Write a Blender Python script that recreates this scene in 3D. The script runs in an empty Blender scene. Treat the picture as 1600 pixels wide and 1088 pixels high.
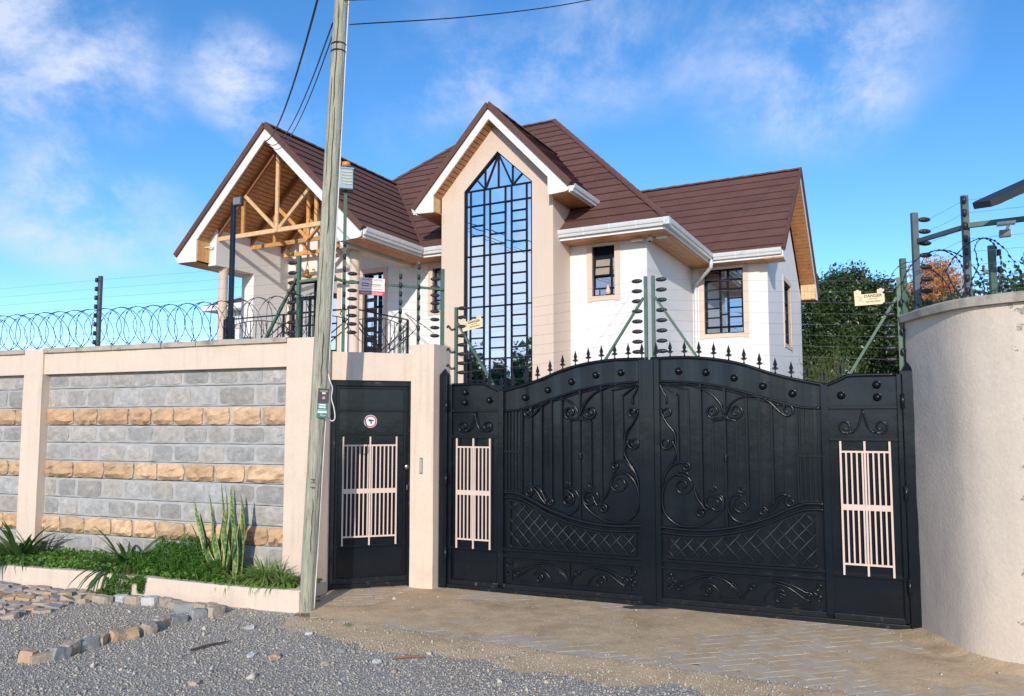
import bpy, math, random
import numpy as np
from mathutils import Vector, Matrix
random.seed(7)
RNG = np.random.default_rng(11)
C = bpy.context.scene.collection
SC = bpy.context.scene
R = math.radians

# ------------------------------------------------------------------ camera
cam_d = bpy.data.cameras.new('camera')
cam = bpy.data.objects.new('camera', cam_d); C.objects.link(cam)
cam.location = (0, 0, 1.65); cam.rotation_euler = (R(90 + 4.424), 0, 0)
cam_d.sensor_width = 36; cam_d.lens = 27.045; cam_d.shift_y = 0.0175
cam_d.clip_start = 0.05; cam_d.clip_end = 4000
SC.camera = cam

# ------------------------------------------------------------------ light, sky, exposure
SUN_EL, SUN_AZ = 20.0, 8.0            # the low sun stands behind the camera, a touch to its left
sd = bpy.data.lights.new('sun', 'SUN'); so = bpy.data.objects.new('sun', sd); C.objects.link(so)
sd.energy = 3.4; sd.angle = R(0.5); sd.color = (1.0, 0.90, 0.77)
az = R(SUN_AZ)
travel = Vector((math.sin(az) * math.cos(R(SUN_EL)), math.cos(az) * math.cos(R(SUN_EL)), -math.sin(R(SUN_EL))))
so.rotation_euler = travel.to_track_quat('-Z', 'Y').to_euler()
so.location = (-3, -30, 12)
SC.view_settings.view_transform = 'Standard'; SC.view_settings.look = 'None'
SC.view_settings.exposure = 0.12; SC.view_settings.gamma = 1; SC.view_settings.use_curve_mapping = False

def N(nt, typ, **kw):
    n = nt.nodes.new(typ)
    for k, v in kw.items(): setattr(n, k, v)
    return n

def math_node(nt, op, a, b=None, clamp=False):
    n = N(nt, 'ShaderNodeMath', operation=op, use_clamp=clamp)
    for i, x in enumerate((a, b)):
        if x is None: continue
        if isinstance(x, (int, float)): n.inputs[i].default_value = x
        else: nt.links.new(x, n.inputs[i])
    return n.outputs[0]

def map_range(nt, v, a, b, c=0.0, d=1.0, smooth=True):
    n = N(nt, 'ShaderNodeMapRange', interpolation_type='SMOOTHSTEP' if smooth else 'LINEAR')
    nt.links.new(v, n.inputs[0])
    for i, x in enumerate((a, b, c, d)): n.inputs[i + 1].default_value = x
    return n.outputs[0]

def build_world():
    w = bpy.data.worlds.new('World'); SC.world = w; w.use_nodes = True
    nt = w.node_tree; nt.nodes.clear(); L = nt.links
    sky = N(nt, 'ShaderNodeTexSky', sky_type='NISHITA')
    sky.sun_disc = False; sky.sun_elevation = R(SUN_EL); sky.sun_rotation = R(180 + SUN_AZ)
    sky.air_density = 1.0; sky.dust_density = 0.3; sky.ozone_density = 2.5; sky.altitude = 1600
    hsv = N(nt, 'ShaderNodeHueSaturation'); hsv.inputs['Hue'].default_value = 0.502
    hsv.inputs['Saturation'].default_value = SKY_SAT; hsv.inputs['Value'].default_value = SKY_VAL
    L.new(sky.outputs[0], hsv.inputs['Color'])
    tc = N(nt, 'ShaderNodeTexCoord')
    nrm = N(nt, 'ShaderNodeVectorMath', operation='NORMALIZE'); L.new(tc.outputs['Generated'], nrm.inputs[0])
    d = nrm.outputs[0]
    # wisps of cloud: fBm noise gathered round a few directions of the sky
    mp = N(nt, 'ShaderNodeMapping'); mp.inputs['Scale'].default_value = (1.0, 1.0, 1.25); mp.inputs['Rotation'].default_value = (0.2, 0.35, 0)
    L.new(d, mp.inputs[0])
    nz = N(nt, 'ShaderNodeTexNoise'); nz.inputs['Scale'].default_value = 5.0; nz.inputs['Detail'].default_value = 8
    nz.inputs['Roughness'].default_value = 0.66; nz.inputs['Distortion'].default_value = 0.15
    L.new(mp.outputs[0], nz.inputs['Vector'])
    cover = map_range(nt, nz.outputs[0], 0.34, 0.80)
    total = None
    for (c, rad, wt) in CLOUDS:
        dp = N(nt, 'ShaderNodeVectorMath', operation='DOT_PRODUCT'); L.new(d, dp.inputs[0]); dp.inputs[1].default_value = c
        m = map_range(nt, dp.outputs['Value'], math.cos(R(rad)), 1.0, 0, wt)
        total = m if total is None else math_node(nt, 'ADD', total, m)
    # behind the camera the same scattered clouds go on, thicker towards the horizon
    sep = N(nt, 'ShaderNodeSeparateXYZ'); L.new(d, sep.inputs[0])
    back = map_range(nt, sep.outputs[1], 0.25, -0.35, 0, 1)
    nz2 = N(nt, 'ShaderNodeTexNoise'); nz2.inputs['Scale'].default_value = 2.6; nz2.inputs['Detail'].default_value = 5
    L.new(mp.outputs[0], nz2.inputs['Vector'])
    low = map_range(nt, sep.outputs[2], 0.05, 0.45, 1.0, 0.35)
    bm = math_node(nt, 'MULTIPLY', math_node(nt, 'MULTIPLY', back, low), map_range(nt, nz2.outputs[0], 0.30, 0.50, 0, 2.4))
    total = math_node(nt, 'ADD', total, bm)
    dens = math_node(nt, 'MULTIPLY', total, cover, clamp=True)
    dens = math_node(nt, 'MULTIPLY', dens, 0.80)
    mix = N(nt, 'ShaderNodeMix', data_type='RGBA'); L.new(dens, mix.inputs[0]); L.new(hsv.outputs[0], mix.inputs[6])
    mix.inputs[7].default_value = (5.0, 5.4, 6.7, 1)
    bg = N(nt, 'ShaderNodeBackground'); bg.inputs['Strength'].default_value = 0.15
    L.new(mix.outputs[2], bg.inputs[0])
    out = N(nt, 'ShaderNodeOutputWorld'); L.new(bg.outputs[0], out.inputs[0])

SKY_SAT, SKY_VAL = 1.24, 1.42
def sky_dir(az_deg, el_deg):
    a, e = R(az_deg), R(el_deg)
    return (math.sin(a) * math.cos(e), math.cos(a) * math.cos(e), math.sin(e))
CLOUDS = [((-0.81, -0.55, 0.18), 9, 2.0), ((-0.76, -0.62, 0.18), 8, 1.6), ((-0.86, -0.45, 0.21), 8, 1.6), ((-0.479, 0.782, 0.40), 7.5, 1.15), ((-0.43, 0.821, 0.376), 4.5, .5), ((-0.53, 0.745, 0.408), 7, .7), ((-0.322, 0.857, 0.403), 4.2, 1.3), ((-0.285, 0.88, 0.382), 3.8, .9),
          ((-0.485, 0.841, 0.238), 5.5, 1.2), ((-0.423, 0.876, 0.233), 4, .9), ((-0.529, 0.809, 0.257), 5.5, .8), ((-0.085, 0.893, 0.441), 5.5, .55), ((0.0, 0.906, 0.423), 5, .65),
          ((0.077, 0.894, 0.441), 6, .8), ((0.144, 0.881, 0.451), 6, .65), ((-0.047, 0.914, 0.403), 4.5, .45), ((0.313, 0.845, 0.432), 9, .95), ((0.375, 0.819, 0.434), 8, .75), ((0.365, 0.852, 0.375), 6, .5), ((-0.126, 0.917, 0.379), 4, .4)]
build_world()

# ------------------------------------------------------------------ materials
def mat(name, base, rough=0.6, metal=0.0, var=0.12, vscale=6.0, bump=0.0, bscale=40.0, rnd=0.0, hue=None, stain=None, spec=0.5, coat=0.0, stretch=(1, 1, 1), fine=0.0, streak=0.0):
    """base colour with noise mottling (var), per-object tone (rnd), second colour patches (stain=(colour, scale, lo, hi)), bump in metres."""
    m = bpy.data.materials.new(name); m.use_nodes = True; nt = m.node_tree; L = nt.links
    b = nt.nodes['Principled BSDF']
    geo = N(nt, 'ShaderNodeNewGeometry'); pos = geo.outputs['Position']
    if stretch != (1, 1, 1):
        mp = N(nt, 'ShaderNodeMapping'); mp.inputs['Scale'].default_value = stretch; L.new(pos, mp.inputs[0]); pos = mp.outputs[0]
    nz = N(nt, 'ShaderNodeTexNoise'); nz.inputs['Scale'].default_value = vscale; nz.inputs['Detail'].default_value = 6; nz.inputs['Roughness'].default_value = 0.6
    L.new(pos, nz.inputs['Vector'])
    val = map_range(nt, nz.outputs[0], 0.25, 0.75, 1 - var, 1 + var, smooth=False)
    if fine:
        nf = N(nt, 'ShaderNodeTexNoise'); nf.inputs['Scale'].default_value = vscale * 14; nf.inputs['Detail'].default_value = 3
        L.new(pos, nf.inputs['Vector'])
        val = math_node(nt, 'MULTIPLY', val, map_range(nt, nf.outputs[0], 0.3, 0.7, 1 - fine, 1 + fine, smooth=False))
    if streak:                                               # faint rain and dust runs down the face
        ms_ = N(nt, 'ShaderNodeMapping'); ms_.inputs['Scale'].default_value = (9, 9, 0.55); L.new(geo.outputs['Position'], ms_.inputs[0])
        nk = N(nt, 'ShaderNodeTexNoise'); nk.inputs['Scale'].default_value = 1.6; nk.inputs['Detail'].default_value = 6; L.new(ms_.outputs[0], nk.inputs['Vector'])
        val = math_node(nt, 'MULTIPLY', val, map_range(nt, nk.outputs[0], 0.50, 0.78, 1.0, 1 - streak))
    if rnd:
        oi = N(nt, 'ShaderNodeObjectInfo')
        val = math_node(nt, 'MULTIPLY', val, map_range(nt, oi.outputs['Random'], 0, 1, 1 - rnd, 1 + rnd, smooth=False))
    col = N(nt, 'ShaderNodeMix', data_type='RGBA', blend_type='MULTIPLY'); col.inputs[0].default_value = 1
    col.inputs[6].default_value = (*base, 1)
    src = None
    if hue is not None:                                      # a second tone picked per object
        oi2 = N(nt, 'ShaderNodeObjectInfo'); wn = N(nt, 'ShaderNodeTexWhiteNoise', noise_dimensions='1D')
        L.new(oi2.outputs['Random'], wn.inputs['W'])
        mh = N(nt, 'ShaderNodeMix', data_type='RGBA'); L.new(wn.outputs['Value'], mh.inputs[0])
        mh.inputs[6].default_value = (*base, 1); mh.inputs[7].default_value = (*hue, 1); src = mh.outputs[2]
    if stain is not None:
        sc, ss, lo, hi = stain
        ns = N(nt, 'ShaderNodeTexNoise'); ns.inputs['Scale'].default_value = ss; ns.inputs['Detail'].default_value = 8; ns.inputs['Roughness'].default_value = 0.65
        L.new(pos, ns.inputs['Vector'])
        ms = N(nt, 'ShaderNodeMix', data_type='RGBA'); L.new(map_range(nt, ns.outputs[0], lo, hi), ms.inputs[0])
        if src is not None: L.new(src, ms.inputs[6])
        else: ms.inputs[6].default_value = (*base, 1)
        ms.inputs[7].default_value = (*sc, 1); src = ms.outputs[2]
    if src is not None: L.new(src, col.inputs[6])
    comb = N(nt, 'ShaderNodeCombineColor'); [L.new(val, comb.inputs[i]) for i in range(3)]
    L.new(comb.outputs[0], col.inputs[7]); L.new(col.outputs[2], b.inputs['Base Color'])
    b.inputs['Roughness'].default_value = rough; b.inputs['Metallic'].default_value = metal
    b.inputs['Specular IOR Level'].default_value = spec; b.inputs['Coat Weight'].default_value = coat
    if bump:
        nb = N(nt, 'ShaderNodeTexNoise'); nb.inputs['Scale'].default_value = bscale; nb.inputs['Detail'].default_value = 5
        L.new(pos, nb.inputs['Vector'])
        bp = N(nt, 'ShaderNodeBump'); bp.inputs['Strength'].default_value = 1.0; bp.inputs['Distance'].default_value = bump
        L.new(nb.outputs[0], bp.inputs['Height']); L.new(bp.outputs[0], b.inputs['Normal'])
    return m

def leaf_mat(name, c1, c2, rough=0.5, trans=0.35, scale=1.3):
    m = bpy.data.materials.new(name); m.use_nodes = True; nt = m.node_tree; L = nt.links
    b = nt.nodes['Principled BSDF']; out = nt.nodes['Material Output']
    at = N(nt, 'ShaderNodeAttribute', attribute_name='tone')
    geo = N(nt, 'ShaderNodeNewGeometry')
    nz = N(nt, 'ShaderNodeTexNoise'); nz.inputs['Scale'].default_value = scale; L.new(geo.outputs['Position'], nz.inputs['Vector'])
    f = math_node(nt, 'ADD', math_node(nt, 'MULTIPLY', at.outputs['Fac'], 0.6), map_range(nt, nz.outputs[0], 0.35, 0.65, 0, 0.4), clamp=True)
    mx = N(nt, 'ShaderNodeMix', data_type='RGBA'); L.new(f, mx.inputs[0]); mx.inputs[6].default_value = (*c1, 1); mx.inputs[7].default_value = (*c2, 1)
    L.new(mx.outputs[2], b.inputs['Base Color']); b.inputs['Roughness'].default_value = rough
    tr = N(nt, 'ShaderNodeBsdfTranslucent'); L.new(mx.outputs[2], tr.inputs[0])
    ms = N(nt, 'ShaderNodeMixShader'); ms.inputs[0].default_value = trans
    L.new(b.outputs[0], ms.inputs[1]); L.new(tr.outputs[0], ms.inputs[2]); L.new(ms.outputs[0], out.inputs[0])
    return m

def wood_mat(name, base, dark, rough=0.45, stretch=(1, 1, 1), rnd=0.12, scale=9):
    m = mat(name, base, rough, var=0.18, vscale=scale, rnd=rnd, stain=(dark, scale * 1.6, 0.5, 0.72), stretch=stretch, bump=0.0006, bscale=60)
    return m

M = {}
M['plaster'] = mat('cream_plaster', (0.705, 0.58, 0.468), 0.85, streak=0.13, var=0.06, vscale=3.0, bump=0.0026, bscale=52, stain=((0.60, 0.49, 0.385), 1.7, 0.55, 0.8), fine=0.03)
M['plaster_grey'] = mat('weathered_plaster', (0.67, 0.575, 0.475), 0.9, streak=0.08, var=0.05, vscale=2.2, bump=0.003, bscale=45, fine=0.04)
M['raw_cement'] = mat('raw_cement', (0.46, 0.41, 0.34), 0.95, var=0.15, vscale=8, bump=0.004, bscale=40, stain=((0.22, 0.2, 0.17), 5, 0.5, 0.7), fine=0.08)
M['tan_wall'] = mat('tan_house_plaster', (0.69, 0.555, 0.452), 0.85, streak=0.05, var=0.03, vscale=1.5, bump=0.0015, bscale=70, fine=0.015)
M['white_wall'] = mat('white_house_paint', (0.80, 0.79, 0.78), 0.8, streak=0.05, var=0.03, vscale=1.2, bump=0.0012, bscale=70, fine=0.012)
M['white_trim'] = mat('white_fascia_paint', (0.80, 0.80, 0.80), 0.45, var=0.02, vscale=2)
M['gutter'] = mat('white_gutter_enamel', (0.66, 0.67, 0.68), 0.35, var=0.07, vscale=3)
M['roof'] = mat('brown_stone_coated_tile', (0.134, 0.061, 0.048), 0.85, var=0.16, vscale=1.7, bump=0.002, bscale=240, rnd=0.11, fine=0.14)
M['mortar'] = mat('grey_mortar', (0.42, 0.423, 0.42), 0.95, var=0.14, vscale=9, bump=0.003, bscale=60, stain=((0.33, 0.32, 0.29), 4, 0.5, 0.7), fine=0.06)
M['mortar_dark'] = mat('dark_joint_mortar', (0.12, 0.115, 0.11), 0.95, var=0.1)  # dark backing colour that shows in the raked lines between courses
M['grey_stone'] = mat('grey_dressed_stone', (0.345, 0.348, 0.345), 0.92, var=0.26, vscale=13, bump=0.008, bscale=34, rnd=0.20, hue=(0.37, 0.345, 0.31), stain=((0.43, 0.43, 0.42), 11, 0.52, 0.68), fine=0.10)
M['ochre_stone'] = mat('ochre_rockface_stone', (0.635, 0.45, 0.285), 0.92, var=0.24, vscale=10, bump=0.010, bscale=30, rnd=0.16, hue=(0.54, 0.34, 0.195), stain=((0.38, 0.255, 0.145), 8, 0.52, 0.72), fine=0.14)
M['black_steel'] = mat('black_gate_enamel', (0.0050, 0.0085, 0.0135), 0.17, var=0.25, vscale=3, bump=0.005, bscale=2.6, stain=((0.022, 0.024, 0.028), 6, 0.6, 0.85), spec=0.42)
M['black_trim'] = mat('black_bar_enamel', (0.0045, 0.0065, 0.010), 0.24, var=0.3, vscale=12, stain=((0.030, 0.031, 0.032), 20, 0.66, 0.85), spec=0.4)
M['black_dusty'] = mat('dusty_black_enamel', (0.007, 0.0095, 0.013), 0.30, var=0.3, vscale=10, stain=((0.12, 0.108, 0.088), 16, 0.57, 0.78), spec=0.4)
M['beige_bar'] = mat('beige_bar_paint', (0.66, 0.52, 0.45), 0.5, var=0.05)
M['green_post'] = mat('green_post_paint', (0.065, 0.125, 0.085), 0.5, var=0.18, vscale=14, stain=((0.12, 0.17, 0.125), 20, 0.55, 0.75))
M['black_lattice'] = mat('black_lattice_enamel', (0.020, 0.022, 0.026), 0.45, var=0.3, vscale=20, stain=((0.07, 0.068, 0.062), 24, 0.58, 0.8), spec=0.4)
M['galv'] = mat('galvanised_post', (0.10, 0.13, 0.14), 0.5, metal=0.2, var=0.25, vscale=10)
M['insulator'] = mat('dark_insulator_plastic', (0.022, 0.022, 0.026), 0.4, var=0.1)
M['wire'] = mat('steel_wire', (0.34, 0.34, 0.35), 0.45, metal=0.5, var=0.1)
M['razor'] = mat('razor_wire_steel', (0.045, 0.055, 0.085), 0.4, metal=0.6, var=0.25, vscale=20)
M['pole_wood'] = mat('weathered_pole_wood', (0.375, 0.375, 0.290), 0.9, var=0.30, vscale=8, stretch=(5, 5, 0.45), bump=0.012, bscale=16, stain=((0.20, 0.175, 0.125), 9, 0.50, 0.70), fine=0.14)
M['wood_light'] = wood_mat('varnished_pine', (0.66, 0.36, 0.13), (0.45, 0.20, 0.06), rnd=0.14)
M['wood_pale'] = wood_mat('pale_pine_face', (0.70, 0.46, 0.24), (0.55, 0.32, 0.14), rnd=0.12)
M['wood_soffit'] = wood_mat('varnished_soffit_boards', (0.60, 0.27, 0.105), (0.42, 0.16, 0.055), rnd=0.05, scale=5, stretch=(1, 1, 1))
M['wood_dark'] = wood_mat('dark_rafter_wood', (0.27, 0.11, 0.05), (0.17, 0.065, 0.03))
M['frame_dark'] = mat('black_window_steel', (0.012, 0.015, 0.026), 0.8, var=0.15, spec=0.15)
M['soil'] = mat('dark_planter_soil', (0.07, 0.055, 0.04), 1.0, var=0.3, vscale=20, bump=0.01, bscale=30)
M['plastic_white'] = mat('white_cable_sheath', (0.72, 0.70, 0.67), 0.5, var=0.05)
M['cable_black'] = mat('black_cable_sheath', (0.012, 0.013, 0.02), 0.5, var=0.1)
M['chrome'] = mat('lock_steel', (0.6, 0.6, 0.6), 0.3, metal=1.0, var=0.1)
M['sign_cream'] = mat('cream_sign_sheet', (0.78, 0.62, 0.38), 0.5, var=0.06, vscale=14)
M['sign_white'] = mat('white_sign_sheet', (0.80, 0.74, 0.66), 0.5, var=0.05, vscale=14)
M['print_red'] = mat('red_sign_print', (0.62, 0.05, 0.07), 0.5, var=0.05)
M['print_black'] = mat('black_sign_print', (0.03, 0.03, 0.03), 0.5, var=0.05)
M['print_grey'] = mat('grey_sign_print', (0.22, 0.2, 0.19), 0.5, var=0.05)
M['print_green'] = mat('green_sign_print', (0.03, 0.17, 0.14), 0.5, var=0.08)
M['print_white'] = mat('white_sign_print', (0.75, 0.76, 0.75), 0.5, var=0.04)
M['alarm_grey'] = mat('grey_alarm_enamel', (0.30, 0.42, 0.48), 0.5, var=0.08)
M['alarm_cream'] = mat('cream_alarm_slats', (0.62, 0.58, 0.42), 0.5, var=0.08)
M['amber'] = mat('amber_beacon_plastic', (0.75, 0.27, 0.03), 0.3, var=0.1)
M['lamp_face'] = mat('floodlight_lens', (0.20, 0.21, 0.21), 0.15, var=0.15, vscale=40)
M['lamp_body'] = mat('dark_lamp_body', (0.03, 0.032, 0.034), 0.5, var=0.2)
M['stick'] = mat('dead_stick_bark', (0.09, 0.06, 0.04), 0.95, var=0.3, vscale=40)
M['bark'] = mat('tree_bark', (0.10, 0.075, 0.055), 0.95, var=0.3, vscale=8, bump=0.01)
M['twig'] = mat('shrub_twigs', (0.16, 0.13, 0.075), 0.9, var=0.3, vscale=20)
M['gold'] = mat('bronze_lamp_metal', (0.34, 0.17, 0.05), 0.4, metal=0.5, var=0.15)
M['far_wall'] = mat('neighbour_white_wall', (0.78, 0.78, 0.78), 0.8, var=0.04)
M['curtain'] = mat('curtain_cloth', (0.34, 0.29, 0.23), 0.95, var=0.15, vscale=20)

def glass_mat(name, col, rough, metal):
    m = bpy.data.materials.new(name); m.use_nodes = True; nt = m.node_tree; b = nt.nodes['Principled BSDF']
    oi = N(nt, 'ShaderNodeObjectInfo')
    mx = N(nt, 'ShaderNodeMix', data_type='RGBA'); nt.links.new(oi.outputs['Random'], mx.inputs[0])
    mx.inputs[6].default_value = (*[c * 0.93 for c in col], 1); mx.inputs[7].default_value = (*[min(1, c * 1.05) for c in col], 1)
    nt.links.new(mx.outputs[2], b.inputs['Base Color'])
    b.inputs['Roughness'].default_value = rough; b.inputs['Metallic'].default_value = metal
    geo = N(nt, 'ShaderNodeNewGeometry'); nz = N(nt, 'ShaderNodeTexNoise'); nz.inputs['Scale'].default_value = 1.6
    nt.links.new(geo.outputs['Position'], nz.inputs['Vector'])
    bp = N(nt, 'ShaderNodeBump'); bp.inputs['Distance'].default_value = 0.004; bp.inputs['Strength'].default_value = 0.6
    nt.links.new(nz.outputs[0], bp.inputs['Height']); nt.links.new(bp.outputs[0], b.inputs['Normal'])
    return m
M['mirror_glass'] = glass_mat('reflective_window_glass', (0.86, 0.91, 0.95), 0.015, 1.0)
M['tint_glass'] = glass_mat('tinted_window_glass', (0.40, 0.46, 0.52), 0.02, 0.95)

M['leaf_dark'] = leaf_mat('dark_glossy_leaves', (0.022, 0.048, 0.016), (0.075, 0.125, 0.035), rough=0.38, trans=0.18)
M['leaf_broom'] = leaf_mat('broom_leaves', (0.060, 0.115, 0.022), (0.13, 0.19, 0.045), rough=0.6)
M['leaf_rust'] = leaf_mat('rusty_leaves', (0.52, 0.21, 0.10), (0.70, 0.36, 0.12), rough=0.7)
M['leaf_cover'] = leaf_mat('ground_cover_leaves', (0.06, 0.165, 0.022), (0.17, 0.33, 0.05), rough=0.5, scale=5)
M['leaf_fern'] = leaf_mat('asparagus_fern_needles', (0.05, 0.16, 0.015), (0.12, 0.28, 0.035), rough=0.6, scale=5)
M['leaf_strap'] = leaf_mat('agapanthus_leaves', (0.03, 0.085, 0.018), (0.085, 0.18, 0.04), rough=0.4, scale=6)
M['leaf_spider'] = leaf_mat('spider_plant_leaves', (0.14, 0.27, 0.045), (0.32, 0.43, 0.13), rough=0.5, scale=7)
M['leaf_far'] = leaf_mat('street_tree_leaves', (0.03, 0.06, 0.02), (0.07, 0.10, 0.035), rough=0.6)

# ------------------------------------------------------------------ mesh helpers
def catmull(pts, n=6):
    pts = [Vector(p) for p in pts]; P = [pts[0] * 2 - pts[1]] + pts + [pts[-1] * 2 - pts[-2]]; out = []
    for i in range(1, len(P) - 2):
        a, b, c, d = P[i - 1], P[i], P[i + 1], P[i + 2]
        for k in range(n):
            t = k / n
            out.append(0.5 * ((2 * b) + (c - a) * t + (2 * a - 5 * b + 4 * c - d) * t * t + (3 * b - a - 3 * c + d) * t ** 3))
    out.append(pts[-1]); return out

class MB:
    """collects shapes for one mesh object"""
    def __init__(s): s.v = []; s.f = []; s.t = []
    def add(s, vs, fs, tone=None):
        o = len(s.v); s.v += [tuple(p) for p in vs]; s.f += [tuple(i + o for i in f) for f in fs]
        if tone is not None: s.t += [tone] * len(vs)
        return s
    def box(s, x0, x1, y0, y1, z0, z1):
        return s.add([(x0, y0, z0), (x1, y0, z0), (x1, y1, z0), (x0, y1, z0), (x0, y0, z1), (x1, y0, z1), (x1, y1, z1), (x0, y1, z1)],
                     [(0, 3, 2, 1), (4, 5, 6, 7), (0, 1, 5, 4), (1, 2, 6, 5), (2, 3, 7, 6), (3, 0, 4, 7)])
    def bar(s, p, q, w, h=None, up=(0, 0, 1)):
        """square bar from p to q, w wide across, h along up"""
        h = w if h is None else h; p, q = Vector(p), Vector(q); d = (q - p).normalized(); u = Vector(up)
        if abs(d.dot(u)) > 0.98: u = Vector((0, 1, 0)) if abs(d.y) < .9 else Vector((1, 0, 0))
        a = d.cross(u).normalized(); b = a.cross(d).normalized(); a *= w / 2; b *= h / 2
        vs = [p - a - b, p + a - b, p + a + b, p - a + b, q - a - b, q + a - b, q + a + b, q - a + b]
        return s.add(vs, [(0, 1, 2, 3), (7, 6, 5, 4), (0, 4, 5, 1), (1, 5, 6, 2), (2, 6, 7, 3), (3, 7, 4, 0)])
    def tube(s, pts, r, n=6, caps=True):
        pts = [Vector(p) for p in pts]; m = len(pts); rr = r if hasattr(r, '__len__') else [r] * m
        T = [(pts[min(i + 1, m - 1)] - pts[max(i - 1, 0)]).normalized() for i in range(m)]
        a = T[0].cross(Vector((0, 0, 1)))
        if a.length < 0.05: a = T[0].cross(Vector((0, 1, 0)))
        a.normalize(); vs = []; fs = []
        for i in range(m):
            a = (a - T[i] * a.dot(T[i])); a.normalize(); b = T[i].cross(a)
            for k in range(n):
                an = 2 * math.pi * k / n; vs.append(pts[i] + (a * math.cos(an) + b * math.sin(an)) * rr[i])
        for i in range(m - 1):
            for k in range(n):
                k2 = (k + 1) % n; fs.append((i * n + k, i * n + k2, (i + 1) * n + k2, (i + 1) * n + k))
        if caps: fs += [tuple(range(n))[::-1], tuple(range((m - 1) * n, m * n))]
        return s.add(vs, fs)
    def lathe(s, prof, c, n=12, axis='z'):
        """prof: list of (r, h); axis the way h runs"""
        vs = []; fs = []
        for r_, h in prof:
            for k in range(n):
                an = 2 * math.pi * k / n; x, y = r_ * math.cos(an), r_ * math.sin(an)
                p = (x, y, h) if axis == 'z' else ((h, x, y) if axis == 'x' else (x, h, y))
                vs.append((c[0] + p[0], c[1] + p[1], c[2] + p[2]))
        for i in range(len(prof) - 1):
            for k in range(n):
                k2 = (k + 1) % n; fs.append((i * n + k, i * n + k2, (i + 1) * n + k2, (i + 1) * n + k))
        fs += [tuple(range(n))[::-1], tuple(range((len(prof) - 1) * n, len(prof) * n))]
        return s.add(vs, fs)
    def prism(s, pts, a0, a1, axis='y'):
        """polygon given in the plane across axis, extruded along it from a0 to a1"""
        n = len(pts); e = {'y': lambda p, a: (p[0], a, p[1]), 'x': lambda p, a: (a, p[0], p[1]), 'z': lambda p, a: (p[0], p[1], a)}[axis]
        vs = [e(p, a0) for p in pts] + [e(p, a1) for p in pts]
        return s.add(vs, [tuple(range(n)), tuple(range(n, 2 * n))[::-1]] + [(i, (i + 1) % n, (i + 1) % n + n, i + n) for i in range(n)])
    def strip(s, pa, pb, tone=None):
        """ribbon between two rows of points"""
        n = len(pa); return s.add(list(pa) + list(pb), [(i, i + 1, n + i + 1, n + i) for i in range(n - 1)], tone)
    def mirror(s, c=0.0):
        s.v = [(2 * c - x, y, z) for x, y, z in s.v]; s.f = [f[::-1] for f in s.f]; return s
    def mesh(s, name, m, smooth=False):
        me = bpy.data.meshes.new(name); me.from_pydata(s.v, [], s.f); me.materials.append(m)
        if s.t and len(s.t) == len(s.v):
            at = me.attributes.new('tone', 'FLOAT', 'POINT'); at.data.foreach_set('value', s.t)
        if smooth: me.polygons.foreach_set('use_smooth', [True] * len(me.polygons))
        me.update(); return me
    def build(s, name, m, parent=None, smooth=False, bevel=0.0, **props):
        return link(name, s.mesh(name, m, smooth), parent, bevel, **props)

def link(name, me, parent=None, bevel=0.0, loc=None, rot=None, **props):
    o = bpy.data.objects.new(name, me); C.objects.link(o)
    if parent is not None: o.parent = parent
    if loc is not None: o.location = loc
    if rot is not None: o.rotation_euler = rot
    if bevel:
        b = o.modifiers.new('bevel', 'BEVEL'); b.width = bevel; b.segments = 2; b.limit_method = 'ANGLE'; b.angle_limit = R(40)
    for k, v in props.items(): o[k] = v
    return o

def tag(o, label, cat, group=None):
    o['label'] = label; o['category'] = cat
    if group: o['group'] = group
    return o

def thing(name, label, cat, loc=(0, 0, 0), rz=0.0, group=None):
    o = bpy.data.objects.new(name, None); C.objects.link(o); o.empty_display_size = 0.2
    o.location = loc; o.rotation_euler = (0, 0, rz); return tag(o, label, cat, group)

def copy_tree(root, loc, rot=None, label=None, scale=None):
    r = root.copy(); C.objects.link(r); r.location = loc
    if rot is not None: r.rotation_euler = rot
    if scale is not None: r.scale = (scale,) * 3
    if label: r['label'] = label
    for ch in list(root.children):
        c = ch.copy(); C.objects.link(c); c.parent = r
        for g in list(ch.children):
            d = g.copy(); C.objects.link(d); d.parent = c
    return r

def text(name, body, size, m, parent, loc, rot=(R(90), 0, 0), xs=1.0, align='CENTER', bold=0.0):
    cu = bpy.data.curves.new(name, 'FONT'); cu.body = body; cu.size = size; cu.align_x = align; cu.align_y = 'CENTER'
    cu.extrude = 0.0006; cu.offset = bold; cu.materials.append(m); cu.resolution_u = 3
    tmp = bpy.data.objects.new(name, cu); C.objects.link(tmp); dg = bpy.context.evaluated_depsgraph_get()
    me = bpy.data.meshes.new_from_object(tmp.evaluated_get(dg)); bpy.data.objects.remove(tmp)
    if not me.materials: me.materials.append(m)
    o = link(name, me, parent, loc=loc, rot=rot); o.scale = (xs, 1, 1); return o

def np_mesh(name, verts, faces, m, tone=None, smooth=False):
    """big mesh from arrays, faces all with the same number of corners"""
    me = bpy.data.meshes.new(name); nv, nf, k = len(verts), len(faces), faces.shape[1]
    me.vertices.add(nv); me.vertices.foreach_set('co', np.ascontiguousarray(verts, dtype=np.float32).ravel())
    me.loops.add(nf * k); me.loops.foreach_set('vertex_index', np.ascontiguousarray(faces, dtype=np.int32).ravel())
    me.polygons.add(nf); me.polygons.foreach_set('loop_start', np.arange(0, nf * k, k, dtype=np.int32))
    if tone is not None:
        at = me.attributes.new('tone', 'FLOAT', 'POINT'); at.data.foreach_set('value', np.ascontiguousarray(tone, dtype=np.float32))
    me.materials.append(m); me.update(calc_edges=True); me.validate()
    if smooth: me.polygons.foreach_set('use_smooth', np.ones(nf, dtype=bool))
    return me

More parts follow.
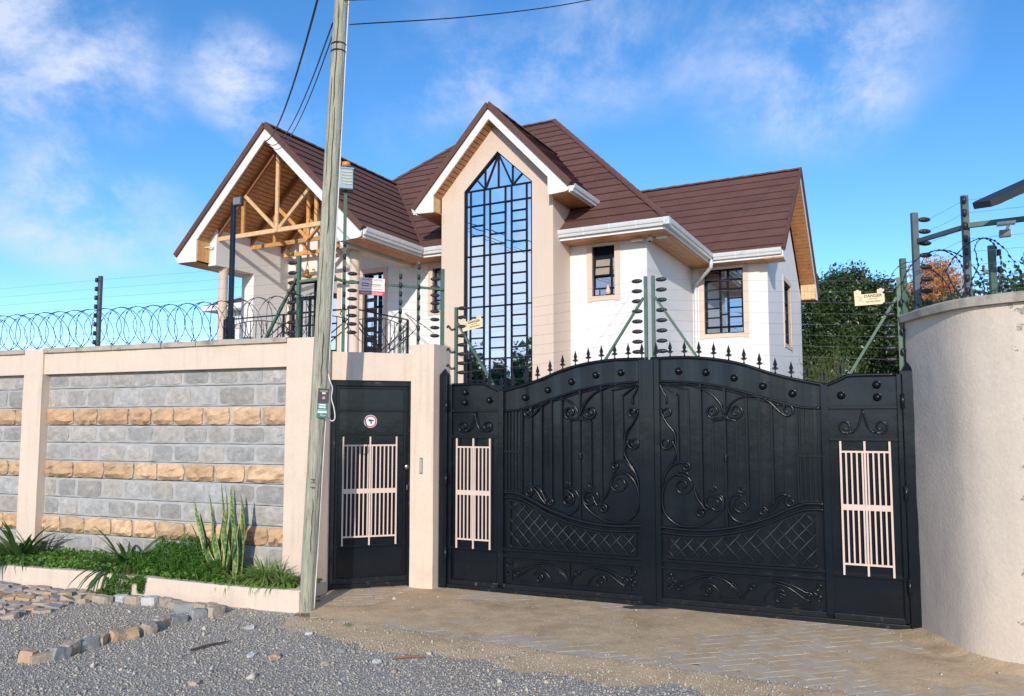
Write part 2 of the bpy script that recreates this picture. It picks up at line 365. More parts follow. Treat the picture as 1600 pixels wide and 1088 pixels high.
def leaf_quads(centres, size, aspect=0.5, up=0.0, rng=RNG, droop=0.0):
    """one folded diamond leaf (two triangles as a quad) per centre, random turn"""
    n = len(centres); d = rng.normal(size=(n, 3)); d[:, 2] += up; d /= np.linalg.norm(d, axis=1)[:, None]
    d[:, 2] -= droop; d /= np.linalg.norm(d, axis=1)[:, None]
    r = rng.normal(size=(n, 3)); w = np.cross(d, r); w /= np.linalg.norm(w, axis=1)[:, None]
    L = size * rng.uniform(.6, 1.3, n)[:, None]; W = L * aspect
    nn = np.cross(d, w)
    a = centres - d * L / 2; b = centres + w * W / 2 + nn * L * .06; c = centres + d * L / 2; e = centres - w * W / 2 + nn * L * .06
    v = np.stack([a, b, c, e], 1).reshape(-1, 3); f = np.arange(4 * n).reshape(n, 4)
    t = np.repeat(rng.uniform(0, 1, n), 4)
    return v, f, t

def spiral(c, r0, r1, a0, turns, n=14):
    """points of a flat spiral in xz from radius r0 at angle a0 (degrees) winding turns (sign = way) in to r1"""
    out = []; m = max(6, int(abs(turns) * n))
    for i in range(m + 1):
        t = i / m; a = R(a0) + 2 * math.pi * turns * t; r_ = r0 + (r1 - r0) * t
        out.append((c[0] + r_ * math.cos(a), 0, c[1] + r_ * math.sin(a)))
    return out

# ------------------------------------------------------------------ frames of the place: x along a front, y into the depth, z up
WALL_O, WALL_A = (-1.927, 7.49, 0), R(-20.66)
GATE_O, GATE_A = (-0.72, 8.014, 0), R(-23.14)
DOOR_O, DOOR_A = (-1.068, 8.077, 0), R(17.5)
HOUSE_O, HOUSE_A = (3.021, 17.0, 0), R(-27.6)
def to_world(o, a, p):
    c, s_ = math.cos(a), math.sin(a); return Vector((o[0] + p[0] * c - p[1] * s_, o[1] + p[0] * s_ + p[1] * c, o[2] + p[2]))
def WW(p): return to_world(WALL_O, WALL_A, p)
def GW(p): return to_world(GATE_O, GATE_A, p)
def DW(p): return to_world(DOOR_O, DOOR_A, p)
def HW(p): return to_world(HOUSE_O, HOUSE_A, p)

# ================================================================== GROUND
def ground_mat():
    m = bpy.data.materials.new('gravel_road'); m.use_nodes = True; nt = m.node_tree; L = nt.links; b = nt.nodes['Principled BSDF']
    geo = N(nt, 'ShaderNodeNewGeometry'); pos = geo.outputs['Position']
    vo = N(nt, 'ShaderNodeTexVoronoi'); vo.inputs['Scale'].default_value = 75; L.new(pos, vo.inputs['Vector'])
    sepc = N(nt, 'ShaderNodeSeparateColor'); L.new(vo.outputs['Color'], sepc.inputs[0])
    cr = N(nt, 'ShaderNodeValToRGB'); e = cr.color_ramp.elements
    e[0].position = 0.0; e[0].color = (0.30, 0.28, 0.245, 1); e[1].position = 1.0; e[1].color = (0.54, 0.505, 0.45, 1)
    L.new(sepc.outputs[0], cr.inputs[0])
    # sandy dust washed out of the driveway onto the gravel
    nz = N(nt, 'ShaderNodeTexNoise'); nz.inputs['Scale'].default_value = 1.3; nz.inputs['Detail'].default_value = 7; L.new(pos, nz.inputs['Vector'])
    sep = N(nt, 'ShaderNodeSeparateXYZ'); L.new(pos, sep.inputs[0])
    # signed distance to the driveway edge line
    dist = math_node(nt, 'ADD', math_node(nt, 'MULTIPLY', sep.outputs[0], 0.44), sep.outputs[1])
    near = map_range(nt, dist, 4.9, 6.2, 0.0, 0.75)
    right = map_range(nt, sep.outputs[0], -2.4, -0.6)
    near = math_node(nt, 'MULTIPLY', near, right)
    patch = math_node(nt, 'ADD', near, map_range(nt, nz.outputs[0], 0.35, 0.7, -0.45, 0.35), clamp=True)
    dirt = N(nt, 'ShaderNodeMix', data_type='RGBA'); L.new(patch, dirt.inputs[0]); L.new(cr.outputs[0], dirt.inputs[6]); dirt.inputs[7].default_value = (0.40, 0.32, 0.235, 1)
    L.new(dirt.outputs[2], b.inputs['Base Color']); b.inputs['Roughness'].default_value = 0.95; b.inputs['Specular IOR Level'].default_value = 0.08
    bp = N(nt, 'ShaderNodeBump'); bp.inputs['Distance'].default_value = 0.012; L.new(vo.outputs['Distance'], bp.inputs['Height']); bp.invert = True
    L.new(bp.outputs[0], b.inputs['Normal'])
    return m
M['ground'] = ground_mat()
M['earth'] = mat('dry_earth', (0.22, 0.17, 0.11), 1.0, var=0.2, vscale=0.6, stain=((0.10, 0.13, 0.05), 0.25, 0.5, 0.65))

def stone_mat():
    m = bpy.data.materials.new('gravel_stones'); m.use_nodes = True; nt = m.node_tree; L = nt.links; b = nt.nodes['Principled BSDF']
    at = N(nt, 'ShaderNodeAttribute', attribute_name='tone')
    cr = N(nt, 'ShaderNodeValToRGB'); e = cr.color_ramp.elements
    e[0].position = 0.0; e[0].color = (0.30, 0.275, 0.23, 1); e[1].position = 1.0; e[1].color = (0.68, 0.63, 0.54, 1)
    for p, c in ((0.5, (0.455, 0.42, 0.355)), (0.86, (0.58, 0.54, 0.475)), (0.93, (0.56, 0.46, 0.34))):
        x = e.new(p); x.color = (*c, 1)
    L.new(at.outputs['Fac'], cr.inputs[0]); L.new(cr.outputs[0], b.inputs['Base Color']); b.inputs['Roughness'].default_value = 0.95; b.inputs['Specular IOR Level'].default_value = 0.12
    return m
M['gravel'] = stone_mat()

def vnoise(x, y, seed=0, oct=4, sc=1.0):
    """smooth value noise on arrays"""
    out = np.zeros_like(x, dtype=float); amp = 1.0; tot = 0
    for o in range(oct):
        rs = np.random.default_rng(seed * 31 + o); tab = rs.uniform(-1, 1, (64, 64))
        X, Y = x * sc * 2 ** o, y * sc * 2 ** o; i, j = np.floor(X).astype(int), np.floor(Y).astype(int); fx, fy = X - i, Y - j
        fx, fy = fx * fx * (3 - 2 * fx), fy * fy * (3 - 2 * fy)
        g = lambda a, b_: tab[a % 64, b_ % 64]
        out += amp * ((g(i, j) * (1 - fx) + g(i + 1, j) * fx) * (1 - fy) + (g(i, j + 1) * (1 - fx) + g(i + 1, j + 1) * fx) * fy)
        tot += amp; amp *= 0.5
    return out / tot

def road_h(x, y):
    return -0.012 + 0.010 * vnoise(x, y, 3, 4, 0.9) + 0.006 * vnoise(x, y, 4, 2, 5.0)

# edge of the driveway apron (runs from the pole to the lower right), concrete strip along it
EDGE = [(-1.90, 6.84), (-1.34, 6.60), (-0.51, 6.235), (0.29, 5.79), (1.33, 5.31), (2.13, 4.86), (3.2, 4.25), (4.2, 3.70)]
def edge_y(x): return np.interp(x, [p[0] for p in EDGE], [p[1] for p in EDGE])
CURVE = [(3.275, 6.36), (3.255, 6.0), (3.26, 5.72), (3.30, 5.55), (3.385, 5.41), (3.52, 5.26), (3.76, 5.08), (4.2, 4.86), (4.9, 4.62)]

def dirt_h(X, Y):
    """height of the sandy dirt sheet: dips below the block tops in places, feathers out over the gravel, heaps up along the curved wall"""
    nse = vnoise(X, Y, 5, 5, 0.75)
    h = 0.0050 + 0.011 * nse + 0.0075 * vnoise(X, Y, 6, 4, 3.2)
    cxs = np.interp(-Y, [-p[1] for p in CURVE], [p[0] for p in CURVE])
    near_wall = np.clip(1 - (cxs - X) / 0.28, 0, 1)
    h += 0.045 * near_wall ** 2 * (0.75 + 0.6 * vnoise(X, Y, 8, 3, 4))           # heap along the curved wall
    left = np.exp(-((X + 1.0) ** 2 / 0.30 + (Y - 7.35) ** 2 / 0.20)); h += 0.012 * left
    left2 = np.exp(-((X + 1.35) ** 2 / 0.10 + (Y - 7.0) ** 2 / 0.03)); h += 0.012 * left2
    mid = np.exp(-((X - 2.5) ** 2 / 0.5 + (Y - 5.35) ** 2 / 0.12)); h += 0.007 * mid
    bare = np.exp(-((X + 1.5) ** 2 / 0.05 + (Y - 7.42) ** 2 / 0.03)); h -= 0.03 * bare
    ed = Y - edge_y(X); h -= 0.010 * np.exp(-((ed - 0.03) / 0.10) ** 2) * (0.6 + 0.9 * vnoise(X, Y, 14, 3, 1.5))
    h = np.where(ed < -0.03, 0.0045 - 0.030 * np.clip((-ed - 0.06) / 0.8, 0, 1) + 0.014 * vnoise(X, Y, 15, 4, 2.0) * np.clip((-ed - .03) / .25, .12, 1), h)
    return h, cxs, ed

def build_ground():
    # far earth sheet out to the horizon, then the finer road sheet
    MB().add([(-900, -900, -0.10), (900, -900, -0.10), (900, 1500, -0.10), (-900, 1500, -0.10)], [(0, 1, 2, 3)]).build('ground', M['earth'], kind='structure')
    xs = np.concatenate([np.linspace(-40, -9, 20), np.linspace(-8.5, 6, 150), np.linspace(6.5, 40, 20)])
    ys = np.concatenate([np.linspace(-14, 1.2, 14), np.linspace(1.5, 9.5, 90)])
    X, Y = np.meshgrid(xs, ys); Z = road_h(X, Y)
    nx, ny = len(xs), len(ys); idx = np.arange(nx * ny).reshape(ny, nx)
    f = np.stack([idx[:-1, :-1], idx[:-1, 1:], idx[1:, 1:], idx[1:, :-1]], -1).reshape(-1, 4)
    v = np.stack([X, Y, Z], -1).reshape(-1, 3)
    link('road', np_mesh('road', v, f, M['ground'], smooth=True), kind='structure')
    # loose gravel: eight sided chips, thick in front, thinner on the washed sand
    n = 172000
    x = RNG.uniform(-6.8, 4.4, n); y = RNG.uniform(2.9, 7.9, n); crumb = np.arange(n) >= 150000
    ey = edge_y(x) - 0.16
    wall_front = 6.937 + (x + 1.88) * -0.377
    keep = (y < np.where(x < -1.86, wall_front - 0.02, ey + 0.20 + 0.25 * vnoise(x, y, 9, 3, 2.0)))
    thin = np.clip((y - (ey - 0.62)) / 0.80, 0, 1) ** 1.25 * np.clip((x + 2.0) / .3, 0, 1) * np.clip(0.98 + 0.7 * vnoise(x, y, 12, 4, 1.6), 0, 1)
    keep &= RNG.uniform(0, 1, n) > thin * 0.985
    keep &= ~crumb
    # crumbs carried onto the driveway, most of them near its edge and along the curved wall
    gx = (x - GATE_O[0]) * math.cos(GATE_A) + (y - GATE_O[1]) * math.sin(GATE_A); gy = -(x - GATE_O[0]) * math.sin(GATE_A) + (y - GATE_O[1]) * math.cos(GATE_A)
    cxw = np.interp(-y, [-p[1] for p in CURVE], [p[0] for p in CURVE])
    pk = 0.22 + 0.6 * np.exp(-((y - ey) / .3) ** 2) + 0.9 * np.exp(-((cxw - x) / .22) ** 2) + 0.25 * vnoise(x, y, 19, 3, 1.1)
    keep |= crumb & (y > ey) & (x > -1.85) & (x < cxw - .01) & (gy < -.03) & (RNG.uniform(0, 1, n) < pk)
    keep &= np.abs(x) < (y * 0.78 + 0.5)
    x, y, crumb = x[keep], y[keep], crumb[keep]; n = len(x)
    s = 0.0050 * np.exp(RNG.normal(0, 0.38, n)); big = RNG.uniform(0, 1, n) > 0.9978; s[big] *= 3.0; s[crumb] *= .72
    hd = dirt_h(x, y)[0]; on = (y > edge_y(x) - .88) & (x > -1.92)
    z = np.where(on, np.maximum(np.maximum(hd, road_h(x, y)), np.where(y > edge_y(x), .003, -1)), road_h(x, y)) + s * 0.30
    base = np.array([(1, 0, 0), (-1, 0, 0), (0, 1, 0), (0, -1, 0), (0, 0, 1), (0, 0, -1)], float)
    fc = np.array([(0, 2, 4), (2, 1, 4), (1, 3, 4), (3, 0, 4), (2, 0, 5), (1, 2, 5), (3, 1, 5), (0, 3, 5)])
    V = base[None] * (s[:, None] * RNG.uniform(0.6, 1.35, (n, 3)))[:, None, :] + RNG.normal(0, 0.22, (n, 6, 3)) * s[:, None, None]
    a = RNG.uniform(0, 6.28, n); ca, sa = np.cos(a), np.sin(a); tx = RNG.normal(0, 0.5, n); ct, st = np.cos(tx), np.sin(tx)
    V = np.stack([V[..., 0], V[..., 1] * ct[:, None] - V[..., 2] * st[:, None], V[..., 1] * st[:, None] + V[..., 2] * ct[:, None]], -1)
    V = np.stack([V[..., 0] * ca[:, None] - V[..., 1] * sa[:, None], V[..., 0] * sa[:, None] + V[..., 1] * ca[:, None], V[..., 2]], -1)
    V += np.stack([x, y, z], -1)[:, None, :]
    F = (fc[None] + (np.arange(n) * 6)[:, None, None]).reshape(-1, 3)
    t = np.clip(RNG.beta(2.2, 2.4, n) * 0.85 + 0.03 + 0.10 * vnoise(x, y, 21, 3, 1.1), 0, 1)
    streak = np.exp(-((y - (4.72 + .05 * np.sin(x * 5) + .12 * (x + 2.2))) / .018) ** 2) * (x < -1.75) * (x > -2.75); t *= 1 - .75 * streak
    light = RNG.uniform(0, 1, n) > 0.975; t[light] = RNG.uniform(0.85, 1.0, light.sum()); t[big] = RNG.uniform(0.6, 1.0, big.sum())
    link('gravel', np_mesh('gravel', V.reshape(-1, 3), F, M['gravel'], np.repeat(t, 6)), kind='stuff', label='loose grey gravel covering the road', category='gravel')
build_ground()

# ------------------------------------------------------------------ driveway apron: herringbone pavers half buried in sandy dirt
M['paver'] = mat('concrete_paver', (0.56, 0.465, 0.35), 0.93, var=0.10, vscale=12, bump=0.002, bscale=90, rnd=0.05, stain=((0.56, 0.425, 0.275), 4.5, 0.42, 0.60), fine=0.07, spec=0.08)
M['strip'] = mat('concrete_edging', (0.55, 0.48, 0.385), 0.93, var=0.10, vscale=7, bump=0.003, bscale=60, stain=((0.50, 0.39, 0.27), 3, 0.42, 0.62), fine=0.07, spec=0.08)
def sand_mat():
    m = mat('sandy_dirt', (0.60, 0.445, 0.275), 1.0, var=0.16, vscale=5, bump=0.004, bscale=45, stain=((0.47, 0.34, 0.21), 2.2, 0.5, 0.68), fine=0.12, spec=0.05)
    return m
M['sand'] = sand_mat()
M['joint'] = mat('joint_sand', (0.24, 0.18, 0.115), 1.0, var=0.2, vscale=20, spec=0.03)

def inside_apron(x, y):
    g = Vector((x - GATE_O[0], y - GATE_O[1])); c, s_ = math.cos(GATE_A), math.sin(GATE_A)
    gx, gy = g.x * c + g.y * s_, -g.x * s_ + g.y * c
    if gx > -0.05 and gy > 0.10: return False
    if gx <= -0.05:
        d = Vector((x - DOOR_O[0], y - DOOR_O[1])); c, s_ = math.cos(DOOR_A), math.sin(DOOR_A)
        if -d.x * s_ + d.y * c > 0.02: return False
    if x < -1.84 + 0.0 * y: return False
    if y < edge_y(x) + 0.06: return False
    cx = np.interp(-y, [-p[1] for p in CURVE], [p[0] for p in CURVE])
    return x < cx + 0.12

def build_apron():
    root = MB()
    # concrete bed the pavers sit on (hidden under pavers and dirt)
    bed = [(-1.9, 8.0)] + [(x, y + 0.01) for x, y in EDGE[:7]] + [(4.2, 4.9), (3.5, 6.6), (-0.7, 8.2)]
    root.add([(x, y, 0.0012) for x, y in bed], [tuple(range(len(bed)))])
    bed_o = root.build('paved_driveway', M['joint'], kind='structure')
    # pavers, 0.20 x 0.10 herringbone at 45 degrees to the gate
    pm = []
    for k in range(4):
        mb = MB(); e = 0.0015; w, h, t = 0.1975, 0.0975, 0.05
        j = lambda: random.uniform(-0.0015, 0.0015)
        top = [(e, e), (w - e, e), (w - e, h - e), (e, h - e)]; mid = [(0, 0), (w, 0), (w, h), (0, h)]
        vs = [(x + j(), y + j(), 0 + j() * .5) for x, y in top] + [(x + j(), y + j(), -0.0015) for x, y in mid] + [(x, y, -t) for x, y in mid]
        fs = [(0, 1, 2, 3)] + [(4 + i, 4 + (i + 1) % 4, (i + 1) % 4, i) for i in range(4)] + [(8 + i, 8 + (i + 1) % 4, 4 + (i + 1) % 4, 4 + i) for i in range(4)]
        pm.append(mb.add(vs, fs).mesh('paver', M['paver']))
    a0 = GATE_A + R(38); c, s_ = math.cos(a0), math.sin(a0); spots = []
    for r_ in range(-70, 71):
        for k in range(-30, 31):
            ox, oy = r_ * 0.1 + k * 0.4 , r_ * 0.1
            for (px, py, turn) in ((ox, oy, 0), (ox + 0.3, oy, 1)):
                lx, ly = (px + 0.1, py + 0.05) if turn == 0 else (px + 0.05, py + 0.1)
                X = 1.2 + lx * c - ly * s_; Y = 6.6 + lx * s_ + ly * c
                if inside_apron(X, Y): spots.append((X, Y, px, py, turn))
    random.shuffle(spots)
    spots.sort(key=lambda q: q[0] ** 2 + q[1] ** 2 + (0 if q[0] < 3.3 else 30))
    rest = MB()
    for n_, (X, Y, px, py, turn) in enumerate(spots):
        z = 0.0042 + random.uniform(-0.0006, 0.0007) + 0.0012 * float(vnoise(np.array([X]), np.array([Y]), 17, 2, 1.2)[0])
        bx, by = 1.2 + px * c - py * s_, 6.6 + px * s_ + py * c
        ang = a0 + (R(90) if turn else 0)
        if turn: bx, by = bx + math.cos(a0) * 0.0985, by + math.sin(a0) * 0.0985
        if n_ < 300:
            o = link('paver', pm[n_ % 4], bed_o, loc=(bx, by, z), rot=(random.gauss(0, 0.0014), random.gauss(0, 0.0012), ang))
        else:
            cc, ss = math.cos(ang), math.sin(ang)
            me = pm[n_ % 4]
            vs = [(bx + v.co.x * cc - v.co.y * ss, by + v.co.x * ss + v.co.y * cc, z + v.co.z) for v in me.vertices]
            rest.add(vs, [tuple(p.vertices) for p in me.polygons])
    if rest.v: rest.build('pavers', M['paver'], bed_o, kind='stuff')
    # flush concrete edging along the outer side
    P = catmull([(x, y, 0) for x, y in [(-1.15, 6.515)] + EDGE[2:]], 8)
    mb = MB(); A = []; B_ = []
    for i, p in enumerate(P):
        d = (P[min(i + 1, len(P) - 1)] - P[max(i - 1, 0)]).normalized(); n = Vector((-d.y, d.x, 0))
        A.append(p - n * (0.035 + 0.02 * random.random())); B_.append(p + n * (0.085 + 0.012 * random.random()))
    n = len(P); vs = [(p.x, p.y, 0.0025 + random.uniform(-.001, .001)) for p in A] + [(p.x, p.y, 0.0040 + random.uniform(-.001, .001)) for p in B_] + [(p.x, p.y - .01, -0.06) for p in A]
    fs = [(i, i + 1, n + i + 1, n + i) for i in range(n - 1)] + [(i + 1, i, 2 * n + i, 2 * n + i + 1) for i in range(n - 1)]
    mb.add(vs, fs).build('edging_strip', M['strip'], bed_o, smooth=False)
    # sandy dirt washed over the pavers: a sheet that dips below the block tops in places
    xs = np.linspace(-2.0, 4.6, 300); ys = np.linspace(3.6, 8.25, 220); X, Y = np.meshgrid(xs, ys)
    h, cxs, ed = dirt_h(X, Y)
    ok = np.zeros_like(X, bool)
    idx = np.arange(X.size).reshape(X.shape)
    g = (X - GATE_O[0]) * -math.sin(GATE_A) + (Y - GATE_O[1]) * math.cos(GATE_A); gx = (X - GATE_O[0]) * math.cos(GATE_A) + (Y - GATE_O[1]) * math.sin(GATE_A)
    dd = -(X - DOOR_O[0]) * math.sin(DOOR_A) + (Y - DOOR_O[1]) * math.cos(DOOR_A)
    ok = np.where(gx > -0.05, g < 0.25, dd < 0.25) & (X < cxs + 0.15) & (ed > -0.9) & (X > -1.93)
    q = ok[:-1, :-1] & ok[1:, 1:] & ok[:-1, 1:] & ok[1:, :-1]
    F = np.stack([idx[:-1, :-1], idx[:-1, 1:], idx[1:, 1:], idx[1:, :-1]], -1)[q]
    link('dirt', np_mesh('dirt', np.stack([X, Y, h], -1).reshape(-1, 3), F, M['sand'], smooth=True), kind='stuff', label='sandy brown dirt washed over the driveway pavers', category='dirt')
    # dark flat patch laid on the ground under the middle of the gate
    c0 = GW((2.14, -0.02, 0)); mb = MB(); pts = [(c0.x + math.cos(a) * r_ * .30, c0.y - .05 + math.sin(a) * r_ * .065, 0.016) for a, r_ in [(i * .52, random.uniform(.75, 1.1)) for i in range(12)]]
    mb.add(pts, [tuple(range(12))]).build('dark_patch', mat('dark_patch_brown', (0.07, 0.062, 0.055), 0.8, var=.3), bed_o)
build_apron()

# ================================================================== BOUNDARY WALL (left)
COURSES = [2.235, 2.065, 1.848, 1.647, 1.456, 1.255, 1.061, 0.845, 0.645, 0.447, 0.23, 0.02]
KINDS = 'ggoggoggogg'
ROW_X = {0: [-3.684, -3.379, -3.018, -2.774, -2.443, -2.095, -1.723, -1.375, -.998, -.683, -.421],
         1: [-3.67, -3.414, -3.099, -2.682, -2.31, -1.945, -1.591, -1.248, -.78, -.516, -.423],
         2: [-3.67, -3.273, -2.915, -2.453, -2.127, -1.822, -1.428, -1.082, -.686, -.425],
         5: [-3.696, -3.244, -2.786, -2.344, -2.022, -1.657, -1.258, -.877, -.439]}
def rock(x0, x1, z0, z1, y, depth, rough, nx=5, nz=4, edge=0.012):
    """one dressed stone: pillowed, chipped front face with side walls running back"""
    vs = []; fs = []
    for j in range(nz):
        for i in range(nx):
            u, w = i / (nx - 1), j / (nz - 1)
            rim = i in (0, nx - 1) or j in (0, nz - 1); cor = i in (0, nx - 1) and j in (0, nz - 1)
            bul = (1 - abs(2 * u - 1) ** 6) * (1 - abs(2 * w - 1) ** 6)
            x = x0 + (x1 - x0) * u + (random.uniform(-edge, edge) if 1 else 0) * (1 if rim else 2.0); z = z0 + (z1 - z0) * w + random.uniform(-edge, edge) * (.6 if rim else 1.4)
            if cor: x += (0.5 - u) * edge * 1.7; z += (0.5 - w) * edge * 1.7
            yy = y - (depth * (0.62 + 0.38 * bul) + random.uniform(-rough, rough)) * (0.5 if rim else 1)
            vs.append((x, yy, z))
    for j in range(nz - 1):
        for i in range(nx - 1): a = j * nx + i; fs.append((a, a + 1, a + nx + 1, a + nx))
    ring = list(range(nx)) + [nx * j + nx - 1 for j in range(1, nz)] + [nx * (nz - 1) + i for i in range(nx - 2, -1, -1)] + [nx * j for j in range(nz - 2, 0, -1)]
    o = len(vs)
    for k in ring: vs.append((vs[k][0], y + 0.03, vs[k][2]))
    for k in range(len(ring)): k2 = (k + 1) % len(ring); fs.append((ring[k2], ring[k], o + k, o + k2))
    return vs, fs

def wavy_plaster(mb, x0, x1, y0, y1, z0, z1, amp=0.004, nx=10, nz=8):
    """plaster block whose front is a slightly uneven hand-trowelled grid"""
    sd_ = random.randint(0, 99)
    xs = np.linspace(x0, x1, nx + 1); zs = np.linspace(z0, z1, nz + 1); X, Z = np.meshgrid(xs, zs)
    Y = y0 + amp * vnoise(X, Z, sd_, 3, 2.2); vs = np.stack([X, Y, Z], -1).reshape(-1, 3).tolist(); w = nx + 1
    fs = [(j * w + i, j * w + i + 1, (j + 1) * w + i + 1, (j + 1) * w + i) for j in range(nz) for i in range(nx)]
    mb.add(vs, fs)
    b = y0 + 0.012
    mb.box(x0 + .0005, x1 - .0005, b, y1, z0, z1 - .0005)
    # close the thin gap at the rims
    rim = [(x, z) for x in xs for z in (z0, z1)] 
    top = [tuple(vs[nz * w + i]) for i in range(w)]; mb.add(top + [(p[0], b, p[2]) for p in top], [(i, i + 1, w + i + 1, w + i) for i in range(w - 1)])
    bot = [tuple(vs[i]) for i in range(w)]; mb.add(bot + [(p[0], b, p[2]) for p in bot], [(i + 1, i, w + i, w + i + 1) for i in range(w - 1)])
    for c in (0, nx):
        col = [tuple(vs[j * w + c]) for j in range(nz + 1)]; h = nz + 1
        mb.add(col + [(p[0], b, p[2]) for p in col], [(j, j + 1, h + j + 1, h + j) for j in range(nz)])
    return mb

wall = thing('boundary_wall', 'long plastered boundary wall with grey and ochre stone panels left of the pole', 'wall', WALL_O, WALL_A)
def build_wall():
    for (x0, x1, top) in ((-0.33, 0.0, 2.515), (-3.985, -3.69, 2.525), (-7.6, -7.3, 2.52)):
        mb = MB(); wavy_plaster(mb, x0, x1, 0.0, 0.27, 0, top, 0.006, 6, 40)
        mb.build('pilaster', M['plaster'], wall, bevel=0)
    for (x0, x1) in ((-3.69, -0.33), (-7.3, -3.985), (-11.0, -7.6)):
        mb = MB(); wavy_plaster(mb, x0, x1, 0.022, 0.25, 2.235, 2.478, 0.004, 40, 4); mb.build('top_band', M['plaster'], wall)
        # rough concrete coping, cast in lengths that have cracked apart
        cuts = [x0] + sorted(x0 + (x1 - x0) * f for f in (0.16, 0.31, 0.52, 0.66, 0.83)) + [x1]
        for a, b in zip(cuts[:-1], cuts[1:]):
            mb = MB(); n = max(3, int((b - a) / 0.09)); rows = []
            for i in range(n + 1):
                x = a + 0.004 + (b - a - 0.008) * i / n; e = random.uniform(-.006, .006); h = random.uniform(-.005, .005)
                rows.append([(x, -0.012 + e, 2.478), (x, -0.014 + e, 2.515 + h), (x, 0.004, 2.532 + h), (x, 0.27, 2.53), (x, 0.27, 2.478)])
            vs = [p for r_ in rows for p in r_]; fs = [(5 * i + k, 5 * (i + 1) + k, 5 * (i + 1) + k + 1, 5 * i + k + 1) for i in range(n) for k in range(4)]
            fs += [(0, 1, 2, 3, 4), tuple(5 * n + k for k in (4, 3, 2, 1, 0))] + [(5 * i + 4, 5 * (i + 1) + 4, 5 * (i + 1), 5 * i) for i in range(n)]
            mb.add(vs, fs).build('coping', M['raw_cement'], wall)
        MB().box(x0, x1, 0.118, 0.25, 0, 2.235).build('panel_backing', M['mortar_dark'], wall)
        for k, kind in enumerate(KINDS):
            z1, z0 = COURSES[k], COURSES[k + 1]
            # the mortar of a course, its face smeared a little unevenly and a raked line left open below it
            mb = MB(); n = 36; zz = [z0 + 0.006, z0 + 0.02, (z0 + z1) / 2, z1 - 0.012, z1 - 0.001]; vs = []
            for i in range(n + 1):
                for q, z in enumerate(zz):
                    vs.append((x0 + (x1 - x0) * i / n, 0.100 + random.uniform(-.002, .002) + (.004 if q in (0, 4) else 0), z + (random.uniform(-.002, .002) if q in (0, 4) else 0)))
            mb.add(vs, [(5 * i + q, 5 * (i + 1) + q, 5 * (i + 1) + q + 1, 5 * i + q + 1) for i in range(n) for q in range(4)])
            lo = [vs[5 * i] for i in range(n + 1)]; mb.add(lo + [(p[0], 0.118, p[2]) for p in lo], [(i + 1, i, n + 1 + i, n + 2 + i) for i in range(n)])
            mb.build('mortar_course', M['mortar'], wall)
            if x0 < -7.5: continue
            if x0 > -3.7 and k in ROW_X: ed = list(ROW_X[k]); ed[0], ed[-1] = x0, x1
            else:
                ed = [x0]; x = x0 + random.uniform(.15, .4)
                while x < x1 - .17: ed.append(x); x += random.uniform(.29, .44)
                ed.append(x1)
            for a, b in zip(ed[:-1], ed[1:]):
                if b - a < 0.05: continue
                g = 0.009 + random.random() * .006; a2, b2 = (a + (0.004 if a == x0 else g)), (b - (0.004 if b == x1 else g))
                if b2 - a2 < 0.03: continue
                if kind == 'o':
                    vs, fs = rock(a2, b2, z0 + 0.016, z1 - 0.012, 0.098, random.uniform(.046, .066), 0.019, nx=7, nz=5, edge=0.008)
                    MB().add(vs, fs).build('stone', M['ochre_stone'], wall, label='ochre rock-faced stone')
                else:
                    vs, fs = rock(a2 + .006, b2 - .006, z0 + random.uniform(.020, .032), z1 - random.uniform(.016, .028), 0.099, random.uniform(.006, .012), 0.007, nx=6, nz=4, edge=0.010)
                    MB().add(vs, fs).build('stone', M['grey_stone'], wall)
build_wall()

# ------------------------------------------------------------------ planter kerb at the foot of the wall
planter = thing('planter_kerb', 'low cream plastered planter kerb at the foot of the stone wall', 'kerb', WALL_O, WALL_A)
def build_planter():
    n = 70; rows = []
    for i in range(n + 1):
        x = -11 + 11.235 * i / n; e = 0.006 * math.sin(x * 5.1) + random.uniform(-.004, .004); t = 0.182 + 0.008 * math.sin(x * 2.3)
        rows.append([(x, -0.50 + e, -0.08), (x, -0.497 + e, t - .018), (x, -0.482 + e, t), (x, -0.41, t + .002), (x, -0.39, t - .02), (x, -0.39, -0.08)])
    vs = [p for r_ in rows for p in r_]; fs = [(6 * i + k, 6 * (i + 1) + k, 6 * (i + 1) + k + 1, 6 * i + k + 1) for i in range(n) for k in range(5)] + [tuple(6 * n + k for k in range(5, -1, -1)), tuple(range(6))]
    mb = MB().add(vs, fs)
    mb.prism([(.2345, -.497), (.2345, -.48), (.03, .005), (-.06, .005), (.115, -.392), (.12, -.42)], -.08, .1785, 'z')
    mb.build('kerb_body', M['plaster'], planter)
    xs = np.linspace(-11, 0.02, 90); ys = np.linspace(-0.39, 0.1, 8); X, Y = np.meshgrid(xs, ys); Z = 0.15 + 0.02 * vnoise(X, Y, 30, 3, 3.0) + 0.05 * (Y + .39)
    idx = np.arange(X.size).reshape(X.shape); F = np.stack([idx[:-1, :-1], idx[:-1, 1:], idx[1:, 1:], idx[1:, :-1]], -1).reshape(-1, 4)
    link('soil', np_mesh('soil', np.stack([X, Y, Z], -1).reshape(-1, 3), F, M['soil'], smooth=True), planter)
build_planter()

# ------------------------------------------------------------------ planting
def scatter_strip(n, x0, x1, y0, y1, hfun, rng):
    x = rng.uniform(x0, x1, n); y = rng.uniform(y0, y1, n); h = hfun(x, y); z = 0.14 + h * rng.uniform(0, 1, n) ** 0.6
    c = np.stack([x, y, z], -1); ca, sa = math.cos(WALL_A), math.sin(WALL_A)
    return np.stack([WALL_O[0] + c[:, 0] * ca - c[:, 1] * sa, WALL_O[1] + c[:, 0] * sa + c[:, 1] * ca, c[:, 2]], -1)

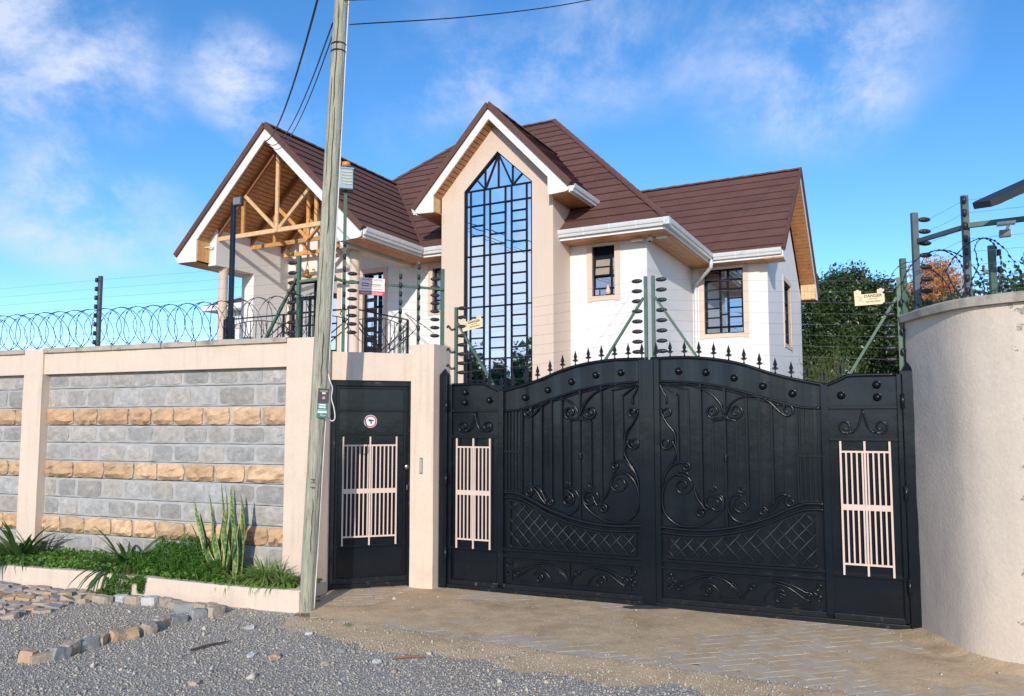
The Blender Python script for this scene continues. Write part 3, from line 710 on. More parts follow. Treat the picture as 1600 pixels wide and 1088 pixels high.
def cover():
    hf = lambda x, y: np.clip(0.115 + 0.075 * vnoise(x, y, 40, 3, 2.2) + 0.03 * (y > -.2), 0.02, .25) * np.where(x > -0.75, 0.45, 1.0)
    p = scatter_strip(13000, -6.5, 0.1, -0.47, 0.07, hf, RNG)
    v, f, t = leaf_quads(p, 0.036, 0.75, up=0.6)
    link('ground_cover', np_mesh('ground_cover', v, f, M['leaf_cover'], t), kind='stuff', label='dense green ground cover filling the planter along the wall', category='ground cover')
cover()

def strap_plant(name, label, cat, pos, n, L, width, m, spread=0.9, group=None, seed=1, curl=1.0, tip=0.0):
    """clump of arching strap leaves; every leaf is a part"""
    rnd = random.Random(seed); t = thing(name, label, cat, pos, 0, group)
    for i in range(n):
        a = rnd.uniform(0, 2 * math.pi); l = L * rnd.uniform(.65, 1.15); lean = rnd.uniform(.25, 1.0) * spread; w = width * rnd.uniform(.75, 1.15)
        pa, pb, pc = [], [], []; r0 = rnd.uniform(0, .05); m_ = 8
        x, z = r0, 0.0; th = R(86) - lean * R(38)
        side = (-math.sin(a), math.cos(a))
        tw = rnd.uniform(-.25, .25)
        for k in range(m_ + 1):
            q = k / m_; wk = w * (0.75 + 0.5 * q if q < .5 else 2.0 * (1 - q) ** 0.75 * 1.0) if q < 1 else 0.0005
            wk = max(.0006, min(wk, w)); px, py = x * math.cos(a) + side[0] * tw * q * l * .5, x * math.sin(a) + side[1] * tw * q * l * .5
            pa.append((px + side[0] * wk / 2, py + side[1] * wk / 2, z + wk * .18)); pb.append((px - side[0] * wk / 2, py - side[1] * wk / 2, z + wk * .18)); pc.append((px, py, z))
            th -= lean * curl * R(17); x += math.cos(th) * l / m_; z += math.sin(th) * l / m_
            if z < -0.10: z = -0.10
        tone = rnd.random(); mb = MB(); mb.strip(pa, pc, tone); mb.strip(pc, pb, tone)
        mb.build('leaf', m, t, smooth=True)
    return t
for nm, lab, sx, sy, n, L, sd_ in (('agapanthus', 'dark green strap-leaved clump at the left end of the planter', -3.62, -.22, 85, .60, 3),
                                   ('agapanthus', 'dark arching strap-leaved clump in front of the middle of the wall', -2.02, -.25, 80, .58, 5)):
    p = WW((sx, sy, .15)); strap_plant(nm, lab, 'plant', p, n, L, .038, M['leaf_strap'], spread=1.15, group='strap-leaved clumps in the planter', seed=sd_, curl=.95)
p = WW((-.32, -.27, .18)); strap_plant('spider_plant', 'largest pale green spider plant tuft, left of the utility pole', 'plant', p, 290, .29, .015, M['leaf_spider'], spread=1.1, seed=8, curl=1.15)
p = WW((-.10, -.30, .17)); strap_plant('spider_plant', 'pale green grassy tuft touching the utility pole, right end of the planter', 'plant', p, 160, .24, .014, M['leaf_spider'], spread=1.1, seed=18, curl=1.15)
p = WW((-.62, -.31, .15)); strap_plant('spider_plant', 'small pale grassy tuft between the striped plant and the pole', 'plant', p, 130, .28, .013, M['leaf_spider'], spread=1.3, seed=9, curl=1.2)

def fern(name, label, centres, n, seed):
    """asparagus fern: fine feathery sprays"""
    rng = np.random.default_rng(seed); V = []; F = []; T = []; o = 0
    for (cx, cy, cz, rx, ry, rz_) in centres:
        d = rng.normal(size=(n, 3)); d /= np.linalg.norm(d, axis=1)[:, None]; r_ = rng.uniform(.55, 1, n)[:, None] ** .5
        p = np.array((cx, cy, cz)) + d * r_ * np.array((rx, ry, rz_)) * (1 + .25 * vnoise(d[:, 0] * 3, d[:, 2] * 3, seed, 2, 1.5))[:, None]
        p = p[p[:, 2] > cz - rz_ * .7]
        v, f, t = leaf_quads(p, .055, .13, up=.7, rng=rng); V.append(v); F.append(f + o); T.append(t); o += len(v)
    V = np.concatenate(V); ca, sa = math.cos(WALL_A), math.sin(WALL_A); b = centres[0]
    W = np.stack([(V[:, 0] - b[0]) * ca - (V[:, 1] - b[1]) * sa, (V[:, 0] - b[0]) * sa + (V[:, 1] - b[1]) * ca, V[:, 2] - .15], -1)
    t = thing(name, label, 'plant', WW((b[0], b[1], .15)))
    link('foliage', np_mesh('foliage', W, np.concatenate(F), M['leaf_fern'], np.concatenate(T)), t, kind='stuff')
    mb = MB()
    for i in range(14):
        a = random.uniform(0, 6.28); h = random.uniform(.1, .2); mb.tube([(0, 0, 0), (math.cos(a) * .06, math.sin(a) * .04, h * .6), (math.cos(a) * .16, math.sin(a) * .08, h)], [.003, .002, .001], 4)
    mb.build('stems', M['twig'], t)
fern('asparagus_fern', 'bushy bright green asparagus fern beside the tall striped plant', [(-1.52, -.20, .29, .26, .18, .21), (-1.25, -.16, .31, .27, .17, .24), (-1.02, -.26, .23, .22, .16, .16), (-1.78, -.3, .23, .22, .15, .14)], 3300, 51)
fern('trailing_fern', 'feathery fern spray hanging over the planter kerb towards the gravel', [(-1.83, -.47, .20, .20, .08, .08), (-1.80, -.54, .13, .13, .05, .08), (-1.90, -.555, .06, .09, .05, .10), (-1.99, -.58, .01, .10, .06, .05), (-1.74, -.55, .05, .05, .04, .09), (-1.60, -.52, .16, .09, .03, .04), (-1.55, -.545, .10, .03, .025, .07)], 240, 52)

def snake_mat():
    m = bpy.data.materials.new('striped_snake_leaf'); m.use_nodes = True; nt = m.node_tree; L = nt.links; b = nt.nodes['Principled BSDF']
    uv = N(nt, 'ShaderNodeUVMap'); sp = N(nt, 'ShaderNodeSeparateXYZ'); L.new(uv.outputs[0], sp.inputs[0])
    wv = N(nt, 'ShaderNodeTexNoise'); wv.inputs['Scale'].default_value = 1.0; wv.inputs['Detail'].default_value = 3
    mp = N(nt, 'ShaderNodeMapping'); mp.inputs['Scale'].default_value = (2.0, 30, 1); L.new(uv.outputs[0], mp.inputs[0]); L.new(mp.outputs[0], wv.inputs['Vector'])
    band = N(nt, 'ShaderNodeMix', data_type='RGBA'); L.new(map_range(nt, wv.outputs[0], .45, .6), band.inputs[0])
    band.inputs[6].default_value = (0.055, 0.135, 0.035, 1); band.inputs[7].default_value = (0.22, 0.33, 0.13, 1)
    e = math_node(nt, 'ABSOLUTE', math_node(nt, 'SUBTRACT', sp.outputs[0], 0.5))
    mx = N(nt, 'ShaderNodeMix', data_type='RGBA'); L.new(map_range(nt, e, .37, .43), mx.inputs[0]); L.new(band.outputs[2], mx.inputs[6]); mx.inputs[7].default_value = (0.50, 0.45, 0.16, 1)
    L.new(mx.outputs[2], b.inputs['Base Color']); b.inputs['Roughness'].default_value = 0.45
    return m
M['snake'] = snake_mat()
def snake_plant():
    t = thing('snake_plant', 'tall upright snake plant with yellow-edged striped leaves against the wall', 'plant', WW((-.92, -.2, .13)))
    rnd = random.Random(4)
    # (offset along the wall, offset out, lean along, height)
    spec = [(-.20, 0, -.19, .58), (-.14, -.04, -.13, .80), (-.10, .03, -.08, .88), (-.06, -.06, -.07, .45), (-.03, .02, .06, .64), (0, -.05, .02, .50), (.03, .03, -.05, .98), (.06, -.02, .0, .95),
            (.08, .05, .03, .72), (.10, -.05, .03, .62), (.13, .0, .0, .93), (.16, .04, .05, .86), (-.17, .04, -.10, .66), (.05, .06, .03, .83), (.115, -.06, -.02, .74), (.19, -.02, .02, .60), (.15, -.08, .07, .48), (.21, .05, .01, .82), (-.24, .03, -.08, .40), (.02, -.09, -.05, .36)]
    for (x, y, lean, h) in spec:
        me = bpy.data.meshes.new('leaf'); m_ = 9; w = rnd.uniform(.056, .076); a = rnd.uniform(-.9, .9); vs = []; fs = []; uvs = []
        tw = rnd.uniform(-.8, .8); bend = rnd.uniform(-.03, .03)
        for k in range(m_ + 1):
            q = k / m_; wk = w * (0.55 + .75 * q if q < .6 else 1.0 * (1 - ((q - .6) / .4) ** 1.8)) ; wk = max(wk, .001); aa = a + tw * q
            cx = x + lean * q ** 1.3 + bend * math.sin(q * 6); cy = y + .02 * math.sin(q * 4 + a)
            ux, uy = math.cos(aa), math.sin(aa); dn = (-uy * wk * .22, ux * wk * .22)
            for s_, f_ in ((-.5, 0), (0, 1), (.5, 0)):
                vs.append((cx + ux * wk * s_ + dn[0] * f_, cy + uy * wk * s_ + dn[1] * f_, h * q)); uvs.append((s_ + .5, q * h))
        for k in range(m_):
            for c_ in (0, 1): a0 = 3 * k + c_; fs.append((a0, a0 + 1, a0 + 4, a0 + 3))
        me.from_pydata(vs, [], fs); ul = me.uv_layers.new(name='UVMap')
        for lp in me.loops: ul.data[lp.index].uv = uvs[lp.vertex_index]
        me.materials.append(M['snake']); me.polygons.foreach_set('use_smooth', [True] * len(fs)); me.update()
        o = link('leaf', me, t); o.rotation_euler = (0, 0, WALL_A)
        o.location = (0, 0, 0)
snake_plant()

# ================================================================== UTILITY POLE
def pole_x(z): return (-1.838 + 0.040 * z, 7.008 - 0.004 * z)
def build_pole():
    t = thing('utility_pole', 'weathered grey-green wooden utility pole in front of the wall corner', 'pole', (-1.838, 7.008, 0))
    mb = MB(); n = 26; m_ = 60; vs = []; fs = []
    for i in range(m_ + 1):
        z = -0.1 + 9.4 * i / m_; cx, cy = pole_x(z); r0 = float(np.interp(z, [0, 2.4, 3.8, 5.6, 9], [.064, .070, .069, .060, .055])) + .0015 * math.sin(z * 3.1)
        for k in range(n):
            a = 2 * math.pi * k / n; r_ = r0 + 0.0045 * math.sin(a * 3 + z * .7) + random.uniform(-.0012, .0012) + 0.003 * math.sin(a * 7 + z * 1.9)
            vs.append((cx + 1.838 + r_ * math.cos(a), cy - 7.008 + r_ * math.sin(a), z))
    for i in range(m_):
        for k in range(n): k2 = (k + 1) % n; fs.append((i * n + k, i * n + k2, (i + 1) * n + k2, (i + 1) * n + k))
    mb.add(vs, fs).build('pole_shaft', M['pole_wood'], t, smooth=True)
    pr = lambda z: float(np.interp(z, [0, 2.4, 3.8, 5.6, 9], [.066, .072, .071, .062, .057]))
    L = lambda z, a, off=0.0: (0.040 * z + (pr(z) + off) * math.cos(R(a)), -0.004 * z + (pr(z) + off) * math.sin(R(a)), z)
    # long drying cracks and nail heads
    for (z0, z1, a) in ((2.4, 3.3, -105), (3.4, 4.6, -80), (1.1, 1.75, -118), (3.9, 4.9, -120), (0.5, 1.0, -70), (4.6, 5.6, -95), (2.0, 2.5, -65)):
        c = MB(); pts = [L(z0 + (z1 - z0) * i / 10, a + 3 * math.sin(i * 1.7), -.002) for i in range(11)]; c.tube(pts, [.001] + [.0038] * 9 + [.001], 5); c.build('crack', M['stick'], t)
    # white cable stapled up the right side
    c = MB(); pts = [L(z, 4 + 4 * math.sin(z * 1.3), .006) for z in np.linspace(0.02, 1.70, 14)]; c.tube(pts, .006, 6)
    pts = [L(z, 2 + 4 * math.sin(z * 1.1), .006) for z in np.linspace(2.12, 6.2, 24)]; c.tube(pts, .006, 6); c.build('white_cable', M['plastic_white'], t, smooth=True)
    c = MB()
    q = [Vector(L(2.12, 2, .006)), Vector((.185, -.045, 2.06)), Vector((.205, -.02, 1.99)), Vector((.198, -.02, 1.90)), Vector((.222, -.01, 1.80)), Vector((.228, 0, 1.715)), Vector((.20, 0, 1.69)), Vector((.165, -.02, 1.72)), Vector(L(1.725, 4, .006))]
    c.tube(catmull(q, 6), .006, 6); c.build('white_cable', M['plastic_white'], t, smooth=True)
    # wire bindings near the top
    for z in (5.15, 5.22, 5.8, 5.86): 
        c = MB(); c.tube([L(z, a, .004) for a in range(0, 375, 15)], .005, 5); c.build('wire_binding', M['cable_black'], t)
    zz = 1.155
    text('painted_letter', 'M', .055, M['print_black'], t, (L(zz, -82, .004)[0], L(zz, -82, .004)[1], zz), (R(90), R(90), R(8)))
    text('painted_letter', 'F', .055, M['print_black'], t, (L(zz - .06, -82, .004)[0], L(zz - .06, -82, .004)[1], zz - .06), (R(90), R(90), R(8)))
    # advert card tied to the pole
    s = thing('advert_card', 'small black and green advert card tied to the utility pole', 'sign', (-1.838 + .04 * 1.88 + .055, 7.008 - .0835, 1.72), R(8))
    s.rotation_euler = (0, R(3), R(12))
    W_, H_ = .098, .262
    MB().box(-W_ / 2, W_ / 2, 0, .004, .13, H_).build('card_top', M['print_black'], s)
    MB().box(-W_ / 2, W_ / 2, 0, .004, 0, .13).build('card_bottom', M['print_green'], s)
    MB().box(-.035, .035, -.0015, 0, .232, .246).build('printed_line', M['print_grey'], s)
    for (x0, x1, z0, z1) in ((-.012, .02, .212, .228), (-.034, .028, .108, .122), (-.034, .030, .086, .101), (-.04, .038, .068, .072)): 
        k = x0
        while k < x1:
            e = min(x1, k + random.uniform(.008, .014)); MB().box(k, e - .002, -.0015, 0, z0, z1).build('printed_line', M['print_white'], s); k = e
    MB().box(-.042, .040, -.0015, 0, .042, .060).build('printed_strip', M['print_white'], s)
    c = MB(); c.lathe([(.014, 0), (.014, .0015)], (.004, -.002, .178), 14, 'y'); c.build('printed_face', mat('pink_print', (.42, .25, .33), .5), s)
    c = MB(); c.tube(catmull([(-.018, -.001, .03), (-.004, -.001, .034), (-.012, -.001, .016), (.006, -.001, .024), (.012, -.001, .012), (.022, -.001, .024), (.036, -.001, .018)], 5), .0018, 4); c.build('printed_script', M['print_white'], s)
build_pole()

# ================================================================== ENTRANCE: lintel and pillar, pedestrian door
ent = thing('entrance_wall', 'cream plastered pillar and lintel framing the pedestrian door', 'wall', GATE_O, GATE_A)
def build_entrance():
    mb = MB(); wavy_plaster(mb, -0.30, -0.03, -0.14, 0.22, -0.02, 2.49, 0.006, 6, 36); mb.build('pillar', M['plaster'], ent)
    # lintel, built in the door's own direction
    lo = bpy.data.objects; mb = MB(); wavy_plaster(mb, -0.90, 0.05, -0.045, 0.20, 2.112, 2.40, 0.005, 12, 5)
    mb.v = [tuple(Matrix.Rotation(-GATE_A, 3, 'Z') @ (DW(p) - Vector(GATE_O))) for p in mb.v]
    mb.build('lintel', M['plaster'], ent)
    # jamb closing the gap behind the left wall pillar
    mb = MB(); mb.box(-0.92, -0.815, -0.03, 0.2, 0, 2.112); mb.v = [tuple(Matrix.Rotation(-GATE_A, 3, 'Z') @ (DW(p) - Vector(GATE_O))) for p in mb.v]
    mb.build('jamb', M['plaster'], ent)
    MB().box(-.186, -.152, -.146, -.138, 1.155, 1.318).build('intercom_plate', M['galv'], ent)
    MB().box(-.180, -.158, -.150, -.146, 1.163, 1.310).build('intercom_recess', M['raw_cement'], ent)
build_entrance()

def grille(parent, xs_outer, cols, z_bot, z_low, z_mid, z_top, z_head, y, name='security_grille'):
    g = MB().bar((xs_outer[0], y, z_mid), (xs_outer[-1], y, z_mid), .008, .048).build(name, M['beige_bar'], parent)
    for z in (z_low, z_top): MB().bar((xs_outer[0], y, z), (xs_outer[-1], y, z), .012, .016).build('cross_bar', M['beige_bar'], g)
    for x in xs_outer: MB().bar((x, y, z_bot), (x, y, z_head), .016, .014, up=(0, 1, 0)).build('long_bar', M['beige_bar'], g)
    x0, x1 = xs_outer[0], xs_outer[-1]; k = 0
    for i in range(1, cols):
        x = x0 + (x1 - x0) * i / cols
        if min(abs(x - q) for q in xs_outer) < .012: continue
        for (a, b) in ((z_low, z_mid - .024), (z_mid + .024, z_top)): MB().bar((x, y + .001, a), (x, y + .001, b), .013, .010, up=(0, 1, 0)).build('bar', M['beige_bar'], g)
    return g

door = thing('pedestrian_door', 'narrow black steel pedestrian door with a round camera sticker', 'door', DOOR_O, DOOR_A)
def build_door():
    K = M['black_steel']; T = M['black_trim']
    MB().box(-.80, .028, .03, .05, .02, 2.09).build('panel', K, door)
    fr = MB(); fr.box(-.815, -.765, -.012, .05, .01, 2.11); fr.box(-.014, .034, -.012, .05, .0, 2.11); fr.box(-.765, -.014, -.012, .05, 2.055, 2.11)
    fr.build('door_frame', M['black_dusty'], door, bevel=.004)
    for z, h in ((1.805, .022), (1.562, .024), (.432, .024)): MB().box(-.765, -.014, .002, .03, z - h / 2, z + h / 2).build('rail', T, door, bevel=.003)
    MB().box(-.765, -.014, -.006, .03, .015, .055).build('bottom_rail', M['black_dusty'], door, bevel=.004)
    MB().box(-.765, -.014, .004, .03, .055, .112).build('kick_rail', M['black_dusty'], door, bevel=.003)
    for x in (-.755, -.062): MB().box(x, x + .022, .005, .03, .112, 2.05).build('stile', T, door, bevel=.003)
    MB().box(-.765, -.014, .004, .03, 2.028, 2.050).build('rail', T, door, bevel=.003)
    for (z0, z1) in ((1.60, 1.78), (1.84, 2.0), (.15, .40)):
        c = MB(); c.prism([(-.72, z0), (-.085, z0), (-.085, z1), (-.72, z1)], .022, .030); c.build('raised_panel', K, door, bevel=.006)
    grille(door, [-.68, -.41, -.14], 13, .437, .525, .983, 1.446, 1.535, -.006)
    c = MB(); c.lathe([(.0, -.012), (.020, -.012), (.026, -.006), (.027, 0)], (-.028, -.010, 1.22), 16, 'y'); c.build('lock', M['chrome'], door, smooth=True)
    MB().box(-.034, -.022, -.016, -.012, .985, 1.035).build('latch_plate', M['galv'], door)
    for z in (1.9, .3): MB().tube([(-.79, -.016, z - .04), (-.79, -.016, z + .04)], .010, 8).build('hinge', M['black_dusty'], door)
    MB().bar((-.052, -.004, 1.90), (-.052, -.004, 1.99), .012, .012).build('bolt', M['black_dusty'], door)
    # camera sticker
    st = MB().lathe([(.066, 0), (.066, .003)], (-.408, .018, 1.692), 32, 'y').build('camera_sticker', M['print_white'], door)
    vs = []; n = 32
    for r_ in (.061, .049):
        for k in range(n): a = 2 * math.pi * k / n; vs.append((-.408 + r_ * math.cos(a), .0165, 1.692 + r_ * math.sin(a)))
    ring = MB().add(vs, [(k, (k + 1) % n, n + (k + 1) % n, n + k) for k in range(n)]); ring.build('red_ring', mat('sticker_ring', (.45, .03, .09), .5), st)
    i = MB(); cx, cz = -.408, 1.692
    i.prism([(cx - .030, cz + .020), (cx - .006, cz + .022), (cx + .036, cz + .012), (cx + .030, cz + .003), (cx - .008, cz + .002), (cx - .028, cz + .006)], .0150, .0164)
    i.prism([(cx - .002, cz + .0), (cx + .012, cz + .0), (cx + .014, cz - .026), (cx + .004, cz - .026)], .0152, .0164)
    i.build('camera_icon', M['print_black'], st)
    MB().lathe([(.006, 0), (.006, .001)], (cx - .021, .0144, cz + .013), 10, 'y').build('camera_lens', M['print_white'], st)
build_door()

# ================================================================== MAIN GATE (two leaves, built once and mirrored)
TOP = [(.10, 2.072), (.44, 2.072), (.52, 2.045), (.64, 1.995), (.70, 2.005), (.886, 2.048), (1.088, 2.106), (1.287, 2.180), (1.48, 2.232), (1.70, 2.264), (1.91, 2.276), (2.155, 2.272)]
BAND = [(.68, 1.797), (.86, 1.808), (1.088, 1.872), (1.286, 1.935), (1.48, 1.990), (1.697, 2.030), (1.909, 2.050), (2.105, 2.060)]
MID = [(.681, .985), (.80, .985), (.87, .972), (1.0, .918), (1.141, .848), (1.308, .788), (1.498, .741), (1.685, .715), (1.894, .712), (2.105, .728)]
def interp(c, x): return float(np.interp(x, [p[0] for p in c], [p[1] for p in c]))
def xz(pts, y): return [(p[0], y, p[1]) for p in pts]
FINIAL = [(-.005, 0), (.005, 0), (.005, .030), (.014, .028), (.020, .038), (.030, .034), (.026, .046), (.012, .054), (.010, .060), (.019, .074), (.0, .140)]
fin_mesh = None
def finial_mesh():
    mb = MB(); poly = FINIAL + [(-x, z) for x, z in FINIAL[:-1][::-1]][:-1]
    # split down the middle so that the ridge stands proud
    n = len(poly); vs = [(x, 0, z) for x, z in poly]; spine = [(0, -.010, .0), (0, -.010, .03), (0, -.012, .05), (0, -.012, .075), (0, 0, .14)]
    mb.prism(poly, -.004, .004); mb.lathe([(.008, .0), (.009, .006), (.005, .012)], (0, 0, 0), 8); mb.lathe([(.006, .048), (.010, .054), (.006, .060)], (0, 0, 0), 8)
    mb.tube([(0, -.003, .03), (0, -.006, .075), (0, 0, .135)], [.006, .008, .001], 4)
    return mb.mesh('finial', M['black_dusty'])

def build_leaf(side):
    """side = +1: left leaf hung at x = 0; -1: the mirrored right leaf hung at x = 4.34"""
    global fin_mesh
    lab = {1: 'left leaf of the black wrought iron gate beside the pedestrian door pillar', -1: 'right leaf of the black wrought iron gate beside the curved wall'}[side]
    base = GW((0, 0, 0)) if side == 1 else GW((4.34, 0, 0))
    g = thing('gate_leaf', lab, 'gate', base, GATE_A, 'leaves of the main gate')
    K, T, Dn = M['black_steel'], M['black_trim'], M['black_dusty']
    def B(mb, name, m, bevel=0.0, smooth=False, parent=None, **kw):
        if side == -1: mb.mirror()
        return mb.build(name, m, parent if parent is not None else g, smooth=smooth, bevel=bevel, **kw)
    # sheet
    top = catmull([(x, 0, z) for x, z in TOP], 8); poly = [(p.x, p.z) for p in top] + [(2.155, .03), (.08, .03)]
    vs = []; nx = len(top); lv = 10
    for j in range(lv + 1):
        for p in top:
            x, zt = p.x, p.z; z = .03 + (zt - .03) * j / lv
            vs.append((x, .032 + (.0034 * math.sin(2 * math.pi * x / .21 + .4 * math.sin(z * 4)) if x > .7 else 0) + .0022 * math.sin(x * 9 + z * 3 + side) + .0022 * math.sin(z * 6 - x * 4 * side), z))
    B(MB().add(vs, [(j * nx + i, j * nx + i + 1, (j + 1) * nx + i + 1, (j + 1) * nx + i) for j in range(lv) for i in range(nx - 1)] + []), 'steel_sheet', K, smooth=True)
    vb = [(x, y + .014, z) for x, y, z in vs]
    mb = MB().add(vb, [(j * nx + i, (j + 1) * nx + i, (j + 1) * nx + i + 1, j * nx + i + 1) for j in range(lv) for i in range(nx - 1)])
    if side == -1: mb.mirror()
    mb.build('back_sheet', K, g, smooth=True)
    # capping along the wavy top
    mb = MB(); mb.tube([(p.x, .02, p.z) for p in top], .016, 6); B(mb, 'top_rail', T, smooth=True)
    mb = MB(); pts = catmull(xz(BAND, .012), 5); mb.tube(pts, .013, 6); B(mb, 'curved_rail', T, smooth=True)
    mb = MB(); mb.tube([(p[0], p[1] + .004, p[2] - .026) for p in pts[8:]], .008, 6); B(mb, 'curved_rail', T, smooth=True)
    # frame
    for (x0, x1, z0, z1, y0, nm) in ((.0655, .104, .05, 2.075, -.004, 'hanging_stile'), (.632, .690, .075, 2.0, -.012, 'stile'), (2.075, 2.160, .02, 2.266, -.014 if side == 1 else -.006, 'closing_stile')):
        B(MB().box(x0, x1, y0, .05, z0, z1), nm, K, bevel=.004)
    if side == 1: B(MB().box(2.105, 2.215, -.024, -.015, .02, 2.262), 'cover_strip', K, bevel=.003)
    B(MB().box(.065, 2.16, -.016, .05, -.012, .045), 'bottom_rail', Dn, bevel=.005)
    B(MB().box(.104, .632, -.008, .032, .045, .092), 'kick_rail', Dn, bevel=.004); B(MB().box(.690, 2.075, -.008, .032, .045, .092), 'kick_rail', Dn, bevel=.004)
    for z in (1.803, 1.535, .412): B(MB().box(.104, .632, .0, .032, z - .014, z + .014), 'side_rail', T, bevel=.003)
    c = MB(); c.prism([(.14, .12), (.60, .12), (.60, .375), (.14, .375)], .024, .0319); B(c, 'raised_panel', K, bevel=.006)
    for z, h in ((.425, .022), (.362, .020)): B(MB().box(.690, 2.075, -.006, .032, z - h / 2, z + h / 2), 'low_rail', T, bevel=.003)
    # studs
    for x, z in ((.25, 1.990), (.248, 1.886), (.525, 1.905), (.915, 1.927), (1.159, 1.998), (1.403, 2.074), (1.65, 2.132), (1.897, 2.150)):
        c = MB(); r_ = .033; prof = [(r_ * 1.06, .030), (r_, .018), (r_ * .9, .004), (r_ * .7, -.008), (r_ * .38, -.016), (.002, -.019)]
        c.lathe(prof, (x, 0, z), 16, 'y'); B(c, 'stud', T, smooth=True)
    # finials along the top
    if fin_mesh is None: fin_mesh = finial_mesh()
    x = .525
    while x < 2.12:
        z = interp([(p.x, p.z) for p in top], x) + .014; link('finial', fin_mesh, g, loc=(x * side, .02, z)); x += .1315
    # side panel: scrolls and beige grille
    c = MB()
    for s_ in (1, -1):
        q = spiral((.365 - s_ * .135, 1.642), .016, .062, 200 if s_ == 1 else -20, 1.35 * s_)
        q = [(p[0], 0, p[2]) for p in q]; end = q[-1]
        path = q[:-1] + [tuple(v_) for v_ in catmull([end, (.365 - s_ * .085, 0, 1.59), (.365 - s_ * .035, 0, 1.645), (.365, 0, 1.785)], 5)]
        c.tube([(p[0], .006, p[2]) for p in path], .0075, 5)
    B(c, 'scroll', T, smooth=True)
    mbg = grille(g, [.172 * side, .36 * side, .545 * side] if side == 1 else [-.545, -.36, -.172], 9, .412, .503, .970, 1.430, 1.518, -.008)
    # narrow barred field at the inner side of the stile
    for x in (.715, .752, .790, .828, .866): B(MB().bar((x, .018, 1.0), (x, .018, 1.80), .012, .012, up=(0, 1, 0)), 'bar', T)
    B(MB().box(.690, .888, .004, .030, 1.378, 1.400), 'short_rail', T, bevel=.002); B(MB().box(.690, .888, .004, .030, .985, 1.008), 'short_rail', T, bevel=.002)
    B(MB().bar((.884, .014, .985), (.884, .014, 1.812), .014, .014, up=(0, 1, 0)), 'bar', T)
    # vertical bars of the big field
    for x, z0, z1 in ((.987, 1.04, 1.838), (1.092, .97, 1.872), (1.197, .88, 1.905), (1.303, .93, 1.925), (1.390, 1.06, 1.690), (1.490, .745, 1.99), (1.597, 1.06, 1.690), (1.703, .93, 2.03), (1.812, 1.30, 1.978), (1.912, 1.33, 1.925)):
        B(MB().bar((x, .010, z0), (x, .010, z1), .016, .016, up=(0, 1, 0)), 'bar', T)
    c = MB(); c.lathe([(.010, 1.322), (.018, 1.332), (.012, 1.342), (.018, 1.354), (.012, 1.366), (.018, 1.378), (.010, 1.388)], (1.49, .012, 0), 10); B(c, 'collar', T, smooth=True)
    # scrolls of the big field; each one a forged part
    def sc(path, r_=.0095, y=.002, nm='scroll'):
        q = MB(); m_ = len(path); rad = [r_ * (.55 + .45 * min(1, i / (m_ * .25), (m_ - 1 - i) / (m_ * .12) + .35)) for i in range(m_)]
        q.tube([(p[0], y, p[-1]) for p in path], rad, 6); B(q, nm, T, smooth=True)
    def curl(c_, r_, a_end, turns, tail):
        """spiral that starts tight, opens to radius r_ leaving at angle a_end, then runs on along tail"""
        s0 = spiral(c_, r_ * .22, r_, a_end - 360 * turns, turns); s0 = [(p[0], p[2]) for p in s0]
        t_ = catmull([(s0[-1][0], 0, s0[-1][1])] + [(a, 0, b) for a, b in tail], 6); return s0[:-1] + [(p.x, p.z) for p in t_]
    sc(curl((1.390, 1.775), .066, 300, 1.5, [(1.455, 1.712), (1.488, 1.745)])); sc(curl((1.590, 1.775), .066, 240, -1.5, [(1.525, 1.712), (1.492, 1.745)]))
    P2 = lambda pts: [(p.x, p.z) for p in catmull([(a, 0, b) for a, b in pts], 6)]
    sc(P2([(1.388, 1.690), (1.43, 1.702), (1.49, 1.708), (1.55, 1.702), (1.598, 1.690)]))
    sc(P2([(1.12, 1.882), (1.24, 1.907), (1.36, 1.892), (1.445, 1.83), (1.486, 1.74)])); sc(P2([(1.86, 2.042), (1.74, 2.005), (1.62, 1.945), (1.53, 1.85), (1.494, 1.74)]))
    sc(curl((.955, 1.786), .058, 330, 1.4, [(1.03, 1.775), (1.085, 1.835), (1.16, 1.893)]))
    for p in ([(2.075, 2.045), (1.95, 2.01), (1.812, 1.982)], [(2.075, 2.040), (1.985, 1.985), (1.912, 1.927)], [(2.072, 2.035), (2.04, 1.965), (2.012, 1.91), (2.010, 1.845)]): sc(P2(p), .008)
    sc(curl((2.010, 1.777), .056, 30, 1.45, [(2.055, 1.755), (2.005, 1.665), (1.945, 1.585), (1.930, 1.50), (1.925, 1.42)]))
    sc(curl((2.020, 1.487), .064, 150, -1.5, [(1.945, 1.475), (1.925, 1.40), (1.965, 1.31), (2.025, 1.22), (2.055, 1.12), (2.062, 1.02)]))
    sc(curl((1.873, 1.105), .098, 75, -1.6, [(1.945, 1.205), (2.02, 1.13), (2.062, 1.0), (2.045, .865), (1.965, .775), (1.86, .738), (1.735, .755), (1.62, .815), (1.535, .895), (1.512, .965), (1.535, 1.025), (1.60, 1.035)]))
    sc(curl((1.840, 1.275), .042, 60, -1.3, [(1.90, 1.315), (1.975, 1.275), (2.035, 1.19), (2.06, 1.09)]))
    sc(P2([(1.80, 1.18), (1.84, 1.225), (1.91, 1.225), (1.985, 1.165)]), .007)
    sc(P2([(1.775, 1.10), (1.745, 1.0), (1.70, .935), (1.675, .90)]))
    sc(curl((1.715, .868), .046, 120, 1.3, [(1.655, .90), (1.62, .955)]))
    sc(curl((1.583, .950), .072, 100, -1.5, [(1.65, 1.015), (1.672, .955), (1.64, .91)]))
    sc(curl((1.363, .942), .070, 70, 1.5, [(1.36, 1.035), (1.43, 1.035), (1.478, .965), (1.462, .865), (1.39, .805), (1.29, .805), (1.20, .845)]))
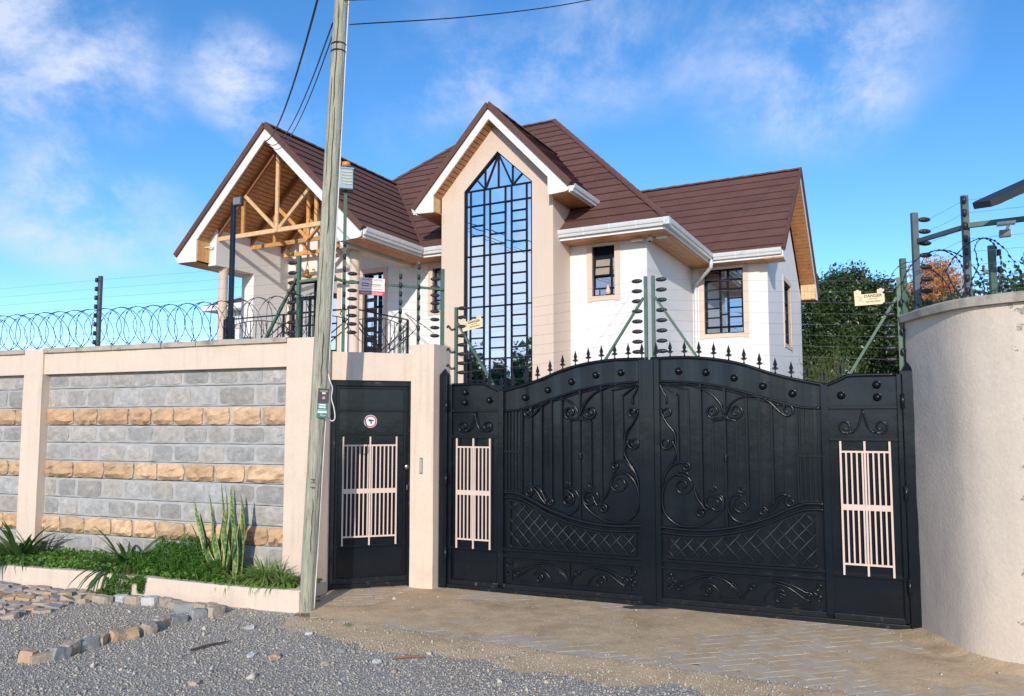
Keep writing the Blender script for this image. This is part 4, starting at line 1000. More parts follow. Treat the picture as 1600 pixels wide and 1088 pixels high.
    sc(curl((1.183, .905), .038, 110, 1.3, [(1.14, .915), (1.115, .965), (1.085, 1.02), (1.03, 1.055), (.965, 1.05)])); sc(curl((.955, .995), .05, 100, 1.3, [(.99, 1.05), (1.05, 1.0), (1.09, .94), (1.14, .885)]))
    for a, s2 in ((1.36, 1), (1.60, -1)): sc(P2([(a - .05 * s2, 1.065), (a, 1.062), (a + .03 * s2, 1.09), (a - .005 * s2, 1.115), (a + .01 * s2, 1.085)]), .0065)
    # middle rails swept down to the meeting stile
    for dz, r_ in ((0, .015), (-.048, .012)):
        mb = MB(); mb.tube([(p[0], .008, p[2] + dz) for p in catmull(xz(MID, 0), 5)], r_, 6); B(mb, 'swept_rail', T, smooth=True)
    # lattice panel
    mb = MB(); x0, x1, z0 = .752, 2.022, .450; up = lambda x: interp(MID, x) - .075
    fr = [(x0, 0, z0), (x1, 0, z0), (x1, 0, up(x1))] + [(x, 0, up(x)) for x in np.linspace(x1, x0, 16)[1:]] + [(x0, 0, z0)]
    for a, b in zip(fr[:-1], fr[1:]): mb.bar((a[0], .018, a[2]), (b[0], .018, b[2]), .018, .020)
    B(mb, 'lattice_frame', T)
    s_ = .118; rng_x = np.arange(x0 - .8, x1 + .8, s_)
    for kx in rng_x:
        for sg in (1, -1):
            # walk the diagonal and keep the stretch inside the panel
            seg = []
            for t_ in np.linspace(0, .6, 121):
                x = kx + sg * t_ * .92; z = z0 + t_
                if x0 < x < x1 and z < up(x): seg.append((x, z))
            if len(seg) > 5: B(MB().tube([(seg[0][0], .020 if sg > 0 else .0125, seg[0][1]), (seg[-1][0], .020 if sg > 0 else .0125, seg[-1][1])], .0062, 6), 'lattice_bar', M['black_lattice'], smooth=True)
    mb = MB()
    for i, kx in enumerate(rng_x):
        for j in range(1, 6):
            x = kx + j * s_ / 2; z = z0 + j * s_ / 2 / .92
            if x0 + .02 < x < x1 - .02 and z < up(x) - .02: mb.lathe([(.008, .0125), (.006, .008), (.001, .006)], (x, 0, z), 6, 'y')
    B(mb, 'lattice_rivets', Dn, kind='stuff')
    # bottom panel with mirrored scrolls
    mb = MB()
    for a, b in (((.775, .125), (1.97, .125)), ((.775, .338), (1.97, .338))): mb.bar((a[0], .02, a[1]), (b[0], .02, b[1]), .014, .012)
    for x in (.775, 1.97, 1.372): mb.bar((x, .02, .118), (x, .02, .345), .012, .012, up=(0, 1, 0))
    B(mb, 'scroll_panel_frame', T)
    for m_ in (1, -1):
        X = (lambda p: [(a if m_ == 1 else 2.744 - a, b) for a, b in p])
        for p in (curl((.745, .290), .030, 330, 1.3, [(.765, .255), (.80, .245)]), curl((.745, .192), .030, 30, -1.3, [(.765, .225), (.80, .245)]), curl((.828, .200), .040, 60, -1.4, [(.87, .245), (.95, .282), (1.08, .312), (1.20, .298), (1.30, .235), (1.355, .15)]),
                  [(p_.x, p_.z) for p_ in catmull([(.82, 0, .15), (.89, 0, .20), (.99, 0, .265), (1.12, 0, .30)], 5)], curl((1.068, .172), .042, 100, 1.3, [(1.01, .20), (1.045, .245), (1.115, .24), (1.17, .19), (1.19, .14)]), curl((1.287, .252), .030, 20, 1.3, [(1.315, .245), (1.35, .19), (1.36, .14)])):
            sc(X(p), .0068, .012)
    return g
leaf_l = build_leaf(1); leaf_r = build_leaf(-1)

# gate posts with pointed caps
def gate_post(x0, x1, label, h):
    t = thing('gate_post', label, 'gate post', GW(((x0 + x1) / 2, 0, 0)), GATE_A, 'posts the gate leaves hang on'); w = (x1 - x0) / 2
    MB().box(-w, w, -.035, .055, -.02, h).build('post', M['black_steel'], t, bevel=.004)
    c = MB().add([(-w, -.035, h), (w, -.035, h), (w, .055, h), (-w, .055, h), (0, .01, h + .075)], [(0, 1, 4), (1, 2, 4), (2, 3, 4), (3, 0, 4)]); c.build('pointed_cap', M['black_trim'], t)
    for z in (.35, 1.1, 1.85):
        MB().tube([(w * (1 if x0 < 1 else -1), -.042, z - .06), (w * (1 if x0 < 1 else -1), -.042, z + .06)], .014, 8).build('hinge', M['black_dusty'], t, smooth=True)
gate_post(-.022, .064, 'slim black gate post beside the cream pillar', 2.17)
gate_post(4.276, 4.362, 'slim black gate post against the curved wall', 2.10)

# ================================================================== CURVED WALL (right)
def flaked():
    # the plaster of the curved wall, flaked off to bare cement in ragged patches where the wall turns along the road
    m = M['plaster_grey'].copy(); m.name = 'flaked_plaster'; nt = m.node_tree; L = nt.links; b = nt.nodes['Principled BSDF']
    geo = N(nt, 'ShaderNodeNewGeometry'); sp = N(nt, 'ShaderNodeSeparateXYZ'); L.new(geo.outputs['Position'], sp.inputs[0])
    nz = N(nt, 'ShaderNodeTexNoise'); nz.inputs['Scale'].default_value = 7; nz.inputs['Detail'].default_value = 9; nz.inputs['Roughness'].default_value = 0.68; L.new(geo.outputs['Position'], nz.inputs['Vector'])
    a = math_node(nt, 'ADD', nz.outputs[0], map_range(nt, sp.outputs[0], 3.30, 3.60, -0.16, 0.03, smooth=False))
    k = map_range(nt, a, 0.560, 0.580)
    mx = N(nt, 'ShaderNodeMix', data_type='RGBA'); L.new(k, mx.inputs[0]); L.new(b.inputs['Base Color'].links[0].from_socket, mx.inputs[6]); mx.inputs[7].default_value = (0.43, 0.395, 0.34, 1)
    L.new(mx.outputs[2], b.inputs['Base Color'])
    b0 = b.inputs['Normal'].links[0].from_node; bp = N(nt, 'ShaderNodeBump'); bp.invert = True; bp.inputs['Distance'].default_value = 0.006; L.new(k, bp.inputs['Height']); L.new(b0.outputs[0], bp.inputs['Normal']); L.new(bp.outputs[0], b.inputs['Normal'])
    return m
M['flaked_plaster'] = flaked()
def build_curved():
    t = thing('curved_wall', 'curved plastered wall with rough cement coping right of the gate', 'wall', (3.275, 6.36, 0))
    P = catmull([(x, y, 0) for x, y in CURVE], 8); n = len(P); o = Vector((3.275, 6.36, 0)); zs = np.linspace(-.06, 2.50, 46)
    nr = []
    for i in range(n):
        d = (P[min(i + 1, n - 1)] - P[max(i - 1, 0)]).normalized(); nr.append(Vector((d.y, -d.x, 0)) * (1 if True else -1))
    out = [(-v if v.dot(Vector((-1, -.4, 0))) < 0 else v) for v in nr]
    vs = []; fs = []; m_ = len(zs); S = np.cumsum([0] + [(P[i + 1] - P[i]).length for i in range(n - 1)])
    SX, ZZ = np.meshgrid(S, zs, indexing='ij'); wob = 0.007 * vnoise(SX, ZZ, 60, 4, 1.6) + .003 * vnoise(SX, ZZ, 61, 2, 7)
    for i in range(n):
        for j in range(m_): q = P[i] - o + out[i] * float(wob[i, j]); vs.append((q.x, q.y, zs[j]))
    fs = [(i * m_ + j, (i + 1) * m_ + j, (i + 1) * m_ + j + 1, i * m_ + j + 1) for i in range(n - 1) for j in range(m_ - 1)]
    MB().add(vs, fs).build('plaster_face', M['flaked_plaster'], t, smooth=True)
    # body behind the face
    mb = MB(); A = [P[i] - o - out[i] * .012 for i in range(n)]; B_ = [P[i] - o - out[i] * .23 for i in range(n)]
    vs = [(p.x, p.y, z) for z in (-.06, 2.50) for p in A + B_]; k = 2 * n
    fs = [(n + i + 1, n + i, k + n + i, k + n + i + 1) for i in range(n - 1)] + [(i, i + 1, k + i + 1, k + i) for i in range(n - 1)] + [(0, k, k + n, n), (n - 1, 2 * n - 1, k + 2 * n - 1, k + n - 1)] + [(k + i, k + i + 1, k + n + i + 1, k + n + i) for i in range(n - 1)]
    mb.add(vs, fs); a0 = P[0] - o; 
    e0 = [tuple(a0 + Vector((0, 0, z))) for z in zs]; e1 = [tuple(a0 - out[0] * .014 + Vector((0, .0, z))) for z in zs]; mb.strip(e0, e1)
    mb.build('wall_core', M['plaster_grey'], t)
    # rough coping with a drip overhang
    vs = []; 
    for i in range(n):
        e = float(.007 * vnoise(S[i:i + 1], S[i:i + 1] * 0, 66, 3, 3.0)[0]); h = float(.007 * vnoise(S[i:i + 1], S[i:i + 1] * 0 + 9, 67, 3, 2.5)[0]); q = P[i] - o
        for off, z in ((.045 + e, 2.502), (.05 + e, 2.556 + h), (.03, 2.572 + h), (-.25, 2.57 + h), (-.25, 2.502)):
            w = q + out[i] * off; vs.append((w.x, w.y, z))
    fs = [(5 * i + k2, 5 * (i + 1) + k2, 5 * (i + 1) + (k2 + 1) % 5, 5 * i + (k2 + 1) % 5) for i in range(n - 1) for k2 in range(5)] + [(0, 1, 2, 3, 4), tuple(5 * (n - 1) + k2 for k2 in (4, 3, 2, 1, 0))]
    MB().add(vs, fs).build('coping', M['raw_cement'], t)
build_curved()

# ================================================================== HOUSE
house = thing('house', 'two storey white and tan house with brown gabled roofs behind the black gate', 'house', HOUSE_O, HOUSE_A)
def wall_slab(name, m, axis, pos, a0, a1, z0, z1, openings=(), depth=.22, inner=-1, zband=None):
    """wall in the plane axis = pos with real openings; its body runs from pos into the house by depth (inner = sign along the axis)"""
    A = sorted({a0, a1, *[v for o in openings for v in o[:2]]}); Z = sorted({z0, z1, *[v for o in openings for v in o[2:4]]})
    mb = MB(); p0, p1 = sorted((pos, pos + inner * depth))
    for i in range(len(A) - 1):
        for j in range(len(Z) - 1):
            ca, cz = (A[i] + A[i + 1]) / 2, (Z[j] + Z[j + 1]) / 2
            if any(o[0] < ca < o[1] and o[2] < cz < o[3] for o in openings): continue
            if axis == 'v': mb.box(A[i], A[i + 1], p0, p1, Z[j], Z[j + 1])
            else: mb.box(p0, p1, A[i], A[i + 1], Z[j], Z[j + 1])
    return mb.build(name, m, house)
EZ = 5.85                                   # soffit height
def build_walls():
    W_, T_ = M['white_wall'], M['tan_wall']; zb = 3.05
    wall_slab('wall', W_, 'v', 0, -1.862, 0.0, zb, EZ, [(-1.31, -.76, 4.62, 5.79)], inner=1)
    wall_slab('wall', T_, 'v', -.004, -1.862, 0.0, 0, zb, inner=1)
    wall_slab('wall', W_, 'u', 0, .22, 4.0, zb, EZ, inner=-1); wall_slab('wall', T_, 'u', 0.004, .216, 4.0, 0, zb, inner=-1)
    wall_slab('wall', W_, 'v', 4.0, 0.0, 1.95, zb, EZ + .1, [(.31, 1.33, 4.07, 5.80)], inner=1); wall_slab('wall', T_, 'v', 3.996, 0.0, 1.95, 0, zb - .15, inner=1); wall_slab('wall', W_, 'v', 4.0, 0.0, 1.95, zb - .15, zb, inner=1)
    # right wing gable wall
    op = (6.75, 8.1, 4.02, 5.86)
    wall_slab('wall', W_, 'u', 1.95, 4.22, 10.6, 2.9, EZ + .1, [op], inner=-1); wall_slab('wall', T_, 'u', 1.954, 4.216, 10.6, 0, 2.9, inner=-1)
    MB().prism([(4.0, EZ + .1), (10.6, EZ + .1), (7.3, EZ + .1 + 3.3 * .80)], 1.73, 1.95, 'x').build('gable_wall', W_, house)
    # back and left shells
    wall_slab('wall', W_, 'v', 10.6, -11.2, 1.73, 0, EZ, inner=-1); wall_slab('wall', W_, 'u', -11.2, 0, 10.4, 0, EZ, inner=1)
    # main front wall left of the tall window block: the balcony's back wall
    wall_slab('wall', W_, 'v', 0.0, -11.2, -4.82, 3.2, 6.15, [(-10.62, -8.87, 3.3, 5.73), (-7.98, -7.29, 3.3, 5.76), (-5.72, -5.15, 4.60, 5.69)], inner=1)
    wall_slab('wall', T_, 'v', -.004, -11.2, -4.82, 0, 3.2, inner=1)
    MB().prism([(-11.35, 6.15), (-5.95, 6.15), (-8.65, 8.70)], .0, .2).build('gable_wall', W_, house)
    # dark rooms behind the glass
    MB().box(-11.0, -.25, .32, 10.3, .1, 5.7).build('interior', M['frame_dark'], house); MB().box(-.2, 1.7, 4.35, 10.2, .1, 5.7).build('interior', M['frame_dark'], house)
    # tall window block
    c = -3.34; a = 6.62; ap = 8.62; wl, wr = -4.83, -1.86
    ol, orr, sp, px = -4.20, -2.385, 7.235, 8.09
    mb = MB(); y0, y1 = -.97, -.80
    mb.box(wl, ol, y0, y1, 0, a); mb.box(orr, wr, y0, y1, 0, a); mb.box(ol, orr, y0, y1, 0, 1.9)
    L_ = lambda u: 8.98 - 1.064 * abs(u - c)          # under the roof
    mb.prism([(wl, a), (ol, a), (ol, sp), (c + .047, px), (c + .047, L_(c)), (wl, L_(wl))], y0, y1); mb.prism([(orr, a), (wr, a), (wr, L_(wr)), (c + .047, L_(c)), (c + .047, px), (orr, sp)], y0, y1)
    mb.build('window_block_front', M['tan_wall'], house)
    MB().box(wr - .18, wr, -.80, .0, 0, 7.0).build('window_block_side', M['tan_wall'], house); MB().box(wl, wl + .18, -.80, .0, 0, 7.0).build('window_block_side', M['tan_wall'], house)
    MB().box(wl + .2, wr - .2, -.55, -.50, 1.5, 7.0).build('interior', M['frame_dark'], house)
build_walls()

def window_bars(w, y, bars, t=.035, d=.05):
    for (x0, z0, x1, z1) in bars: MB().bar((x0, y, z0), (x1, y, z1), t, d, up=(0, 1, 0)).build('glazing_bar', M['frame_dark'], w)
def pane(w, m, pts, y):
    """one pane, very slightly out of true like real glazing"""
    cx = sum(p[0] for p in pts) / len(pts); cz = sum(p[1] for p in pts) / len(pts); ax, az_ = random.gauss(0, .0045), random.gauss(0, .0045)
    vs = [(p[0], y + ax * (p[0] - cx) + az_ * (p[1] - cz), p[1]) for p in pts] ; n = len(pts)
    vs += [(v_[0], v_[1] + .006, v_[2]) for v_ in vs]
    return MB().add(vs, [tuple(range(n)), tuple(range(n, 2 * n))[::-1]] + [(i, (i + 1) % n, (i + 1) % n + n, i + n) for i in range(n)]).build('pane', m, w)

def tall_window():
    y = -.905; G = M['mirror_glass']
    x0, x1 = -4.20, -2.385; W_ = x1 - x0
    cols = [x0 + W_ * f for f in (0, .083, .286, .374, .600, .690, .906, 1)]
    c = -3.293; apex = 8.09; spr = 7.235
    w = MB().bar((x0 + .02, y, 1.9), (x0 + .02, y, spr + .01), .04, .08, up=(0, 1, 0)).bar((x1 - .02, y, 1.9), (x1 - .02, y, spr + .01), .04, .08, up=(0, 1, 0)) \
        .bar((x0, y, spr), (c, y, apex - .01), .04, .08, up=(0, 1, 0)).bar((x1, y, spr), (c, y, apex - .01), .04, .08, up=(0, 1, 0)).build('tall_window', M['frame_dark'], house, label='tall pointed window with mirror glass')
    tr = [1.95, 3.20, 4.43, 5.65, 6.87, 7.235]
    bars = [(x0, z, x1, z) for z in tr]
    for k in range(1, 7): bars.append((cols[k], 1.9, cols[k], spr))
    for k in (1, 3, 5):
        for a, b in zip(tr[:-2], tr[1:-1]):
            for i in range(1, 5): bars.append((cols[k], a + (b - a) * i / 5, cols[k + 1], a + (b - a) * i / 5))
    roof_z = lambda x: apex - (apex - spr) * (abs(x - c) / ((c - x0) if x < c else (x1 - c)))
    ml, mr = cols[2] + .03, cols[5] + .03
    bars += [(c, spr, c, apex), (ml, spr, ml, roof_z(ml)), (mr, spr, mr, roof_z(mr)), (ml, spr, c, apex - .05), (mr, spr, c, apex - .05), (ml, spr, x0 + .30, roof_z(x0 + .30)), (mr, spr, x1 - .27, roof_z(x1 - .27))]
    window_bars(w, y, bars, .034, .034)
    yy = y + .01
    for k in range(7):
        for i, (a, b) in enumerate(zip(tr[:-1], tr[1:])):
            if k in (1, 3, 5) and i < 4:
                for j in range(5): z0, z1 = a + (b - a) * j / 5, a + (b - a) * (j + 1) / 5; pane(w, G, [(cols[k], z0), (cols[k + 1], z0), (cols[k + 1], z1), (cols[k], z1)], yy)
            else: pane(w, G, [(cols[k], a), (cols[k + 1], a), (cols[k + 1], b), (cols[k], b)], yy)
    for tri in ([(x0, spr), (ml, spr), (x0 + .30, roof_z(x0 + .30))], [(ml, spr), (ml, roof_z(ml)), (x0 + .30, roof_z(x0 + .30))], [(ml, spr), (c, apex - .05), (ml, roof_z(ml))], [(ml, spr), (c, spr), (c, apex)],
                [(c, spr), (mr, spr), (c, apex)], [(mr, spr), (mr, roof_z(mr)), (c, apex - .05)], [(mr, spr), (x1 - .27, roof_z(x1 - .27)), (mr, roof_z(mr))], [(mr, spr), (x1, spr), (x1 - .27, roof_z(x1 - .27))]):
        pane(w, G, tri, yy)
tall_window()

def rect_window(name, axis, pos, a0, a1, z0, z1, cells, bars, surround=.13, m='tint_glass', label=None, solid=(), sur_top=True, sash=None):
    """window in an opening; local x along the wall. axis 'v' faces the front, 'u' faces right"""
    w = bpy.data.objects.new(name, None); C.objects.link(w); w.parent = house
    if axis == 'v': w.location = (a0, pos, 0)
    else: w.location = (pos, a0, 0); w.rotation_euler = (0, 0, R(90))
    if label: w['label'] = label
    W_ = a1 - a0; y = .10
    s_ = surround
    for (xa, xb, za, zb) in ((-s_, 0, z0 - s_, z1 + (s_ if sur_top else 0)), (W_, W_ + s_, z0 - s_, z1 + (s_ if sur_top else 0)), (0, W_, z0 - s_ * .85, z0)) + (((0, W_, z1, z1 + s_),) if sur_top else ()):
        if xb > xa and zb > za: MB().box(xa, xb, -.022, .05, za, zb).build('surround', M['tan_wall'], w)
    # reveals
    MB().box(-.004, .0, .05, .2, z0, z1).box(W_, W_ + .004, .05, .2, z0, z1).box(0, W_, .05, .2, z0 - .004, z0).build('reveal', M['tan_wall'], w)
    fr = MB(); t = .034
    fr.bar((t / 2, y, z0), (t / 2, y, z1), t, .06, up=(0, 1, 0)).bar((W_ - t / 2, y, z0), (W_ - t / 2, y, z1), t, .06, up=(0, 1, 0)).bar((0, y, z0 + t / 2), (W_, y, z0 + t / 2), t, .06, up=(0, 1, 0)).bar((0, y, z1 - t / 2), (W_, y, z1 - t / 2), t, .06, up=(0, 1, 0))
    fr.build('frame', M['frame_dark'], w)
    H_ = z1 - z0
    for (x0, y0, x1, y1, th) in bars: MB().bar((x0 * W_, y - .004, z0 + y0 * H_), (x1 * W_, y - .004, z0 + y1 * H_), th, .05, up=(0, 1, 0)).build('glazing_bar', M['frame_dark'], w)
    for (x0, y0, x1, y1) in cells: pane(w, M[m], [(x0 * W_, z0 + y0 * H_), (x1 * W_, z0 + y0 * H_), (x1 * W_, z0 + y1 * H_), (x0 * W_, z0 + y1 * H_)], y + .01)
    for (x0, y0, x1, y1) in solid:
        b = MB(); n = 7
        for i in range(n): za = z0 + (y0 + (y1 - y0) * i / n) * H_; zc = z0 + (y0 + (y1 - y0) * (i + 1) / n) * H_; b.add([(x0 * W_, y + .0, za), (x1 * W_, y + .0, za), (x1 * W_, y + .02, zc), (x0 * W_, y + .02, zc)], [(0, 1, 2, 3)])
        b.build('louvre', M['frame_dark'], w)
    return w
def build_windows():
    # small front window: louvred top, tilted vent sash, fixed panes
    fx = .80
    w = rect_window('window', 'v', 0, -1.31, -.76, 4.62, 5.79, [(0, 0, fx, .155), (fx, 0, 1, .155), (0, .155, fx, .40), (fx, .155, 1, .40), (fx, .40, 1, .78), (0, .40, fx, .78)],
                [(0, .16, 1, .16, .03), (0, .40, 1, .40, .04), (0, .78, 1, .78, .03), (fx, 0, fx, 1, .03)], label='small upstairs window with an open vent', solid=[(0, .78, 1, 1)], sur_top=False)
    s_ = MB(); x0, x1, z0, z1 = .05, .43, 5.10, 5.50
    for a, b in (((x0, z0), (x1, z0)), ((x1, z0), (x1, z1)), ((x1, z1), (x0, z1)), ((x0, z1), (x0, z0)), ((x0, 5.30), (x1, 5.30))): s_.bar((a[0], .085 - (z1 - a[1]) * .16, a[1]), (b[0], .085 - (z1 - b[1]) * .16, b[1]), .032, .03)
    s_.build('vent_sash', M['frame_dark'], w)
    for za, zb in ((5.10, 5.30), (5.30, 5.50)): MB().add([(x0, .09 - (z1 - za) * .16, za), (x1, .09 - (z1 - za) * .16, za), (x1, .09 - (z1 - zb) * .16, zb), (x0, .09 - (z1 - zb) * .16, zb)], [(0, 1, 2, 3)]).build('vent_pane', M['curtain'], w)
    # things on the inner sill seen through the lowest panes
    k = MB().lathe([(.05, 0), (.06, .05), (.05, .12), (.03, .16), (.035, .19), (.012, .22)], (.36, .07, 4.655), 12); k.build('sill_vase', mat('pink_vase', (.75, .5, .42), .5), w, smooth=True)
    k = MB().box(.05, .14, .055, .075, 4.655, 4.78).build('sill_frame', mat('violet_card', (.30, .30, .55), .5), w)
    # right wing window
    A, B_, D_, E_ = .0, .40, .60, 1.0
    rows = [0, .105, .255, .40, .545, .69, .83]
    cells = [(a, rows[i], b, rows[i + 1]) for i in range(6) for a, b in ((A, B_), (D_, E_))] + [(B_, 0, D_, .105), (B_, .105, D_, .30), (B_, .30, D_, .70), (B_, .70, D_, .85), (0, .83, B_, 1), (B_, .85, D_, 1), (D_, .83, 1, 1)]
    bars = [(0, z, B_, z, .03) for z in rows[1:]] + [(D_, z, 1, z, .03) for z in rows[1:]] + [(B_, 0, B_, 1, .055), (D_, 0, D_, 1, .055), (0, .105, 1, .105, .05), (B_, .30, D_, .30, .03), (B_, .70, D_, .70, .03), (0, .83, 1, .83, .05), (.045, .105, .045, .83, .03), (.955, .105, .955, .83, .03)]
    rect_window('window', 'v', 4.0, .31, 1.33, 4.07, 5.80, cells, bars, label='wide upstairs window of the right wing', solid=[(0, .84, B_, .98), (D_, .84, 1, .98)], sur_top=False)
    rect_window('window', 'u', 1.95, 6.75, 8.1, 4.02, 5.86, [(0, 0, .5, .4), (.5, 0, 1, .4), (0, .4, .5, 1), (.5, .4, 1, 1)], [(0, .4, 1, .4, .04), (.5, 0, .5, 1, .05), (0, .7, 1, .7, .03)], label='side window in the shaded gable end')
    # balcony doors
    r5 = [0, .2, .4, .6, .8, 1.0]; cells = []; bars = []
    for (a, b) in ((.03, .19), (.21, .37), (.39, .49), (.51, .61), (.63, .79), (.81, .97)):
        for i in range(5): cells.append((a, .02 + .78 * r5[i], b, .02 + .78 * r5[i + 1]))
        bars += [(a - .01, 0, a - .01, .82, .045)] + [(a, .02 + .78 * z, b, .02 + .78 * z, .035) for z in r5[1:]]
    cells += [(0, .83, .5, 1), (.5, .83, 1, 1)]; bars += [(.5, 0, .5, 1, .08), (0, .82, 1, .82, .06), (.985, 0, .985, .82, .04)]
    rect_window('balcony_door', 'v', 0, -10.62, -8.87, 3.3, 5.73, cells, bars, m='mirror_glass', label='wide glazed balcony door under the timber gable')
    cells = [(.52, z, .68, z + .12) for z in (.08, .22, .36, .50, .64)] + [(.80, z, .96, z + .12) for z in (.08, .22, .36, .50, .64)] + [(.40, .86, .66, .99), (.74, .86, .97, .99), (0, 0, .5, .82)]
    bars = [(.5, 0, .5, .82, .06), (.74, 0, .74, .82, .08), (.98, 0, .98, .82, .04), (0, .83, 1, .83, .07)] + [(.5, z, 1, z, .05) for z in (.07, .205, .345, .485, .625, .77)] + [(.70, .84, .70, 1, .05)]
    rect_window('balcony_door', 'v', 0, -7.98, -7.29, 3.3, 5.76, cells, bars, m='mirror_glass', label='narrow balcony door with louvred left half', solid=[(.02, .02, .48, .80)])
    rect_window('window', 'v', 0, -5.72, -5.15, 4.60, 5.69, [(0, 0, .5, .5), (.5, 0, 1, .5), (0, .5, .5, 1), (.5, .5, 1, 1)], [(.5, 0, .5, 1, .04), (0, .5, 1, .5, .04), (0, .25, 1, .25, .03), (0, .75, 1, .75, .03)], label='small window beside the tall window block')
build_windows()

# ------------------------------------------------------------------ roofs: courses of stone coated tile on each slope
def clip(poly, s0, s1):
    def half(P, keep):
        out = []
        for i in range(len(P)):
            a, b = P[i], P[(i + 1) % len(P)]; da, db = keep(a), keep(b)
            if da >= 0: out.append(a)
            if (da > 0 and db < 0) or (da < 0 and db > 0): t = da / (da - db); out.append((a[0] + (b[0] - a[0]) * t, a[1] + (b[1] - a[1]) * t))
        return out
    P = half(poly, lambda p: p[1] - s0); return half(P, lambda p: s1 - p[1]) if len(P) > 2 else []
def slope(name, pts, e, h=.38, off=0.0, label=None, sheet=1.33):
    """roof slope through the house points pts; e runs along the eave. Courses lap the one below by a real step"""
    P = [Vector(p) for p in pts]; e = Vector(e).normalized(); o = P[0]
    n = (P[1] - P[0]).cross(P[2] - P[0])
    for i in range(2, len(P) - 1):
        if n.length < .05: n = (P[i] - P[0]).cross(P[i + 1] - P[0])
    n.normalize(); n = n if n.z > 0 else -n; s_ = n.cross(e).normalized(); s_ = s_ if s_.z > 0 else -s_
    q = [((p - o).dot(e), (p - o).dot(s_)) for p in P]; s_min = min(p[1] for p in q); s_max = max(p[1] for p in q)
    b = MB(); b.add([p - n * .02 for p in P] + [p - n * .07 for p in P], [tuple(range(len(P))), tuple(range(len(P), 2 * len(P)))[::-1]] + [(i, (i + 1) % len(P), (i + 1) % len(P) + len(P), i + len(P)) for i in range(len(P))])
    root = b.build(name, M['roof'], house, **({'label': label} if label else {}))
    k = 0; z = s_min + off - h
    while z < s_max:
        a, c = z, z + h; z += h
        poly = clip(q, max(a, s_min), min(c, s_max))
        if len(poly) < 3: continue
        # the lap height falls from the nose of the course to its head
        lift = lambda t: .034 - .029 * (t - a) / h
        x0, x1 = min(p[0] for p in poly), max(p[0] for p in poly); up = []; dn = []
        for (x, t) in poly:
            w = o + e * x + s_ * t; up.append(w + n * lift(t)); dn.append(w + n * (lift(t) - .019))
        m_ = len(poly); mb = MB(); mb.add(up + dn, [tuple(range(m_)), tuple(range(m_, 2 * m_))[::-1]] + [(i, (i + 1) % m_, (i + 1) % m_ + m_, i + m_) for i in range(m_)])
        # side laps between sheets: thin raised seams, staggered course by course
        xx = math.floor(x0 / sheet) * sheet + (.5 * sheet if k % 2 else 0)
        while xx < x1:
            seg = [t for (x, t) in poly]; t0, t1 = max(a, s_min) , min(c, s_max)
            cl = clip([(p[1], p[0]) for p in poly], xx - .004, xx + .004)
            if len(cl) >= 3:
                ta, tb = min(p[0] for p in cl) + .01, max(p[0] for p in cl) - .01
                if tb - ta > .06: mb.bar(o + e * xx + s_ * ta + n * (lift(ta) + .001), o + e * xx + s_ * tb + n * (lift(tb) + .001), .010, .006, up=n)
            xx += sheet
        k += 1
        mb.build('roof_course', M['roof'], root)
    return root
def cap(a, b, parent, r=.085):
    a, b = Vector(a), Vector(b); L = (b - a).length; n = max(1, int(L / .42)); d = (b - a) / n
    mb = MB(); side = d.cross(Vector((0, 0, 1))).normalized(); upv = side.cross(d).normalized()
    for i in range(n):
        p, q = a + d * i, a + d * (i + 1) + d.normalized() * .03; l0, l1 = .030, .016
        prof = [(-1, -.45), (-.62, .20), (0, .42), (.62, .20), (1, -.45)]
        vs = [p + side * x * r + upv * (y * r + l1) for x, y in prof] + [q + side * x * r + upv * (y * r + l0) for x, y in prof]
        mb.add(vs, [(k, k + 1, 6 + k, 5 + k) for k in range(4)] + [(5, 6, 7, 8, 9), (4, 3, 2, 1, 0)])
    return mb.build('ridge_cap', M['roof'], parent)

